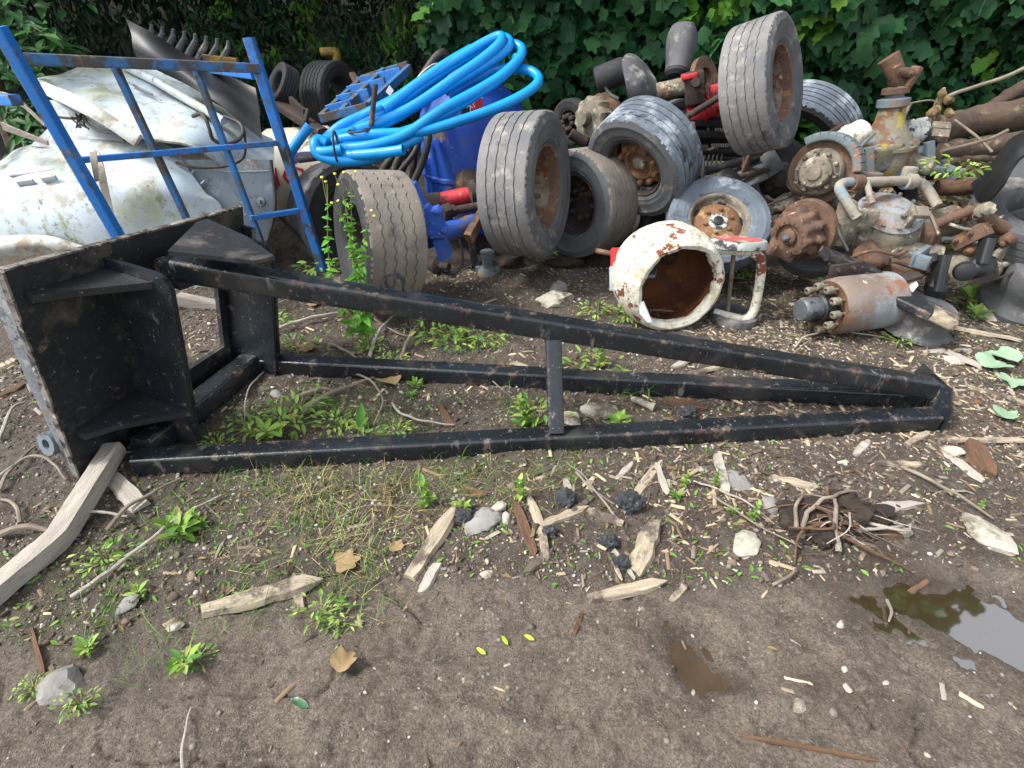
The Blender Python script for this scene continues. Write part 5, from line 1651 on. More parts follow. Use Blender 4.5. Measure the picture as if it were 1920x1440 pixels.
part("caliper", q, "grime", ua)
for x_, y_ in ((1628, 300), (1742, 288)):
    q = MB().bar(P(x_, y_ - 22, YU - .1 + (x_ > 1700) * .2), P(x_ + 2, y_ + 34, YU - .14 + (x_ > 1700) * .2), .05, .05, up=(0, 1, 0), r=.01)
    q.box(P(x_ + 2, y_ + 30, YU - .15 + (x_ > 1700) * .2), (.12, .1, .05), None, .01)
    part("u_bolt", q, "grime_blue", ua)
q = MB().lathe([(0, -.1), (.05, -.09), (.055, .05), (.03, .08), (0, .08)], P(1725, 310, YU + .06), (.9, -.3, -.2), 20)
part("bump_stop", q, "grime", ua)
q = MB().tube(spl([P(1570, 335, YU - .05), P(1600, 320, YU - .08), P(1640, 298, YU - .08), P(1680, 262, YU + .02), P(1692, 248, YU + .05)], 5), .012, 8)
part("brake_pipe", q, "rust", ua)

# anti-roll bar in front of it
ar = thing("anti_roll_bar", "curved pale grey anti-roll bar bridging the two drive axles", "anti-roll bar", P(1650, 400, 3.18))
q = MB().tube(spl([P(1606, 408, 2.98), P(1588, 378, 3.03), P(1574, 354, 3.10), P(1582, 343, 3.14), P(1610, 342, 3.16), P(1660, 340, 3.20), P(1710, 339, 3.24), P(1728, 344, 3.24), P(1744, 362, 3.20), P(1758, 386, 3.14)], 6), .027, 14)
part("bar", q, "grime_pale", ar)
q = MB().tube(spl([P(1625, 338, 3.14), P(1628, 355, 3.11), P(1636, 382, 3.04)], 5), .017, 10); part("drop_link", q, "grime_pale", ar)
q = MB().lathe([(.027, -.03), (.045, -.03), (.045, .03), (.027, .03)], P(1704, 340, 3.23), P(1720, 340, 3.24) - P(1690, 340, 3.22), 20, close=True); q.box(P(1704, 326, 3.25), (.07, .05, .08), None, .01)
part("bush_clamp", q, "grime_pale", ar)
q = MB().lathe([(.027, -.03), (.042, -.03), (.042, .03), (.027, .03)], P(1606, 342, 3.15), P(1660, 340, 3.20) - P(1600, 342, 3.15), 20, close=True); part("bush_clamp", q, "rust", ar)

# ------------------------------------------------------------------ lower drive axle: scalloped hub, disc, big round casing
YL = 3.12
la = thing("drive_axle", "lower drive axle with rust-red scalloped hub and big round diff casing", "axle", GP(1620, 500))
lx = V((-.80, -.58, -.02)).normalized()
lc_ = P(1500, 436, YL)
q = MB().lathe([(.09, -.10), (.175, -.10), (.18, -.09), (.18, -.055), (.175, -.045), (.09, -.045)], lc_, lx, 56, close=True)
part("brake_disc", q, "rust", la)


def lob2(i, a):
    return 1 + (.13 * math.cos(10 * a) if i in (1, 2) else .10 * math.cos(10 * a) if i == 3 else .05 * math.cos(10 * a) if i in (4, 5) else 0)


q = MB().lathe([(.08, -.03), (.135, -.02), (.135, .03), (.115, .05), (.118, .11), (.112, .125), (.098, .13), (.075, .13), (.07, .11), (.045, .11), (.045, .13), (.03, .14), (0, .14)], lc_, lx, 90, wob=lob2)
F_ = frame(lx)
for k in range(18):
    a = 2 * math.pi * k / 18
    q.lathe([(.005, .12), (.005, .136), (0, .136)], lc_ + F_ @ V((0, .088 * math.cos(a), .088 * math.sin(a))), lx, 6)
part("hub", q, "rust", la)
q = MB().lathe([(.022, .13), (.022, .155), (.012, .17), (0, .172)], lc_, lx, 6); part("hub_nut", q, "steel_bare", la)
q = MB().tube(spl([P(1478, 407, YL - .0), P(1490, 402, YL - .0), P(1505, 404, YL - .0)], 4), .014, 8); part("red_mark", q, "red_faded", la)
cdc = P(1640, 440, YL + .12)
q = MB().lathe([(0, .22), (.09, .215), (.17, .17), (.215, .08), (.225, 0), (.215, -.1), (.15, -.2), (.1, -.24)], cdc, V((-.05, -.55, .8)), 48, wob=lambda i, a: 1 + .03 * math.sin(5 * a + i))
part("diff_casing", q, "grime", la)
q = MB().lathe([(.0, .228), (.09, .222), (.168, .176), (.18, .165)], cdc + V((0, 0, .004)), V((-.05, -.4, .9)), 40)
fcap = frame(V((-.05, -.4, .9)))
for k in range(12):
    a = 2 * math.pi * k / 12
    q.lathe([(.011, 0), (.011, .014), (.006, .018), (0, .018)], cdc + fcap @ V((.188, .155 * math.cos(a), .155 * math.sin(a))), fcap @ V((1, .4 * math.cos(a), .4 * math.sin(a))), 6)
part("casing_cap", q, "rust_grey", la)
q = MB().tube([P(1530, 440, YL + .05), P(1600, 440, YL + .1)], [.07, .1], 20)
part("axle_stub", q, "grime", la)
q = MB().tube(spl([P(1690, 430, YL + .1), P(1730, 430, YL + .08), P(1790, 412, YL + .1)], 4), .09, 20)
part("axle_tube", q, "grime", la)
q = MB().box(P(1578, 418, YL - .05), (.09, .08, .26), frame(V((1, -.3, .0))), .02); q.box(P(1612, 408, YL - .08), (.18, .07, .10), frame(V((1, -.3, .1))), .02)
q.lathe([(0, .05), (.03, .05), (.03, 0)], P(1598, 400, YL - .1), (0, -1, .4), 16); q.lathe([(.012, .012), (0, .013)], P(1618, 405, YL - .12), (0, -1, .4), 12)
part("bracket", q, "grime", la)
q = MB().lathe([(.12, 0), (.13, .02), (.12, .05), (.085, .10), (.08, .22), (.09, .23), (.09, .27), (.06, .28)], P(1660, 470, YL), V((.62, -.25, -.05)), 36, wob=lambda i, a: 1 + .03 * math.sin(7 * a))
part("pinion_nose", q, "grime", la)
q = MB().rock(P(1628, 485, YL - .08), (.26, .18, .2), 21, 3, .45); q.rock(P(1690, 500, YL - .1), (.22, .16, .16), 25, 3, .5)
part("oily_lump", q, "rust", la)
q = MB().bar(P(1545, 475, YL - .25), P(1640, 510, YL - .28), .13, .05, r=.01); q.bar(P(1548, 484, YL - .25), P(1640, 520, YL - .28), .13, .03, r=.006)
part("leaf_spring", q, "black_paint_dirty", la)
q = MB().bar(P(1726, 470, YL - .05), P(1748, 420, YL), .05, .1, up=(.4, -1, 0), r=.008); q.bar(P(1752, 428, YL - .02), P(1748, 478, YL - .05), .05, .06, up=(0, -1, 0), r=.008)
part("channel", q, "rust", la)
q = MB().tube(spl([P(1752, 422, YL - .02), P(1800, 402, YL - .05), P(1838, 392, YL - .05), P(1850, 388, YL - .05)], 4), .03, 12)
for t_ in (.35, .5, .65, .8):
    q.lathe([(.03, -.015), (.044, -.012), (.044, .012), (.03, .015)], P(1752, 422, YL - .02).lerp(P(1850, 388, YL - .05), t_), P(1850, 388, YL) - P(1752, 422, YL), 14)
part("threaded_rod", q, "rust", la)

# track rods, arms and rods at lower right
def knuckle(name, lab, cat, pts, r, m, knobs=(), nm="arm"):
    t = thing(name, lab, cat, P(*pts[len(pts) // 2]))
    q = MB().tube(spl([P(*p) for p in pts], 5), r, 14)
    part(nm, q, m, t)
    for (x_, y_, yy, rr_, mm) in knobs:
        q = MB().rock(P(x_, y_, yy), (rr_ * 2, rr_ * 2, rr_ * 2), x_ * .1, 3, .3)
        q.lathe([(rr_ * .5, 0), (rr_ * .45, .02), (0, .025)], P(x_, y_, yy - rr_ * .8), (0, -1, .3), 12)
        part("joint", q, mm, t)
    return t


knuckle("torque_arm", "thick mottled torque arm leaning up through the lower axle's right side", "torque arm", [(1752, 530, 2.9), (1780, 505, 2.95), (1822, 478, 3.0), (1870, 455, 3.1)], .055, "grime", ((1758, 522, 2.86, .06, "rust"),))
knuckle("track_rod", "thin steel rod with rusty ball end above the mottled torque arm", "track rod", [(1768, 448, 3.0), (1800, 450, 3.0), (1842, 456, 3.0)], .014, "steel_bare", ((1818, 470, 2.95, .035, "rust_orange"),))
knuckle("link_rod", "rusty link rod stretched across the lower axle's oily lump", "link rod", [(1675, 488, 2.92), (1705, 498, 2.9), (1730, 506, 2.9)], .014, "rust", ((1738, 505, 2.9, .04, "rust"),))
knuckle("steering_arm", "bent rusty steering arm curving across at the right edge", "steering arm", [(1835, 402, 3.0), (1868, 420, 3.0), (1900, 440, 3.0), (1950, 470, 3.0)], .035, "rust", ((1892, 448, 2.96, .05, "rust"), (1845, 395, 2.98, .05, "grime")))
knuckle("long_rod", "long thin rod running out to the right edge under the steering arm", "rod", [(1850, 505, 2.9), (1890, 495, 2.95), (1960, 478, 3.05)], .018, "grime")
knuckle("hose_elbow", "dull brown curved pipe beside the right edge, above the long rod", "pipe", [(1858, 455, 3.05), (1885, 432, 3.08), (1905, 455, 3.05), (1940, 440, 3.1)], .02, "grime")
q = MB()
q.rock(P(1755, 540, 2.8), (.12, .1, .16), 31, 3, .3); q.bar(P(1752, 545, 2.78), P(1768, 478, 2.84), .05, .09, r=.015); q.tube([P(1748, 490, 2.84), P(1745, 476, 2.86)], .03, 10)
solo("ball_joint", q, "black_plastic", "upright black greasy ball joint in front of the torque arm", "ball joint")
q = MB()
q.rock(P(1838, 500, 2.85), (.16, .12, .14), 36, 3, .3); q.bar(P(1838, 495, 2.83), P(1852, 448, 2.88), .05, .1, r=.015); q.lathe([(.055, 0), (.05, .03), (.03, .04), (0, .04)], P(1808, 508, 2.8), (-.4, -1, .1), 20)
solo("ball_joint", q, "black_plastic", "black greasy ball joint further right behind the torque arm", "ball joint")

# serpentine strap, pad plate and drum hub nearer the viewer
q = MB()
pp = spl([P(1600, 508, 2.85), P(1630, 512, 2.8), P(1650, 530, 2.76), P(1662, 538, 2.74), P(1690, 525, 2.74), P(1720, 515, 2.78)], 5)
for k in range(len(pp) - 1):
    q.bar(pp[k], pp[k + 1], .07, .025, r=.006)
solo("wavy_bracket", q, "rust_dark", "wavy rusty bracket above the cylindrical wheel hub", "bracket")

dh = thing("wheel_hub", "rusty cylindrical truck wheel hub with studs lying on the ground", "wheel hub", GP(1575, 625))
d0, d1 = GP(1512, 628), GP(1640, 608)
R_h = .158
hx2 = V((d0.x - d1.x, d0.y - d1.y, 0)).normalized()
hc2 = d1 + V((0, 0, R_h))
q = MB().lathe([(0, -.03), (R_h * .9, -.02), (R_h, .0), (R_h, .05), (R_h * 1.0, .10), (R_h * .985, .11), (R_h * 1.0, .12), (R_h * 1.0, .30), (R_h * .97, .36), (R_h * .90, .385)], hc2, hx2, 56)
part("drum", q, "rust_grey", dh)
q = MB().lathe([(R_h * .90, .383), (R_h * .90, .39), (R_h * .5, .37), (R_h * .48, .365)], hc2, hx2, 48); part("flange", q, "rust_orange", dh)
q = MB().lathe([(R_h * .5, .36), (R_h * .5, .45), (R_h * .44, .455), (R_h * .42, .46)], hc2, hx2, 32); part("boss", q, "black_plastic", dh)
q = MB().lathe([(R_h * .40, .455), (R_h * .40, .545), (R_h * .34, .56), (0, .565)], hc2, hx2, 32); part("axle_end", q, "steel_bare", dh)
F3_ = frame(hx2)
for k in range(10):
    a = 2 * math.pi * (k + .2) / 10
    o_ = hc2 + F3_ @ V((0, R_h * .74 * math.cos(a), R_h * .74 * math.sin(a)))
    q = MB().lathe([(.009, .37), (.009, .42), (.022, .42), (.022, .455), (.012, .462), (.010, .44), (0, .44)], o_, hx2, 12)
    part("wheel_stud", q, "grime", dh)
q = MB().prism([P(1618, 528, 2.66), P(1640, 538, 2.64), P(1652, 560, 2.64), P(1640, 566, 2.62), P(1622, 545, 2.62)], V((.004, .012, .004)))
solo("yellow_leaf_scrap", q, "shell_rim", "pale yellow scrap stuck on the cylindrical hub's back edge", "scrap")

pd = thing("air_spring", "black rubber air spring base with bar bolted on top, on the ground at right", "air spring", GP(1735, 648))
pc = GP(1735, 640); pc.y += .14
q = MB().lathe([(0, 0), (.18, 0), (.20, .015), (.195, .03), (.165, .045), (.155, .10), (.165, .15), (.15, .17), (0, .17)], pc, (.12, -.1, 1), 48)
part("rubber_base", q, "rubber_bag", pd)
q = MB().bar(P(1662, 545, 2.72), P(1752, 588, 2.52), .16, .05, r=.012)
part("mounting_bar", q, "black_paint_dirty", pd)
q = MB().bar(P(1746, 585, 2.525), P(1790, 606, 2.46), .15, .052, r=.02)
part("bar_end", q, "wood_pale", pd, label="yellowed worn end of the bar")
q = MB().prism([P(1694, 536, 2.72), P(1718, 527, 2.74), P(1722, 535, 2.7), P(1708, 552, 2.68)], V((0, .01, .006)))
solo("fallen_leaf", q, "shell_rim", "pale yellow crumpled leaf behind the bolted bar", "leaf")

rb = thing("air_spring", "large dull rubber air spring lying on its side at the right edge", "air spring", GP(1890, 605))
rc = GP(1905, 608) + V((.05, .1, .17))
q = MB().lathe([(0, -.2), (.15, -.2), (.19, -.17), (.19, -.08), (.15, -.04), (.145, .0), (.16, .05), (.17, .12), (.15, .17), (.10, .18)], rc, (-.1, -.35, .9), 48)
part("bellows", q, "rubber_grey", rb)
q = MB().lathe([(.05, .175), (.115, .18), (.12, .19), (.115, .205), (.05, .2)], rc, (-.1, -.35, .9), 36); part("top_plate", q, "steel_bare", rb)

# mudguard and wheel at right edge, logs, branch
mg = MB().patch(PR([(1825, 345, 3.4), (1850, 325, 3.3), (1880, 285, 3.3), (1905, 258, 3.3), (1960, 235, 3.3)], [(1835, 372, 3.2), (1870, 330, 3.1), (1892, 295, 3.1), (1915, 272, 3.1), (1970, 250, 3.1)], [(1850, 385, 3.1), (1882, 350, 3.0), (1902, 315, 3.0), (1925, 292, 3.0), (1975, 275, 3.0)]), 5, 5, .014)
solo("mudguard", mg, "black_plastic", "curved black plastic mudguard at the right edge", "mudguard")
q = MB().lathe([(0, .02), (.25, .03), (.3, .0), (.3, -.03)], P(1960, 350, 3.35), (-.6, -.7, .3), 40)
solo("grey_disc", q, "rubber_grey", "grey disc half hidden inside the black mudguard", "disc")
for k, (a_, m_, b_, r0, r1, lb) in enumerate((
        ((1745, 246, 4.5), (1830, 226, 4.6), (2020, 198, 4.6), .09, .12, "upper thick brown log lying behind the axles at right"),
        ((1750, 288, 4.2), (1840, 276, 4.3), (2010, 252, 4.3), .075, .08, "lower brown log behind the axles at right"),
        ((1760, 228, 4.6), (1850, 212, 4.7), (2000, 190, 4.7), .03, .035, "slim dark branch lying on the upper log"),
        ((1755, 310, 4.1), (1800, 302, 4.1), (1870, 294, 4.15), .035, .02, "short split pale branch under the lower log"),
        ((1850, 205, 4.9), (1890, 180, 4.9), (1960, 140, 4.9), .05, .05, "slanting log propped at the back right"))):
    pp = spl([P(*a_), P(*m_), P(*b_)], 8)
    q = MB().tube(pp, [r0 + (r1 - r0) * i / (len(pp) - 1) + .012 * noise.noise(V((i * .7, k, 0))) for i in range(len(pp))], 14)
    for v in q.v:
        v += V((0, 0, 1)) * .02 * noise.noise(v * 9)
    solo("log", q, "bark", lb, "log")
for k, (pl, r_, lb) in enumerate((
        ([(1735, 252, 4.4), (1752, 210, 4.4), (1775, 182, 4.3), (1830, 162, 4.25), (1890, 142, 4.2), (1960, 108, 4.2)], .013, "long bare twig arching up to the right edge over the logs"),
        ([(1690, 230, 4.3), (1702, 205, 4.3), (1708, 192, 4.3)], .012, "short dead stem standing behind the pinion joint"),
        ([(1760, 285, 4.1), (1850, 262, 4.05), (1890, 244, 4.05)], .012, "pale thin stick lying across the lower log"),
        ([(1790, 225, 4.4), (1830, 255, 4.2), (1860, 285, 4.1)], .009, "thin stick slanting down across both logs"),
        ([(1700, 195, 4.5), (1740, 188, 4.5), (1760, 192, 4.5)], .006, "thin curved twig above the dead stem"))):
    q = MB().tube(spl([P(*p) for p in pl], 5), r_, 7)
    solo("twig", q, "twig", lb, "twig")
dl = thing("dead_plant", "brown withered stalk with curled leaves standing left of the logs", "dead plant", P(1755, 270, 4.35))
q = MB().tube(spl([P(1752, 275, 4.35), P(1756, 230, 4.35), P(1770, 165, 4.3)], 5), .012, 7); part("stem", q, "twig", dl)
for k in range(26):
    t_ = random.random()
    o_ = P(1752 + 18 * t_ + random.uniform(-16, 16), 270 - 105 * t_ + random.uniform(-6, 6), 4.3 + random.uniform(-.1, .05))
    e_ = V((random.uniform(-.03, .03), random.uniform(-.03, .03), -random.uniform(.04, .09)))
    f_ = V((random.uniform(-.02, .02), -.02, .0))
    q = MB().patch([[o_, o_ + f_ * .5 + V((0, -.012, 0)), o_ + f_], [o_ + e_ * .5 - f_, o_ + e_ * .5 + V((0, -.03, 0)), o_ + e_ * .5 + f_ * 2], [o_ + e_, o_ + e_ + f_ * .3, o_ + e_ + f_ * .5]], 2, 2, .002)
    part("leaf", q, "dead_leaf", dl)
q = MB().lathe([(0, -.13), (.05, -.12), (.06, 0), (.055, .1), (.03, .13), (0, .13)], P(1795, 350, 3.7), (.9, -.2, .1), 20)
solo("brown_bottle", q, "wood_brown", "dirty brown bottle lying on the moss below the logs", "bottle")

# ------------------------------------------------------------------ cables, bolts and brackets tangled through the right-hand pile
CAB = [([(1420, 420, 3.3), (1440, 385, 3.35), (1475, 372, 3.4), (1490, 360, 3.5)], .006, "hose_black", "thin black brake cable looping over the small wheel's right side"),
       ([(1560, 372, 3.35), (1580, 395, 3.2), (1572, 430, 3.0), (1590, 470, 2.9)], .009, "hose_black", "black air hose hanging down beside the round diff casing"),
       ([(1690, 395, 3.2), (1715, 380, 3.25), (1742, 398, 3.15), (1760, 440, 3.0)], .008, "grime", "dusty grey air hose curving right of the round diff casing"),
       ([(1600, 480, 2.85), (1640, 470, 2.8), (1680, 478, 2.8), (1700, 470, 2.85)], .010, "rust", "bent rusty pipe across the front of the diff casing"),
       ([(1780, 420, 3.0), (1815, 430, 2.95), (1850, 425, 2.95), (1880, 405, 3.05)], .009, "grime", "dusty cable draped over the threaded rod"),
       ([(1790, 540, 2.75), (1830, 530, 2.8), (1870, 522, 2.85), (1925, 500, 2.9)], .007, "rust_dark", "dark wire running right from the front ball joint"),
       ([(1640, 250, 3.55), (1620, 268, 3.5), (1600, 290, 3.45), (1575, 300, 3.42)], .009, "grime_blue", "blue-grey brake pipe between the brake chamber and yellow casing"),
       ([(1500, 300, 3.7), (1480, 325, 3.6), (1478, 350, 3.5), (1500, 365, 3.45)], .008, "hose_black", "black hose curling left of the upper brake hub"),
       ([(1250, 285, 3.95), (1285, 275, 3.95), (1320, 282, 3.95), (1350, 275, 4.0)], .010, "rust_dark", "dark pipe crossing in front of the grille's left end"),
       ([(1195, 205, 4.1), (1225, 215, 4.15), (1255, 205, 4.2), (1290, 212, 4.1)], .010, "hose_black", "black hose lying over the back of the bluish wheel")]
for pl, r_, mm, lb in CAB:
    q = MB().tube(spl([P(*p) for p in pl], 6), r_, 8)
    solo("cable", q, mm, lb, "cable")
rr_ = random.Random(21)
BR = [(1465, 470, 3.05, "flat rusty bracket with two bolts left of the lower axle"), (1700, 415, 3.05, "small bolted flange right of the diff casing's crown"), (1585, 505, 2.8, "bolted bracket under the leaf spring"),
      (1725, 480, 2.85, "rusty bracket below the rusty channel"), (1815, 445, 2.95, "rusty bracket over the torque arm"), (1870, 480, 2.95, "worn bracket near the right edge, below the steering arm"),
      (1560, 255, 3.65, "bolted bracket left of the white brake chamber"), (1775, 320, 3.75, "bolted bracket under the right brake disc"), (1400, 300, 3.85, "dark bracket under the high tipped wheel's tread"), (1245, 235, 4.2, "rusty bracket beside the back tyre's hub")]
for k, (x_, y_, yy, lb) in enumerate(BR):
    o_ = P(x_, y_, yy)
    d_ = V((rr_.uniform(-1, 1), rr_.uniform(-.4, .4), rr_.uniform(-.5, .7))).normalized()
    F_ = frame(d_)
    q = MB().box(o_, (.17, .03, .08), F_, .006)
    q.box(o_ + F_ @ V((.07, .035, 0)), (.03, .08, .075), F_, .006)
    for sx in (-.05, .03):
        q.lathe([(.014, 0), (.014, .014), (.008, .016), (.008, .03), (0, .03)], o_ + F_ @ V((sx, -.014, .012)), F_ @ V((0, -1, 0)), 6)
    solo("bolted_bracket", q, ("rust", "grime", "rust_dark", "grime_blue")[k % 4], lb, "bracket")

# ------------------------------------------------------------------ peeling white drum and ring stand
wd = thing("mixer_drum", "round peeling white steel drum with a gaping rusty mouth lying behind the jib", "drum", GP(1255, 632))
wc = P(1243, 532, 2.86)
wc.z = .265 + hz(wc.x, wc.y)
wx = V((.20, -.975, .02)).normalized()


def wwob(i, a):
    return 1 + .02 * noise.noise(V((math.cos(a) * 3, math.sin(a) * 3, i * .5))) + .008 * noise.noise(V((math.cos(a) * 14, math.sin(a) * 14, i))) + ((.06 * noise.noise(V((math.cos(a) * 3, math.sin(a) * 3, 4))) + .025 * noise.noise(V((math.cos(a) * 11, math.sin(a) * 11, 4)))) * (i - 8) / 3 if i >= 9 else 0)


kk = 1.07
wc.z = .262 * kk + hz(wc.x, wc.y) - .01
q = MB().lathe([(r_ * kk, h_ * kk) for r_, h_ in ((.0, -.20), (.13, -.20), (.20, -.175), (.245, -.13), (.27, -.07), (.278, 0), (.277, .06), (.268, .11), (.255, .15), (.243, .175), (.224, .188), (.204, .178), (.196, .14))], wc, wx, 96, wob=wwob)
part("shell", q, "flaky_white", wd)
q = MB().lathe([(r_ * kk, h_ * kk) for r_, h_ in ((.197, .15), (.22, .08), (.25, .0), (.245, -.08), (.20, -.15), (.10, -.175), (0, -.18))], wc, wx, 64)
part("inside", q, "drum_inside", wd)
q = MB().lathe([(.028, 0), (.034, .004), (.04, .006), (.045, 0)], wc + frame(wx) @ V((-.165, .11, .03)), wx, 24)
part("port", q, "rust_dark", wd)
q = MB().box(wc + frame(wx) @ V((.08, -.15, .06)), (.10, .12, .02), frame(V((.9, -.3, .1))), .004)
part("mixing_blade", q, "steel_bare", wd)
q = MB().tube(spl([wc + V((-.12, -.05, -.2)), wc + V((-.04, -.1, -.17)), wc + V((.06, -.08, -.19)), wc + V((.05, -.02, -.22)), wc + V((-.05, -.0, -.22))], 5), .005, 6)
solo("wire_coil", q, "rust", "thin rusty wire lying in the mouth of the white drum", "wire")
q = MB().prism([P(1198, 568, 2.62), P(1206, 566, 2.62), P(1222, 604, 2.6), P(1214, 605, 2.6), P(1199, 588, 2.6)], V((.004, .006, .002)))
solo("plastic_sliver", q, "white_ink", "clean white plastic sliver stuck in the drum's left lip", "sliver")
q = MB().prism([P(1145, 468, 3.0), P(1178, 466, 3.05), P(1180, 530, 2.9), P(1144, 540, 2.86)], V((.008, .02, .004)))
q2 = MB().prism([P(1142, 502, 2.88), P(1152, 502, 2.89), P(1150, 545, 2.82), P(1143, 545, 2.81)], V((.008, .01, .004)))
bp_ = thing("back_plate", "red-brown steel plate standing at the white drum's back left", "plate", GP(1160, 540))
part("plate", q, "red_paint", bp_, label="faded red-brown plate"); part("white_strip", q2, "white_shell", bp_)

stn = thing("ring_stand", "pale bent-tube stand with black-rimmed discs at top and bottom beside the drum", "stand", GP(1375, 608))
sb = GP(1372, 600); sb.z += .02
stp = P(1384, 452, sb.y + .03)
q = MB().lathe([(0, .012), (.13, .012), (.145, .008), (.152, -.005), (.152, -.03), (.14, -.035), (0, -.035)], stp, (.0, .2, 1), 48); part("top_disc", q, "white_chip_paint", stn)
q = MB().lathe([(0, .0145), (.1, .0145), (.125, .012)], stp, (.0, .2, 1), 40); part("red_face", q, "red_faded", stn)
q = MB().lathe([(.10, -.02), (.135, -.02), (.14, .01), (.135, .03), (.10, .03)], sb, (.05, 0, 1), 44, close=True); part("bottom_ring", q, "rubber_grey", stn)
q = MB().tube(spl([P(1336, 466, sb.y - .02), P(1385, 470, sb.y - .02), P(1412, 474, sb.y - .02), P(1427, 492, sb.y - .03), P(1422, 545, sb.y - .04), P(1412, 585, sb.y - .05), P(1396, 598, sb.y - .06), P(1370, 594, sb.y - .04), P(1338, 586, sb.y)], 6), .026, 14); part("bent_tube", q, "flaky_white", stn)
q = MB().tube([P(1376, 472, sb.y + .02), P(1364, 586, sb.y + .02)], .012, 10); part("rod", q, "grime", stn)

# ------------------------------------------------------------------ loose timber, stones, weeds: helpers
def plank(px0, py0, px1, py1, wpx, th=.014, seed=0, bend=0, z0=-0.001, z1=0.003, jag=.55):
    """split board lying from one photo point to the other"""
    r_ = random.Random(seed)
    a, b = GP(px0, py0, z0), GP(px1, py1, z1)
    d = b - a
    L = d.length
    sd_ = V((-d.y, d.x, 0)).normalized()
    upn = d.cross(sd_).normalized()
    upn = upn if upn.z > 0 else -upn
    w = wpx * PX(1, (px0 + px1) / 2, (py0 + py1) / 2, (a.y + b.y) / 2)
    n = 7
    vs, fs = [], []
    for i in range(n + 1):
        t = i / n
        c = a + d * t + sd_ * bend * math.sin(math.pi * t) * L + upn * .004 * r_.uniform(-1, 1)
        k = 1 - jag * (.35 * abs(t - .5) * 2 + r_.uniform(-.1, .25) if i not in (0, n) else r_.uniform(.5, 1.5))
        l_, r2_ = w / 2 * k * r_.uniform(.82, 1.1), w / 2 * k * r_.uniform(.82, 1.1)
        sh_ = d * ((r_.uniform(-.06, .06)) if i in (0, n) else 0)
        h_ = th * r_.uniform(.75, 1.15)
        vs += [c + sd_ * l_, c + sd_ * l_ * .8 + upn * h_ + sh_, c - sd_ * r2_ * .75 + upn * h_ * r_.uniform(.8, 1) - sh_, c - sd_ * r2_ + sh_ * .5]
    for i in range(n):
        for k in range(4):
            fs.append((i * 4 + k, i * 4 + (k + 1) % 4, i * 4 + 4 + (k + 1) % 4, i * 4 + 4 + k))
    fs += [(3, 2, 1, 0), (n * 4, n * 4 + 1, n * 4 + 2, n * 4 + 3)]
    # local frame so the grain runs along the board
    q = MB().add(vs, fs)
    return q, a, d


def wood(name, lab, cat, px0, py0, px1, py1, wpx, m="wood_pale", group=None, **kw):
    q, a, d = plank(px0, py0, px1, py1, wpx, seed=int(px0 + py0), **kw)
    F_ = frame(d)
    inv = F_.transposed()
    c = a + d * .5
    mb = MB(); mb.v = [inv @ (v - c) for v in q.v]; mb.f = q.f
    o = bpy.data.objects.new(name, mesh_of(name, mb, m, V((0, 0, 0)), 30))
    o.matrix_world = Matrix.Translation(c) @ F_.to_4x4()
    LINK(o)
    props(o, lab, cat, group)
    return o


# big weathered timber at front left, cranked, with its far end raised
tm = thing("timber", "long weathered grey timber with a kink, resting at the front left corner", "timber", GP(100, 1010))
ta_, tb_, tc2 = GP(-40, 1150, .03), GP(118, 1022, .035), GP(228, 864, .07)
q = MB()
path = spl([ta_, ta_.lerp(tb_, .6), tb_ + V((-.004, 0, 0)), tb_.lerp(tc2, .2), tb_.lerp(tc2, .6), tc2], 5)
vs, fs = [], []
for i, p in enumerate(path):
    d_ = (path[min(i + 1, len(path) - 1)] - path[max(i - 1, 0)]).normalized()
    sd_ = V((-d_.y, d_.x, 0)).normalized(); u_ = d_.cross(sd_); u_ = u_ if u_.z > 0 else -u_
    w_ = .038 * (1 + .10 * noise.noise(V((i * .4, 1, 0)))); h_ = .027 * (1 + .12 * noise.noise(V((i * .5, 3, 0))))
    for a_, b_ in ((-1, -1), (-1, .2), (-.86, 1), (-.2, 1.08), (.5, .98), (.9, .92), (1, .1), (1, -1)):
        vs.append(p + sd_ * a_ * w_ + u_ * b_ * h_ + V((1, 1, 1)) * .003 * noise.noise(p * 25 + V((a_ * 3, b_ * 3, 0))))
k_ = 8
for i in range(len(path) - 1):
    fs += [(i * k_ + a_, i * k_ + (a_ + 1) % k_, (i + 1) * k_ + (a_ + 1) % k_, (i + 1) * k_ + a_) for a_ in range(k_)]
fs += [tuple(range(k_ - 1, -1, -1)), tuple((len(path) - 1) * k_ + a_ for a_ in range(k_))]
q.add(vs, fs)


def grain_part(name, mb, m, parent, d):
    """part whose local X follows the grain"""
    F_ = frame(d); inv = F_.transposed()
    c = sum(mb.v, V()) / len(mb.v)
    m2 = MB(); m2.v = [inv @ (v - c) for v in mb.v]; m2.f = mb.f
    o = bpy.data.objects.new(name, mesh_of(name, m2, m, V((0, 0, 0)), 30))
    o.parent = parent
    o.matrix_local = Matrix.Translation(c - WT[parent]) @ F_.to_4x4()
    LINK(o)
    return o


grain_part("beam", q, "wood_grey", tm, tc2 - ta_)
wood("board", "short grey board lying under the raised end of the kinked timber", "board", 200, 885, 268, 955, 34, "wood_grey", th=.02, jag=.1)

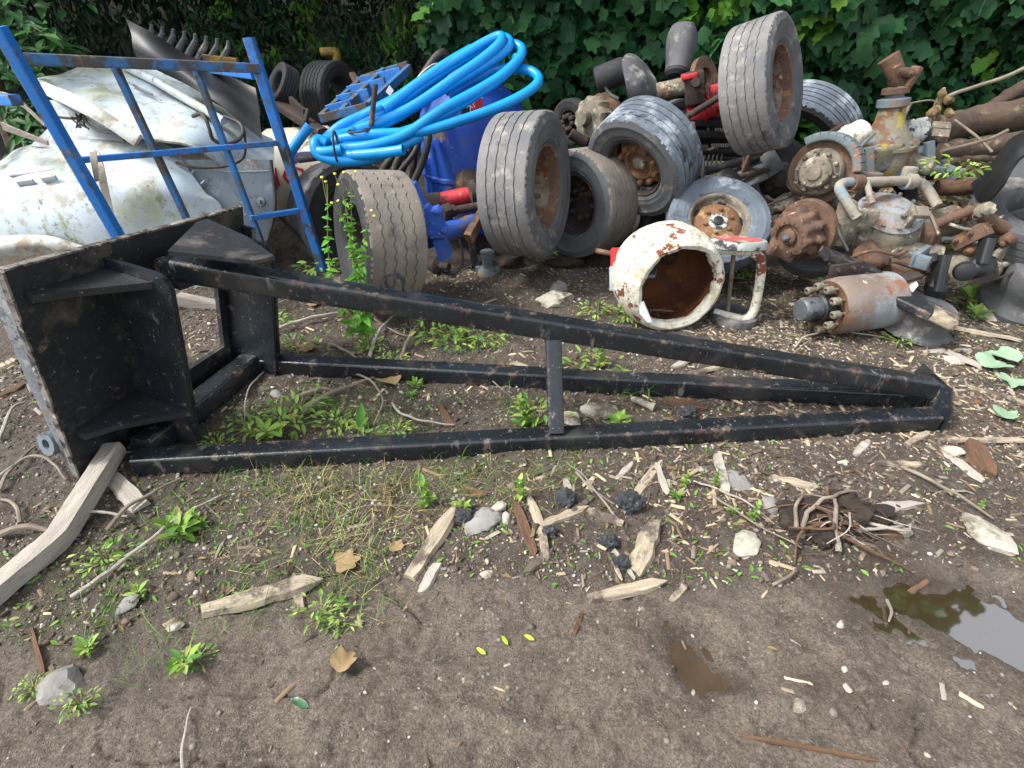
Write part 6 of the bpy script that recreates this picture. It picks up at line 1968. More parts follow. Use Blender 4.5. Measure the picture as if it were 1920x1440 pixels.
CH = "split wood pieces on the ground"
W_LIST = [
    (382, 1150, 602, 1090, 44, "wood_pale", "long pale split slab beside the moss in the left foreground", .0),
    (550, 1078, 566, 1142, 20, "wood_pale", "short upright chunk of wood lying across the long pale slab", .0),
    (768, 1086, 856, 956, 36, "wood_pale", "slanting split board half buried between grass and mud", .0),
    (790, 1112, 822, 1060, 26, "wood_grey", "grey shard just below the slanting half-buried board", .0),
    (966, 942, 1004, 1042, 22, "wood_brown", "dark reddish stick left of its pale twin below the brace", .0),
    (990, 934, 1024, 1052, 22, "wood_pale", "pale stick lying alongside the dark reddish one", .05),
    (984, 1076, 1036, 1034, 20, "wood_pale", "short pale stick crossing the foot of the pale twin stick", .0),
    (1014, 990, 1100, 956, 22, "wood_pale", "left half of the bent pale stick under the front tube", .03),
    (1096, 956, 1168, 984, 20, "wood_pale", "right half of the bent pale stick under the front tube", .0),
    (1168, 962, 1236, 868, 22, "wood_pale", "tapered pale stake standing out of the black asphalt lump", .0),
    (1190, 1078, 1226, 984, 48, "wood_pale", "broad pale splintered board end in the centre foreground", .0),
    (1106, 1124, 1242, 1096, 28, "wood_pale", "mud-smeared pale board just below the broad splintered one", .0),
    (1258, 1128, 1286, 1100, 18, "wood_pale", "small pale chip alone on bare mud right of the smeared board", .0),
    (1132, 1005, 1190, 1088, 9, "wood_grey", "thin grey batten leaning left of the broad splintered board", .0),
    (1146, 1050, 1166, 1090, 9, "wood_pale", "thin pale splinter left of the thin grey batten", .0),
    (1438, 896, 1532, 920, 22, "wood_pale", "yellowish stick at the top of the root stump", .04),
    (1592, 962, 1726, 946, 24, "wood_grey", "white-grey flat batten right of the root stump", .0),
    (1585, 985, 1690, 1008, 22, "wood_brown", "brown fibrous wood just under the white-grey batten", .0),
    (1640, 868, 1732, 874, 17, "wood_pale", "pale batten below the jib's pointed end", .0),
    (1756, 826, 1930, 828, 16, "wood_pale", "long pale lath running out to the right edge", .0),
    (1762, 842, 1842, 906, 22, "wood_grey", "slanting grey lath below the long pale one", .0),
    (1822, 832, 1850, 892, 46, "wood_brown", "squat brown block near the right edge", .0),
    (1814, 726, 1925, 758, 18, "wood_pale", "pale stick right of the jib's tip", .0),
    (1788, 757, 1838, 757, 14, "red_paint", "orange brick-coloured sliver at the jib's tip", .0),
    (1768, 612, 1912, 640, 16, "wood_pale", "bark strip in front of the right-edge air spring", .0),
    (1700, 662, 1818, 658, 14, "wood_grey", "grey stick below the black air spring base", .0),
    (1775, 660, 1840, 690, 22, "wood_grey", "grey board scrap near the wilted pale leaves", .0),
    (1248, 752, 1322, 768, 28, "wood_brown", "reddish brown rotten piece between the two rear tubes", .0),
    (1262, 690, 1312, 662, 18, "wood_grey", "grey stick just behind the long top tube", .0),
    (1290, 702, 1362, 686, 14, "wood_pale", "pale stick right of the grey one behind the top tube", .0),
    (730, 976, 726, 908, 18, "wood_brown", "small brown chip upright in the dry grass", .0),
    (866, 916, 912, 930, 18, "wood_brown", "dark chip left of the tall weed below the front tube", .0),
    (824, 758, 848, 802, 15, "wood_brown", "reddish chip inside the frame under the back tube", .0),
    (956, 680, 990, 690, 14, "wood_pale", "pale chip just behind the back tube, left of the brace", .0),
    (1060, 900, 1072, 938, 18, "wood_grey", "grey chip standing below the foot of the brace", .0),
    (1345, 852, 1362, 926, 22, "stone_pale", "pale edge of a half buried board right of the weeds", .0),
    (1230, 870, 1252, 930, 16, "wood_grey", "grey splinter right of the tapered pale stake", .0),
    (1155, 900, 1186, 870, 14, "wood_grey", "grey splinter left of the tapered pale stake", .0),
    (1072, 960, 1110, 936, 12, "wood_pale", "little pale splinter above the bent pale stick", .0),
    (1480, 1002, 1470, 930, 8, "wood_pale", "thin pale root stick left of the root stump", .1),
    (1390, 1380, 1642, 1428, 10, "wood_brown", "long dark stick at the bottom right in the mud", .0),
    (1690, 1122, 1738, 1092, 12, "wood_brown", "brown stick floating at the puddle's top left", .0),
    (1700, 835, 1738, 812, 16, "wood_pale", "pale chip under the jib's pointed end", .0),
    (1628, 826, 1602, 856, 18, "wood_grey", "grey chip under the jib's end, left of the pale one", .0),
    (1860, 690, 1900, 745, 8, "wood_grey", "thin grey stick beside the wilted leaves", .0),
    (0, 745, 46, 722, 20, "wood_brown", "brown board end at the left edge behind the headstock", .0),
    (0, 690, 34, 676, 22, "wood_pale", "pale board end at the left edge, higher up", .0),
    (1076, 1192, 1090, 1152, 12, "wood_brown", "tiny orange brown chip on the bare mud", .0),
    (60, 1180, 90, 1290, 12, "wood_brown", "dark mud-caked slat at the far left foreground", .0),
]
for i, (x0, y0, x1, y1, w_, mm, lb, bd) in enumerate(W_LIST):
    if mm == "red_paint": mm = "rust_orange"
    wood("wood_piece", lb, "wood piece", x0, y0, x1, y1, w_, mm, CH, bend=bd, th=max(.009, min(.024, w_ * .0006)))

# stones
STN = [(1043, 566, 66, 26, .7, "stone_pale", "mossy flat stone on the soil left of the white drum"), (1045, 541, 38, 26, .8, "stone_grey", "grey stone behind the mossy flat one"),
       (1072, 778, 44, 56, .5, "stone_pale", "mossy upright stone touching the brace's right side"), (1122, 768, 64, 58, .7, "stone_pale", "whitish broken stone right of the mossy upright one"),
       (1405, 1020, 62, 50, .5, "stone_pale", "yellowish muddy stone left of the root stump"), (1870, 1011, 92, 46, .35, "stone_pale", "flat white slab stone near the right edge"),
       (98, 1298, 92, 46, .6, "stone_grey", "pale mossy stone at the bottom left"), (1500, 1322, 32, 36, .5, "stone_pale", "bright white stone in the mud at lower right"),
       (1850, 585, 46, 36, .8, "stone_pale", "white stone in front of the right-edge air spring"), (1790, 845, 34, 30, .8, "stone_pale", "round pale stone below the long lath"),
       (905, 984, 72, 34, .5, "stone_grey", "pinkish grey wedge of stone below the front tube"), (1450, 948, 42, 34, .6, "stone_grey", "grey-pink stone at the root stump's left"),
       (515, 738, 26, 18, .6, "stone_grey", "bluish grey stone near the leafy weeds"), (934, 952, 28, 22, .8, "stone_pale", "pale pebble above the pinkish stone"),
       (948, 972, 24, 22, .8, "stone_pale", "white pebble right of the pinkish stone"), (1790, 678, 40, 18, .5, "stone_pale", "flat whitish stone left of the wilted leaves"),
       (1700, 1000, 30, 20, .6, "stone_pale", "pale stone right of the fibrous wood"), (1855, 560, 30, 20, .6, "stone_grey", "small grey stone beside the green leaves at right"),
       (1380, 890, 62, 74, .22, "stone_grey", "half-buried grey concrete slab below the front tube"), (325, 1178, 30, 16, .6, "stone_pale", "small pale stone left below the long slab"),
       (236, 1136, 40, 22, .5, "stone_grey", "pale bark-like stone beside the ragged weed"), (1315, 880, 18, 12, .7, "stone_pale", "tiny white stone under the front tube"),
       (912, 1078, 22, 14, .7, "stone_pale", "small white stone on the mud below the grass edge"), (1578, 1172, 16, 14, .7, "stone_pale", "lone white pebble left of the large puddle"),
       (1590, 1290, 18, 20, .7, "stone_pale", "cream pebble in the mud above the bottom stick"), (1660, 1280, 14, 14, .7, "stone_pale", "white pebble right of the cream one"),
       (1585, 1256, 14, 12, .7, "stone_pale", "small white pebble just above the cream one")]
for i, (x_, y_, w_, h_, fl, mm, lb) in enumerate(STN):
    g_ = GP(x_, y_ + h_ * .25)
    sx = PX(w_, x_, y_, g_.y)
    sy = sx * .8
    szz = sx * fl * .8
    q = MB().rock(g_ + V((0, sy * .3, szz * .08)), (sx * 1.12, sy, szz), i * 1.7 + 3, 3, .3, True, i)
    solo("stone", q, mm, lb, "stone", "stones on the ground", ang=25)
for i, (x_, y_, w_, h_, lb) in enumerate(((1180, 950, 50, 60, "black asphalt lump at the foot of the tapered stake"), (1140, 1022, 34, 30, "black asphalt lump left of the broad splintered board"), (1165, 1060, 30, 26, "small black asphalt lump left of the splintered board's foot"),
                                          (870, 975, 40, 32, "black asphalt lump left of the pinkish stone"), (1060, 942, 40, 20, "black asphalt lump between the sticks below the brace"), (1290, 780, 30, 20, "dark lump beneath the rotten brown piece"), (1030, 1000, 26, 24, "small grey asphalt lump right of the pale twin stick"))):
    g_ = GP(x_, y_)
    sx = PX(w_, x_, y_, g_.y)
    q = MB().rock(g_ + V((0, 0, sx * .25)), (sx, sx * .8, sx * .8), i + 40, 4, .4, False)
    for v in q.v:
        v += V((1, 1, 1)) * .004 * noise.noise(v * 90)
    solo("asphalt_lump", q, "asphalt_lump", lb, "asphalt lump", "asphalt lumps", ang=0)
q = MB().lathe([(.008, -.06), (.014, -.05), (.016, .03), (.022, .045), (.022, .055), (.012, .055), (.01, .0)], GP(1205, 762) + V((0, 0, .02)), V((.8, -.55, -.05)), 20)
solo("pipe_stub", q, "stone_pale", "small white ceramic pipe stub between the rear tube and the front tube", "pipe")

# root stump
rs = thing("root_stump", "torn-up root stump with tangled pale roots in dark soil", "root stump", GP(1560, 985))
rc0 = GP(1562, 985)
q = MB().rock(rc0 + V((.02, .02, -.005)), (.30, .20, .085), 51, 4, .8, False)
q.rock(rc0 + V((.09, .05, 0)), (.2, .14, .1), 57, 4, .8, False)
q.rock(rc0 + V((-.08, -.03, -.01)), (.16, .14, .08), 63, 4, .8, False)
for v in q.v:
    v += V((noise.noise(v * 30), noise.noise(v * 30 + V((4, 0, 0))), noise.noise(v * 45 + V((0, 4, 0))))) * .018
part("soil_ball", q, "soil_dark", rs)
rr_ = random.Random(5)
for k in range(64):
    a = rr_.uniform(-1.2, math.pi + 1.2)
    L = rr_.uniform(.06, .28)
    o_ = rc0 + V((rr_.uniform(-.08, .1), rr_.uniform(-.06, .08), rr_.uniform(.0, .06)))
    e_ = o_ + V((math.cos(a) * L, math.sin(a) * L * .6 - .03, -rr_.uniform(.0, .06)))
    e_.z = max(e_.z, hz(e_.x, e_.y) + .004)
    mid = (o_ + e_) / 2 + V((rr_.uniform(-.05, .05), rr_.uniform(-.05, .05), rr_.uniform(-.01, .03)))
    r0 = rr_.choice([.0012, .0015, .002, .0025, .003, .004, .007])
    pp = spl([o_, mid, e_], 6)
    q = MB().tube(pp, [r0 * (1 - .6 * i / (len(pp) - 1)) for i in range(len(pp))], 6)
    part("root", q, rr_.choice(["twig", "wood_grey", "wood_brown", "wood_brown", "bark"]), rs)
for (pl, r0) in (([(1562, 1040, .02), (1556, 1010, .06), (1552, 985, .085), (1548, 965, .09)], .009), ([(1500, 1010, .02), (1510, 975, .05), (1545, 955, .08), (1590, 950, .08)], .008), ([(1490, 1000, .03), (1486, 970, .05), (1500, 940, .06)], .007)):
    pp = spl([GP(x_, y_, z_) for x_, y_, z_ in pl], 6)
    pp = [p + V((noise.noise(p * 18), noise.noise(p * 18 + V((3, 0, 0))), noise.noise(p * 18 + V((0, 3, 0))))) * .016 for p in pp]
    q = MB().tube(pp, [r0 * (1.15 - .6 * i / len(pp)) for i in range(len(pp))], 8); part("root", q, "twig", rs)

# twigs and fallen branches
TW = [([(694, 676), (708, 640), (742, 590)], .010, "curved grey twig arching behind the back tube, left one"), ([(752, 682), (770, 640), (802, 592)], .009, "straight twig right of the curved arching one"),
      ([(620, 650), (640, 664), (668, 676)], .009, "pale stub of twig just behind the back tube"), ([(478, 646), (540, 622), (600, 604), (655, 590)], .012, "broken pale branch behind the headstock"),
      ([(566, 782), (620, 752), (704, 712)], .012, "grey branch lying inside the frame near the headstock"), ([(552, 752), (600, 742), (640, 738)], .01, "pale stick above the grey branch inside the frame"),
      ([(135, 1126), (260, 1050), (330, 990), (410, 936)], .007, "long thin dark twig crossing the left foreground"), ([(0, 1008), (60, 1000), (105, 1002)], .012, "pale broken stick at the left edge behind the timber"),
      ([(40, 985), (35, 955), (0, 940)], .007, "forked grey branch at the left edge"), ([(0, 830), (30, 780), (48, 760)], .008, "bent grey branch at the left edge by the pivot lugs"),
      ([(0, 900), (30, 888), (70, 842)], .008, "grey branch below the pivot lugs"), ([(0, 925), (40, 880), (90, 870), (130, 905)], .007, "thin pale twig winding below the lugs"),
      ([(100, 998), (170, 972), (240, 975)], .007, "thin twig behind the kinked timber"), ([(205, 1000), (250, 962), (340, 900)], .008, "dark twig from the timber to the front tube"),
      ([(1688, 880), (1760, 925), (1862, 978)], .007, "long thin bare stem right of the root stump"), ([(1488, 655), (1510, 640), (1570, 630), (1650, 636)], .005, "thin pale forked twig in front of the wheel hub"),
      ([(1476, 676), (1498, 660), (1532, 634)], .005, "short pale twig left of the forked one"), ([(700, 600), (760, 640), (772, 620), (765, 600)], .004, "wiry twig between the two arching twigs"),
      ([(735, 760), (760, 790), (800, 802), (850, 800)], .006, "curved thin twig inside the frame"), ([(1080, 890), (1100, 920), (1150, 948)], .005, "thin twig curving above the bent pale stick"),
      ([(1160, 980), (1100, 912), (1060, 870)], .004, "wiry stem below the front tube"), ([(350, 1440), (352, 1400), (362, 1330)], .004, "straw stem standing in mud at bottom centre left"),
      ([(1446, 1100), (1480, 1085), (1492, 1070)], .005, "broken twig left of the large puddle"), ([(1330, 930), (1400, 985), (1500, 1030)], .004, "long rootlet left of the root stump"),
      ([(1300, 905), (1390, 950), (1450, 985)], .0035, "fine rootlet above the longer one"), ([(1660, 1130), (1662, 1160), (1664, 1170)], .005, "white hooked twig at the puddle's left"),
      ([(600, 1010), (640, 980), (700, 960), (780, 950)], .003, "dry grass stalk in the middle of the straw"), ([(505, 690), (470, 740), (460, 790)], .004, "wiry stem inside the headstock corner"),
      ([(640, 700), (690, 720), (720, 760), (700, 800)], .006, "sinuous twig below the back tube"), ([(900, 700), (930, 730), (985, 770)], .003, "thin pale stem beside the brace")]
for k, (pl, r0, lb) in enumerate(TW):
    p3 = []
    for i, (x_, y_) in enumerate(pl):
        p3.append(GP(x_, y_, r0 + (.03 if 0 < i < len(pl) - 1 and len(pl) > 2 else .006)))
    pp = spl(p3, 7)
    pp = [p + V((noise.noise(p * 14), noise.noise(p * 14 + V((3, 0, 0))), noise.noise(p * 14 + V((0, 3, 0))) * .5)) * .008 for p in pp]
    q = MB().tube(pp, [r0 * (1.1 - .5 * i / (len(pp) - 1)) for i in range(len(pp))], 7)
    solo("twig", q, "twig" if k % 3 else "wood_grey", lb, "twig", "twigs lying on the ground")

# dead leaves
def leaf_obj(name, lab, cat, px, py, wpx, m, shape, yaw, group=None, curl=.35, lift=.006):
    g_ = GP(px, py, lift)
    s_ = PX(wpx, px, py, g_.y) * .55
    vs, fs = shape
    q = MB()
    R_ = Matrix.Rotation(yaw, 3, 'Z')
    top = [g_ + R_ @ (V((v[0], v[1], abs(v[1]) * curl + .12 * noise.noise(V((v[0] * 2, v[1] * 2, px))))) * s_) for v in vs]
    q.add(top + [t - V((0, 0, .0012)) for t in top], [tuple(f) for f in fs] + [tuple(i + len(vs) for i in reversed(f)) for f in fs])
    return solo(name, q, m, lab, cat, group, ang=180)


SY_, EL_ = (SYCV, SYCF), (ELV, ELF)
leaf_obj("dead_leaf", "large tan dead leaf at the edge of the grass", "leaf", 643, 1060, 62, "dead_leaf", SY_, .4)
leaf_obj("dead_leaf", "curled brown dead leaf alone on the bare mud", "leaf", 642, 1252, 60, "dead_leaf", SY_, 1.0, curl=.9)
leaf_obj("dead_leaf", "orange dead leaf in the straw right of the large tan one", "leaf", 744, 1030, 36, "dead_leaf", SY_, 2.0)
leaf_obj("dead_leaf", "crumpled brown leaves just behind the back tube", "leaf", 735, 720, 60, "dead_leaf", SY_, 2.6, curl=.7)
leaf_obj("dead_leaf", "tan leaf near the base rail of the rack", "leaf", 588, 572, 36, "dead_leaf", SY_, .6)
leaf_obj("dead_leaf", "tan leaf behind the headstock near the broken branch", "leaf", 582, 655, 38, "dead_leaf", SY_, 3.6)
mat("leaf_green_dark", C('35603c'), C('28502e'), 20, [(C('c9d0c4'), 60, .62, .7)], rough=.4, bump=.1)
mat("leaf_green_pale", C('9fb89a'), C('86a684'), 9, [(C('c9d6c4'), 12, .56, .72)], rough=.6, bump=.2, trans=.2)
mat("leaf_lime", C('8fae2c'), C('a4bc3a'), 20, rough=.5, bump=.1)
leaf_obj("green_leaf", "dark green speckled leaf lying on the mud at the bottom", "leaf", 560, 1318, 48, "leaf_green_dark", EL_, -.4, curl=.2)
for x_, y_, yw, lb in ((900, 1221, -.6, "left of the three lime slivers on the mud"), (945, 1200, -1.0, "middle of the three lime slivers on the mud"), (990, 1196, -.5, "right of the three lime slivers on the mud")):
    leaf_obj("lime_leaf", lb, "leaf", x_, y_, 26, "leaf_lime", EL_, yw, "lime slivers on the mud", .1)
for x_, y_, w_, yw, lb in ((1850, 690, 70, .2, "wilted pale green leaf at the right edge, nearest the pale stick"), (1890, 680, 66, 2.2, "wilted pale green leaf at the right edge, behind its neighbours"), (1895, 720, 60, 4.0, "wilted pale green leaf at the right edge, lowest of the cluster"), (1878, 786, 50, 1.0, "wilted pale leaf scrap above the brown block")):
    leaf_obj("wilted_leaf", lb, "leaf", x_, y_, w_, "leaf_green_pale", SY_, yw, "wilted leaves at the right edge", .4, .02)

# ------------------------------------------------------------------ weeds
def weed(px, py, hpx, kind, lab, seed, group="weeds growing through the soil", cols=None):
    r_ = random.Random(seed)
    g_ = GP(px, py)
    h = PX(hpx, px, py, g_.y) * 1.0
    pos, nr, tp, sz = [], [], [], []
    st_ = MB()
    if kind == 'upright':         # stem with opposite lance leaves
        for s_ in range(r_.choice([1, 1, 2])):
            o_ = g_ + V((r_.uniform(-.02, .02), r_.uniform(-.02, .02), 0))
            e_ = o_ + V((r_.uniform(-.15, .15) * h, r_.uniform(-.15, .15) * h, h))
            pp = spl([o_, (o_ + e_) / 2 + V((.02 * h, 0, 0)), e_], 5)
            st_.tube(pp, [.004 - .0002 * i for i in range(len(pp))], 5)
            n_ = 6
            for k in range(n_):
                c = pp[min(len(pp) - 1, 1 + int(k * (len(pp) - 2) / (n_ - 1)))]
                a = k * 1.57 + r_.uniform(-.4, .4)
                for sg in (0, math.pi):
                    pos.append(tuple(c)); tp.append((math.cos(a + sg), math.sin(a + sg), .45 + .5 * k / n_))
                    nr.append((-.5 * math.cos(a + sg), -.5 * math.sin(a + sg), 1)); sz.append(h * r_.uniform(.22, .34) * (1.15 - .35 * k / n_))
    elif kind == 'rosette':
        for k in range(19):
            a = k * 2.4 + r_.uniform(-.3, .3)
            up = r_.uniform(.15, 1.3)
            c = g_ + V((0, 0, h * r_.uniform(.0, .4)))
            pos.append(tuple(c + V((math.cos(a), math.sin(a), .25)) * h * .25)); tp.append((math.cos(a), math.sin(a), up)); nr.append((-up * math.cos(a), -up * math.sin(a), 1)); sz.append(h * r_.uniform(.22, .46))
        st_.tube([g_, g_ + V((0, 0, h * .4))], .003, 5)
    elif kind == 'clump':         # bushy ground weed with many small round leaves
        for k in range(48):
            a = r_.uniform(0, 6.28); rr = h * 1.1 * math.sqrt(r_.random())
            c = g_ + V((math.cos(a) * rr * 1.3, math.sin(a) * rr, h * r_.uniform(.15, .95) * (1 - .4 * rr / (h * 1.1))))
            if k % 3 == 0: st_.tube([g_ + V((math.cos(a) * rr * .3, math.sin(a) * rr * .3, 0)), c], .002, 4)
            pos.append(tuple(c)); tp.append((math.cos(a) + r_.uniform(-.5, .5), math.sin(a) + r_.uniform(-.5, .5), r_.uniform(-.2, .5))); nr.append((r_.gauss(0, .35), r_.gauss(0, .35) - .2, 1)); sz.append(h * r_.uniform(.16, .3))
    else:                         # broad single leaves (dock)
        for k in range(5):
            a = k * 1.3 + r_.uniform(-.3, .3)
            pos.append(tuple(g_ + V((math.cos(a) * .01, math.sin(a) * .01, h * .5 if k == 0 else h * .2))))
            tp.append((math.cos(a) * .3, math.sin(a) * .3, 1.6) if k == 0 else (math.cos(a), math.sin(a), .35)); nr.append((.1, -1, .2) if k == 0 else (-.3 * math.cos(a), -.3 * math.sin(a), 1)); sz.append(h * (.55 if k == 0 else .4))
        st_.tube([g_, g_ + V((0, 0, h * .5))], .003, 5)
    N = len(pos)
    col = pick(N, cols or ['6f9440', '83a24a', '54803a', 'a3b866', '8a8a48'], [3, 3, 2, 1, .5])
    return plant_obj("weed", lab, "weed", tuple(g_), (leaf_tf(np.array(pos), np.array(nr), np.array(tp), np.array(sz)), col), EL_, st_, "weed_stem", "leaves", group)


mat("weed_stem", C('6f8a3c'), C('7a6a42'), 12, rough=.6, bump=.1)
WEEDS = [(505, 826, 62, 'rosette', "bright leafy rosette nearest the front tube inside the frame"), (530, 800, 50, 'clump', "round-leaved clump just behind the bright rosette"), (560, 770, 42, 'clump', "small-leaved clump behind the round-leaved one, inside the frame"),
         (470, 800, 36, 'clump', "low clump left of the bright rosette"), (676, 808, 58, 'dock', "broad upright dock leaf inside the frame"), (640, 800, 34, 'clump', "low green clump left of the dock leaf"), (740, 818, 34, 'clump', "low green clump right of the dock leaf"),
         (990, 800, 66, 'upright', "tall greyish weed against the brace's left side"), (1010, 790, 40, 'clump', "leafy clump at the brace's left foot"), (806, 948, 66, 'upright', "bright tall weed below the front tube, leftmost pair"),
         (800, 960, 44, 'upright', "shorter bright weed at the foot of the tall one"), (972, 940, 56, 'upright', "bright lone weed below the brace"), (866, 958, 36, 'rosette', "small bright weed between the tall and lone ones"),
         (1158, 800, 44, 'rosette', "broad-leaved weed right of the whitish stone"), (1110, 700, 46, 'clump', "dark-leaved clump behind the brace's top"), (1130, 690, 52, 'upright', "upright nettle behind the long top tube"),
         (850, 640, 44, 'clump', "feathery green clump behind the back tube, right one"), (815, 630, 46, 'clump', "feathery green clump behind the back tube, left one"), (905, 640, 38, 'clump', "fine green tuft left of the drum"),
         (506, 612, 34, 'clump', "bright clump beside the headstock's back corner"), (555, 650, 30, 'clump', "bright clump left of the pale twig stub"), (655, 585, 36, 'rosette', "broad-leaved weed under the top tube"), (680, 600, 30, 'rosette', "dark green weed right of the broad-leaved one"),
         (735, 680, 24, 'clump', "small clump between the arching twigs"), (700, 655, 26, 'clump', "small clump left of the arching twigs"), (780, 725, 30, 'rosette', "bright seedling below the back tube"), (772, 745, 22, 'rosette', "tiny seedling below the bright seedling"),
         (340, 1000, 70, 'rosette', "arching long-leaved weed in the left foreground"), (380, 990, 44, 'upright', "leafy weed right of the arching one"), (200, 1050, 38, 'clump', "wispy clump near the kinked timber"), (262, 1120, 44, 'rosette', "ragged jagged-leaved weed left of the slab"),
         (350, 1250, 60, 'rosette', "spreading weed at the edge of the mud, lower left"), (370, 1235, 26, 'clump', "tiny clump right of the spreading weed"), (168, 1220, 40, 'rosette', "pale blade-leaved weed in the left foreground"), (150, 1320, 30, 'clump', "small weed right of the bottom-left stone"),
         (62, 1292, 24, 'clump', "small weed left of the bottom-left stone"), (600, 1150, 36, 'clump', "low weed at the right end of the slab"), (640, 1165, 30, 'clump', "low weed right of the slab's end"), (1285, 920, 36, 'upright', "bright seedling pair right of the grey splinter"), (1268, 932, 26, 'rosette', "tiny weed left of the seedling pair"),
         (1412, 980, 44, 'upright', "bright weed left of the root stump"), (1372, 962, 24, 'rosette', "tiny round weed left of the bright weed by the stump"), (1340, 905, 34, 'upright', "thin weed beside the half-buried slab"), (1360, 500, 24, 'clump', "little weed seen through the ring stand"),
         (1404, 522, 28, 'clump', "little weed right of the ring stand"), (1310, 590, 26, 'clump', "small weed in front of the drum's right side"), (1180, 600, 30, 'clump', "small weed at the drum's left foot"), (1120, 590, 28, 'clump', "small weed left of the drum"),
         (1815, 575, 60, 'rosette', "dark green plant beside the right-edge air spring"), (1826, 598, 40, 'rosette', "dark broad leaves in front of the plant at right"), (1005, 480, 34, 'clump', "weed in the shade behind the upright wheel's foot"), (610, 515, 40, 'clump', "weed in the shade at the blue rack's foot"),
         (1780, 330, 44, 'clump', "mossy green plant under the logs"), (1690, 640, 24, 'clump', "tiny weed by the air spring base"), (1840, 955, 24, 'upright', "thin weed near the right edge"), (410, 838, 26, 'clump', "low weed at the base tube's corner")]
for i, (x_, y_, h_, kd, lb) in enumerate(WEEDS):
    dk = x_ > 1770 and y_ < 620
    weed(x_, y_, h_, kd, lb, i + 3, cols=['2f6a34', '2a5c30', '3f7a3a'] if False else None)

# flowering weed in front of the tan wheel
fw = GP(690, 540); fw.y = 2.48; fw.x = -.80; fw.z = hz(fw.x, fw.y)
pos, nr, tp, sz = [], [], [], []
st_ = MB(); fl_ = MB()
r_ = random.Random(4)
TOPS = [(614, 345), (640, 338), (656, 322), (690, 404), (628, 378)]
for k, (x_, y_) in enumerate(TOPS):
    e_ = P(x_, y_, 2.48 + r_.uniform(-.06, .04))
    o_ = fw + V((r_.uniform(-.04, .04), r_.uniform(-.03, .03), 0))
    m_ = o_.lerp(e_, .5) + V((r_.uniform(-.07, .07), r_.uniform(-.04, .02), .03))
    pp = spl([o_, m_, e_], 8)
    st_.tube(pp, [.0042 - .00018 * i for i in range(len(pp))], 5)
    for i in range(2, len(pp) - 2):
        a = i * 2.1 + k
        pos.append(tuple(pp[i])); tp.append((math.cos(a), math.sin(a) * .6 - .3, .1)); nr.append((-.2 * math.cos(a), -.5, 1)); sz.append(r_.uniform(.03, .062) * (1.35 - .9 * i / len(pp)))
        pos.append(tuple(pp[i] + V((0, 0, .012)))); tp.append((math.cos(a + 2.3), math.sin(a + 2.3) * .6 - .3, .2)); nr.append((-.2 * math.cos(a), -.4, 1)); sz.append(r_.uniform(.02, .05) * (1.3 - .9 * i / len(pp)))
    for f_ in range(2):
        c = e_ + V((r_.uniform(-.03, .03), r_.uniform(-.02, .02), r_.uniform(-.03, .03)))
        st_.tube([pp[-3], c], .0013, 4)
        fl_.lathe([(.001, 0), (.006, .002), (.0075, .005), (.004, .007), (0, .0075)], c, (r_.uniform(-.3, .3), -.6, 1), 9)
N = len(pos)
fwt = plant_obj("flowering_weed", "tall yellow-flowered weed growing in front of the tan wheel", "weed", tuple(fw), (leaf_tf(np.array(pos), np.array(nr), np.array(tp), np.array(sz)), pick(N, ['4f8a2a', '5c9a30', '72aa3c'], [3, 3, 1])), EL_, st_, "weed_stem", "leaves")
mat("petal_yellow", C('b3a52c'), rough=.6, bump=0)
part("flowers", fl_, "petal_yellow", fwt)

# ------------------------------------------------------------------ uncountable litter: gravel, grass, straw, wood shreds
def ico(sub=1):
    bm = bmesh.new(); bmesh.ops.create_icosphere(bm, subdivisions=sub, radius=.5)
    bm.verts.ensure_lookup_table()
    v = np.array([tuple(x.co) for x in bm.verts]); f = np.array([tuple(y.index for y in x.verts) for x in bm.faces]); bm.free()
    return v, f


def ground_pts(N, dens, xr=(-2.6, 3.0), yr=(.5, 3.7)):
    out = []
    tot = 0
    while tot < N:
        x = rng.uniform(*xr, 4 * N); y = yr[0] + (yr[1] - yr[0]) * rng.random(4 * N) ** 1.25
        inside = np.abs(x) < (y * .824 + .85) * 1.02
        k = inside & (rng.random(4 * N) < dens(x, y))
        out.append(np.stack([x[k], y[k]], 1)); tot += int(k.sum())
    p = np.concatenate(out)[:N]
    return np.concatenate([p, H(p[:, 0], p[:, 1])[:, None]], 1)


def stuff(name, me, label, cat):
    o = bpy.data.objects.new(name, me); LINK(o)
    props(o, label, cat, None, "stuff")
    return o


iv, if_ = ico(1)
p = ground_pts(24000, lambda x, y: np.where(mudmask(x, y) > .5, .05, .8) * (.35 + .65 * (vn(x * 3, y * 3, 61) > -.1)))
s_ = rng.gamma(1.7, .0028, len(p)) + .002
s_ = np.clip(s_, .0025, .022)
sc = s_[:, None] * rng.uniform(.6, 1.4, (len(p), 3)) * np.array([1.1, 1, .7])
p[:, 2] += s_ * .12
ci = pick(len(p), ['8c867b', '726b61', 'a8a296', '5c544a', 'c4c0b6'], [3, 4, 1.8, 4.5, .7])
stuff("gravel", scatter("gravel", iv * (1 + .0), if_, tf(rots(len(p), .6), sc, p), ci, "pebblecol"), "loose gravel and grit strewn over the soil", "gravel")

cv = np.array([(-.5, -.5, 0), (.5, -.4, 0), (.45, .5, 0), (-.55, .35, 0), (-.42, -.4, 1), (.30, -.3, .6), (.36, .1, 1), (-.46, .25, .7)], float)
cf = np.array([(4, 5, 6, 7), (0, 1, 5, 4), (1, 2, 6, 5), (2, 3, 7, 6), (3, 0, 4, 7)])


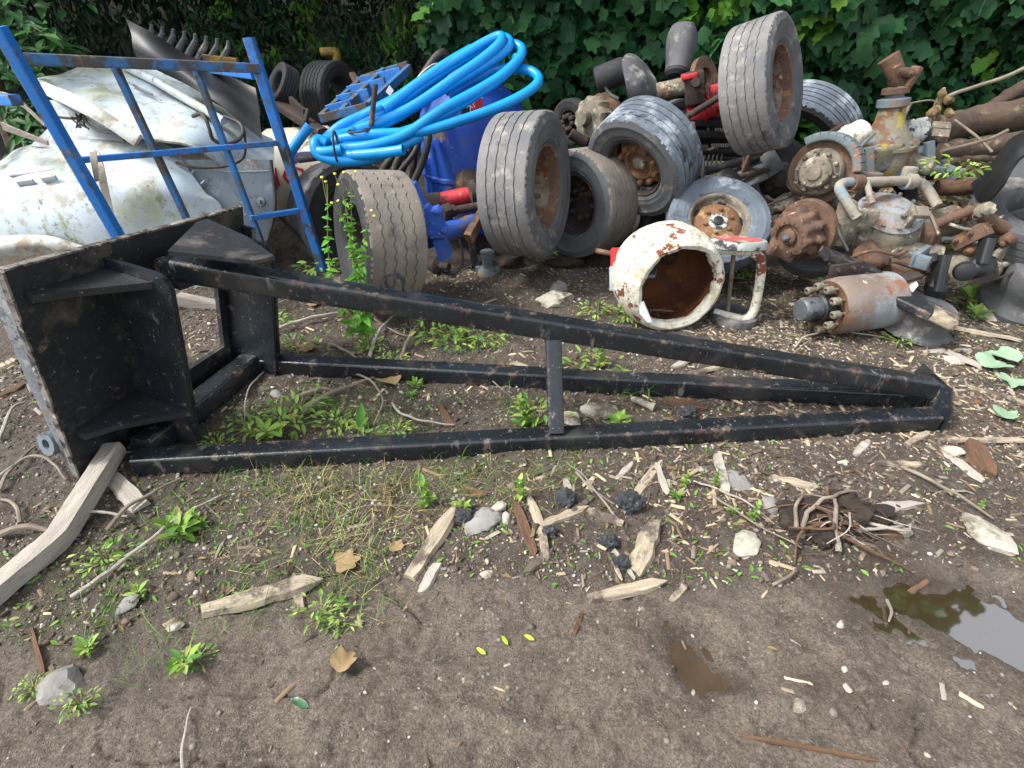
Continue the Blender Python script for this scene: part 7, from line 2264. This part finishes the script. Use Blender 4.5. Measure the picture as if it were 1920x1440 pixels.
def chipdens(x, y):
    d = .08 + .9 * np.exp(-((y - 1.42 - .12 * x) / .30) ** 2) * sm((x + .15) / .4) + .9 * sm((x - .9) / .5) * sm((y - 1.25) / .3) + .22 * (y > 1.9)
    return np.clip(d, 0, 1) * np.where(mudmask(x, y) > .5, .12, 1) * (.4 + .6 * (vn(x * 2.6, y * 2.6, 71) > -.2))


p = ground_pts(13000, chipdens)
L = rng.gamma(1.0, .019, len(p)) + .005
sc = np.stack([np.clip(L, .005, .13), np.clip(L * rng.uniform(.08, .4, len(p)), .002, .016), rng.uniform(.002, .006, len(p))], 1)
p[:, 2] += .001
stuff("wood_chips", scatter("wood_chips", cv, cf, tf(rots(len(p), .25), sc, p), pick(len(p), ['95856c', '6f5d4a', 'bba98a', '4c3e32', '8a8276', '5a5148'], [2.4, 3, 1.1, 3.4, 2, 2.6]), "pebblecol"), "scatter of small wood shreds and bark bits on the soil", "wood chips")

# clods in the margin and along the churned edge
p = ground_pts(1500, lambda x, y: np.clip(.6 * np.exp(-((mudmask(x, y) - .25) / .25) ** 2) + .12 * (y > 1.2), 0, 1), yr=(.6, 2.6))
s_ = np.clip(rng.gamma(2.0, .005, len(p)) + .005, .005, .03)
iv2, if2 = ico(2)
nzv = np.array([1 + .35 * noise.noise(V(tuple(v)) * 3.2) for v in iv2])[:, None]
p[:, 2] += s_ * .05
stuff("clods", scatter("clods", iv2 * nzv, if2, tf(rots(len(p), 1.2), s_[:, None] * rng.uniform(.7, 1.4, (len(p), 3)) * np.array([1, 1, .5]), p), pick(len(p), ['5a4d42', '4c4037', '6a5c4f', '463b32'], [3, 3, 2, 1]), "pebblecol"), "crumbly dark clods of earth along the churned edge", "clods")

# blades
gb = np.array([(0, -.5, 0), (0, .5, 0), (.18, -.42, .34), (.18, .42, .34), (.5, -.28, .62), (.5, .28, .62), (1.0, 0, .72)], float)
gf = np.array([(0, 1, 3), (0, 3, 2), (2, 3, 5), (2, 5, 4), (4, 5, 6)])


def tuft_pts(N, centres, spread):
    c = np.array([tuple(GP(x_, y_))[:2] for x_, y_ in centres])
    k = rng.integers(0, len(c), N)
    q_ = c[k] + rng.normal(0, 1, (N, 2)) * spread
    return np.concatenate([q_, H(q_[:, 0], q_[:, 1])[:, None]], 1)


cs = [(420, 910), (480, 925), (560, 920), (640, 925), (700, 915), (760, 920), (830, 905), (900, 900), (620, 980), (560, 990), (660, 1010), (600, 1060), (690, 1080), (640, 1120), (500, 1090), (440, 1150), (310, 1010), (250, 1080), (190, 1160), (330, 960), (430, 1000), (640, 760), (700, 790), (760, 800), (620, 790), (700, 830), (980, 780), (960, 760), (830, 640), (870, 650), (930, 650), (300, 1210), (1150, 730), (1200, 735), (1060, 900)]
N = 1300
p = tuft_pts(N, cs, .055)
hgt = rng.uniform(.025, .10, N)
stuff("grass", scatter("grass", gb, gf, tf(rots(N, .35), np.stack([hgt, rng.uniform(.0014, .003, N), hgt * rng.uniform(.5, 1.5, N)], 1), p), pick(N, ['5c8a34', '6f9a44', '4a7a2c', '8a9a50'], [3, 2, 2, 1]), "leafcol"), "thin green grass sprouting along the jib and the soil margin", "grass")
cs2 = [(520, 905), (580, 915), (640, 905), (700, 900), (760, 910), (820, 900), (560, 950), (620, 940), (680, 950), (740, 960), (560, 900), (640, 980), (700, 1000), (620, 1020), (520, 980), (690, 1060), (760, 990), (660, 1100), (820, 980), (900, 940), (980, 905), (480, 1030)]
N = 900
p = tuft_pts(N, cs2, .08)
p[:, 2] += rng.uniform(0, .02, N)
hgt = rng.uniform(.04, .13, N)
stuff("straw", scatter("straw", gb, gf, tf(rots(N, .4), np.stack([hgt, rng.uniform(.001, .0022, N), hgt * rng.uniform(.02, .28, N)], 1), p), pick(N, ['c0ae80', 'a8966a', '8a7a56', '8a8f54'], [3, 3, 2, .7]), "leafcol"), "matted dry straw-coloured grass below the front tube", "dry grass")
# moss + small litter leaves
N = 3800
p = ground_pts(N, lambda x, y: np.where(mudmask(x, y) > .4, .01, 1) * (.2 + .8 * (vn(x * 2.2, y * 2.2, 81) > .1)), yr=(.8, 3.6))
p[:, 2] += .004
hz_ = rng.uniform(.008, .02, N)
nrm = np.array([0, 0, 1]) + rng.normal(0, .35, (N, 3)); tip = rng.normal(0, 1, (N, 3))
stuff("ground_cover", scatter("ground_cover", ELV, ELF, leaf_tf(p, nrm, tip, hz_), pick(N, ['5a8638', '6c9444', '8a7a52', '5f5038', '86784f'], [2.4, 2, 1.5, 2, 1]), "leafcol"), "tiny seedlings and leaf litter over the soil margin", "ground cover")

N = 900
q_ = np.stack([rng.uniform(2.75, 5.2, N), rng.uniform(3.9, 5.2, N)], 1)
p = np.concatenate([q_, (H(q_[:, 0], q_[:, 1]) + rng.uniform(.01, .16, N))[:, None]], 1)
L = rng.gamma(1.6, .06, N) + .04
sc = np.stack([L, rng.uniform(.004, .014, N), rng.uniform(.003, .012, N)], 1)
stuff("brushwood", scatter("brushwood", cv, cf, tf(rots(N, .45, rng.normal(.1, .5, N)), sc, p), pick(N, ['7f6f5a', '5c4c3c', '9a8a6e', '463a2e'], [3, 3, 1.5, 2]), "pebblecol"), "dead brushwood and litter heaped around the logs", "brushwood")
N = 700
q_ = np.stack([rng.uniform(2.7, 4.8, N), rng.uniform(3.8, 5.1, N)], 1)
p = np.concatenate([q_, (H(q_[:, 0], q_[:, 1]) + rng.uniform(.0, .12, N))[:, None]], 1)
stuff("leaf_litter", scatter("leaf_litter", ELV, ELF, leaf_tf(p, np.array([0, -.3, 1]) + rng.normal(0, .4, (N, 3)), rng.normal(0, 1, (N, 3)), rng.uniform(.03, .08, N)), pick(N, ['8a7a52', '6f5c40', 'a89a6a', '4f7f2c', '44702a'], [3, 3, 1.5, 1.5, 1.5]), "leafcol"), "brown leaf litter and moss among the logs", "leaf litter")
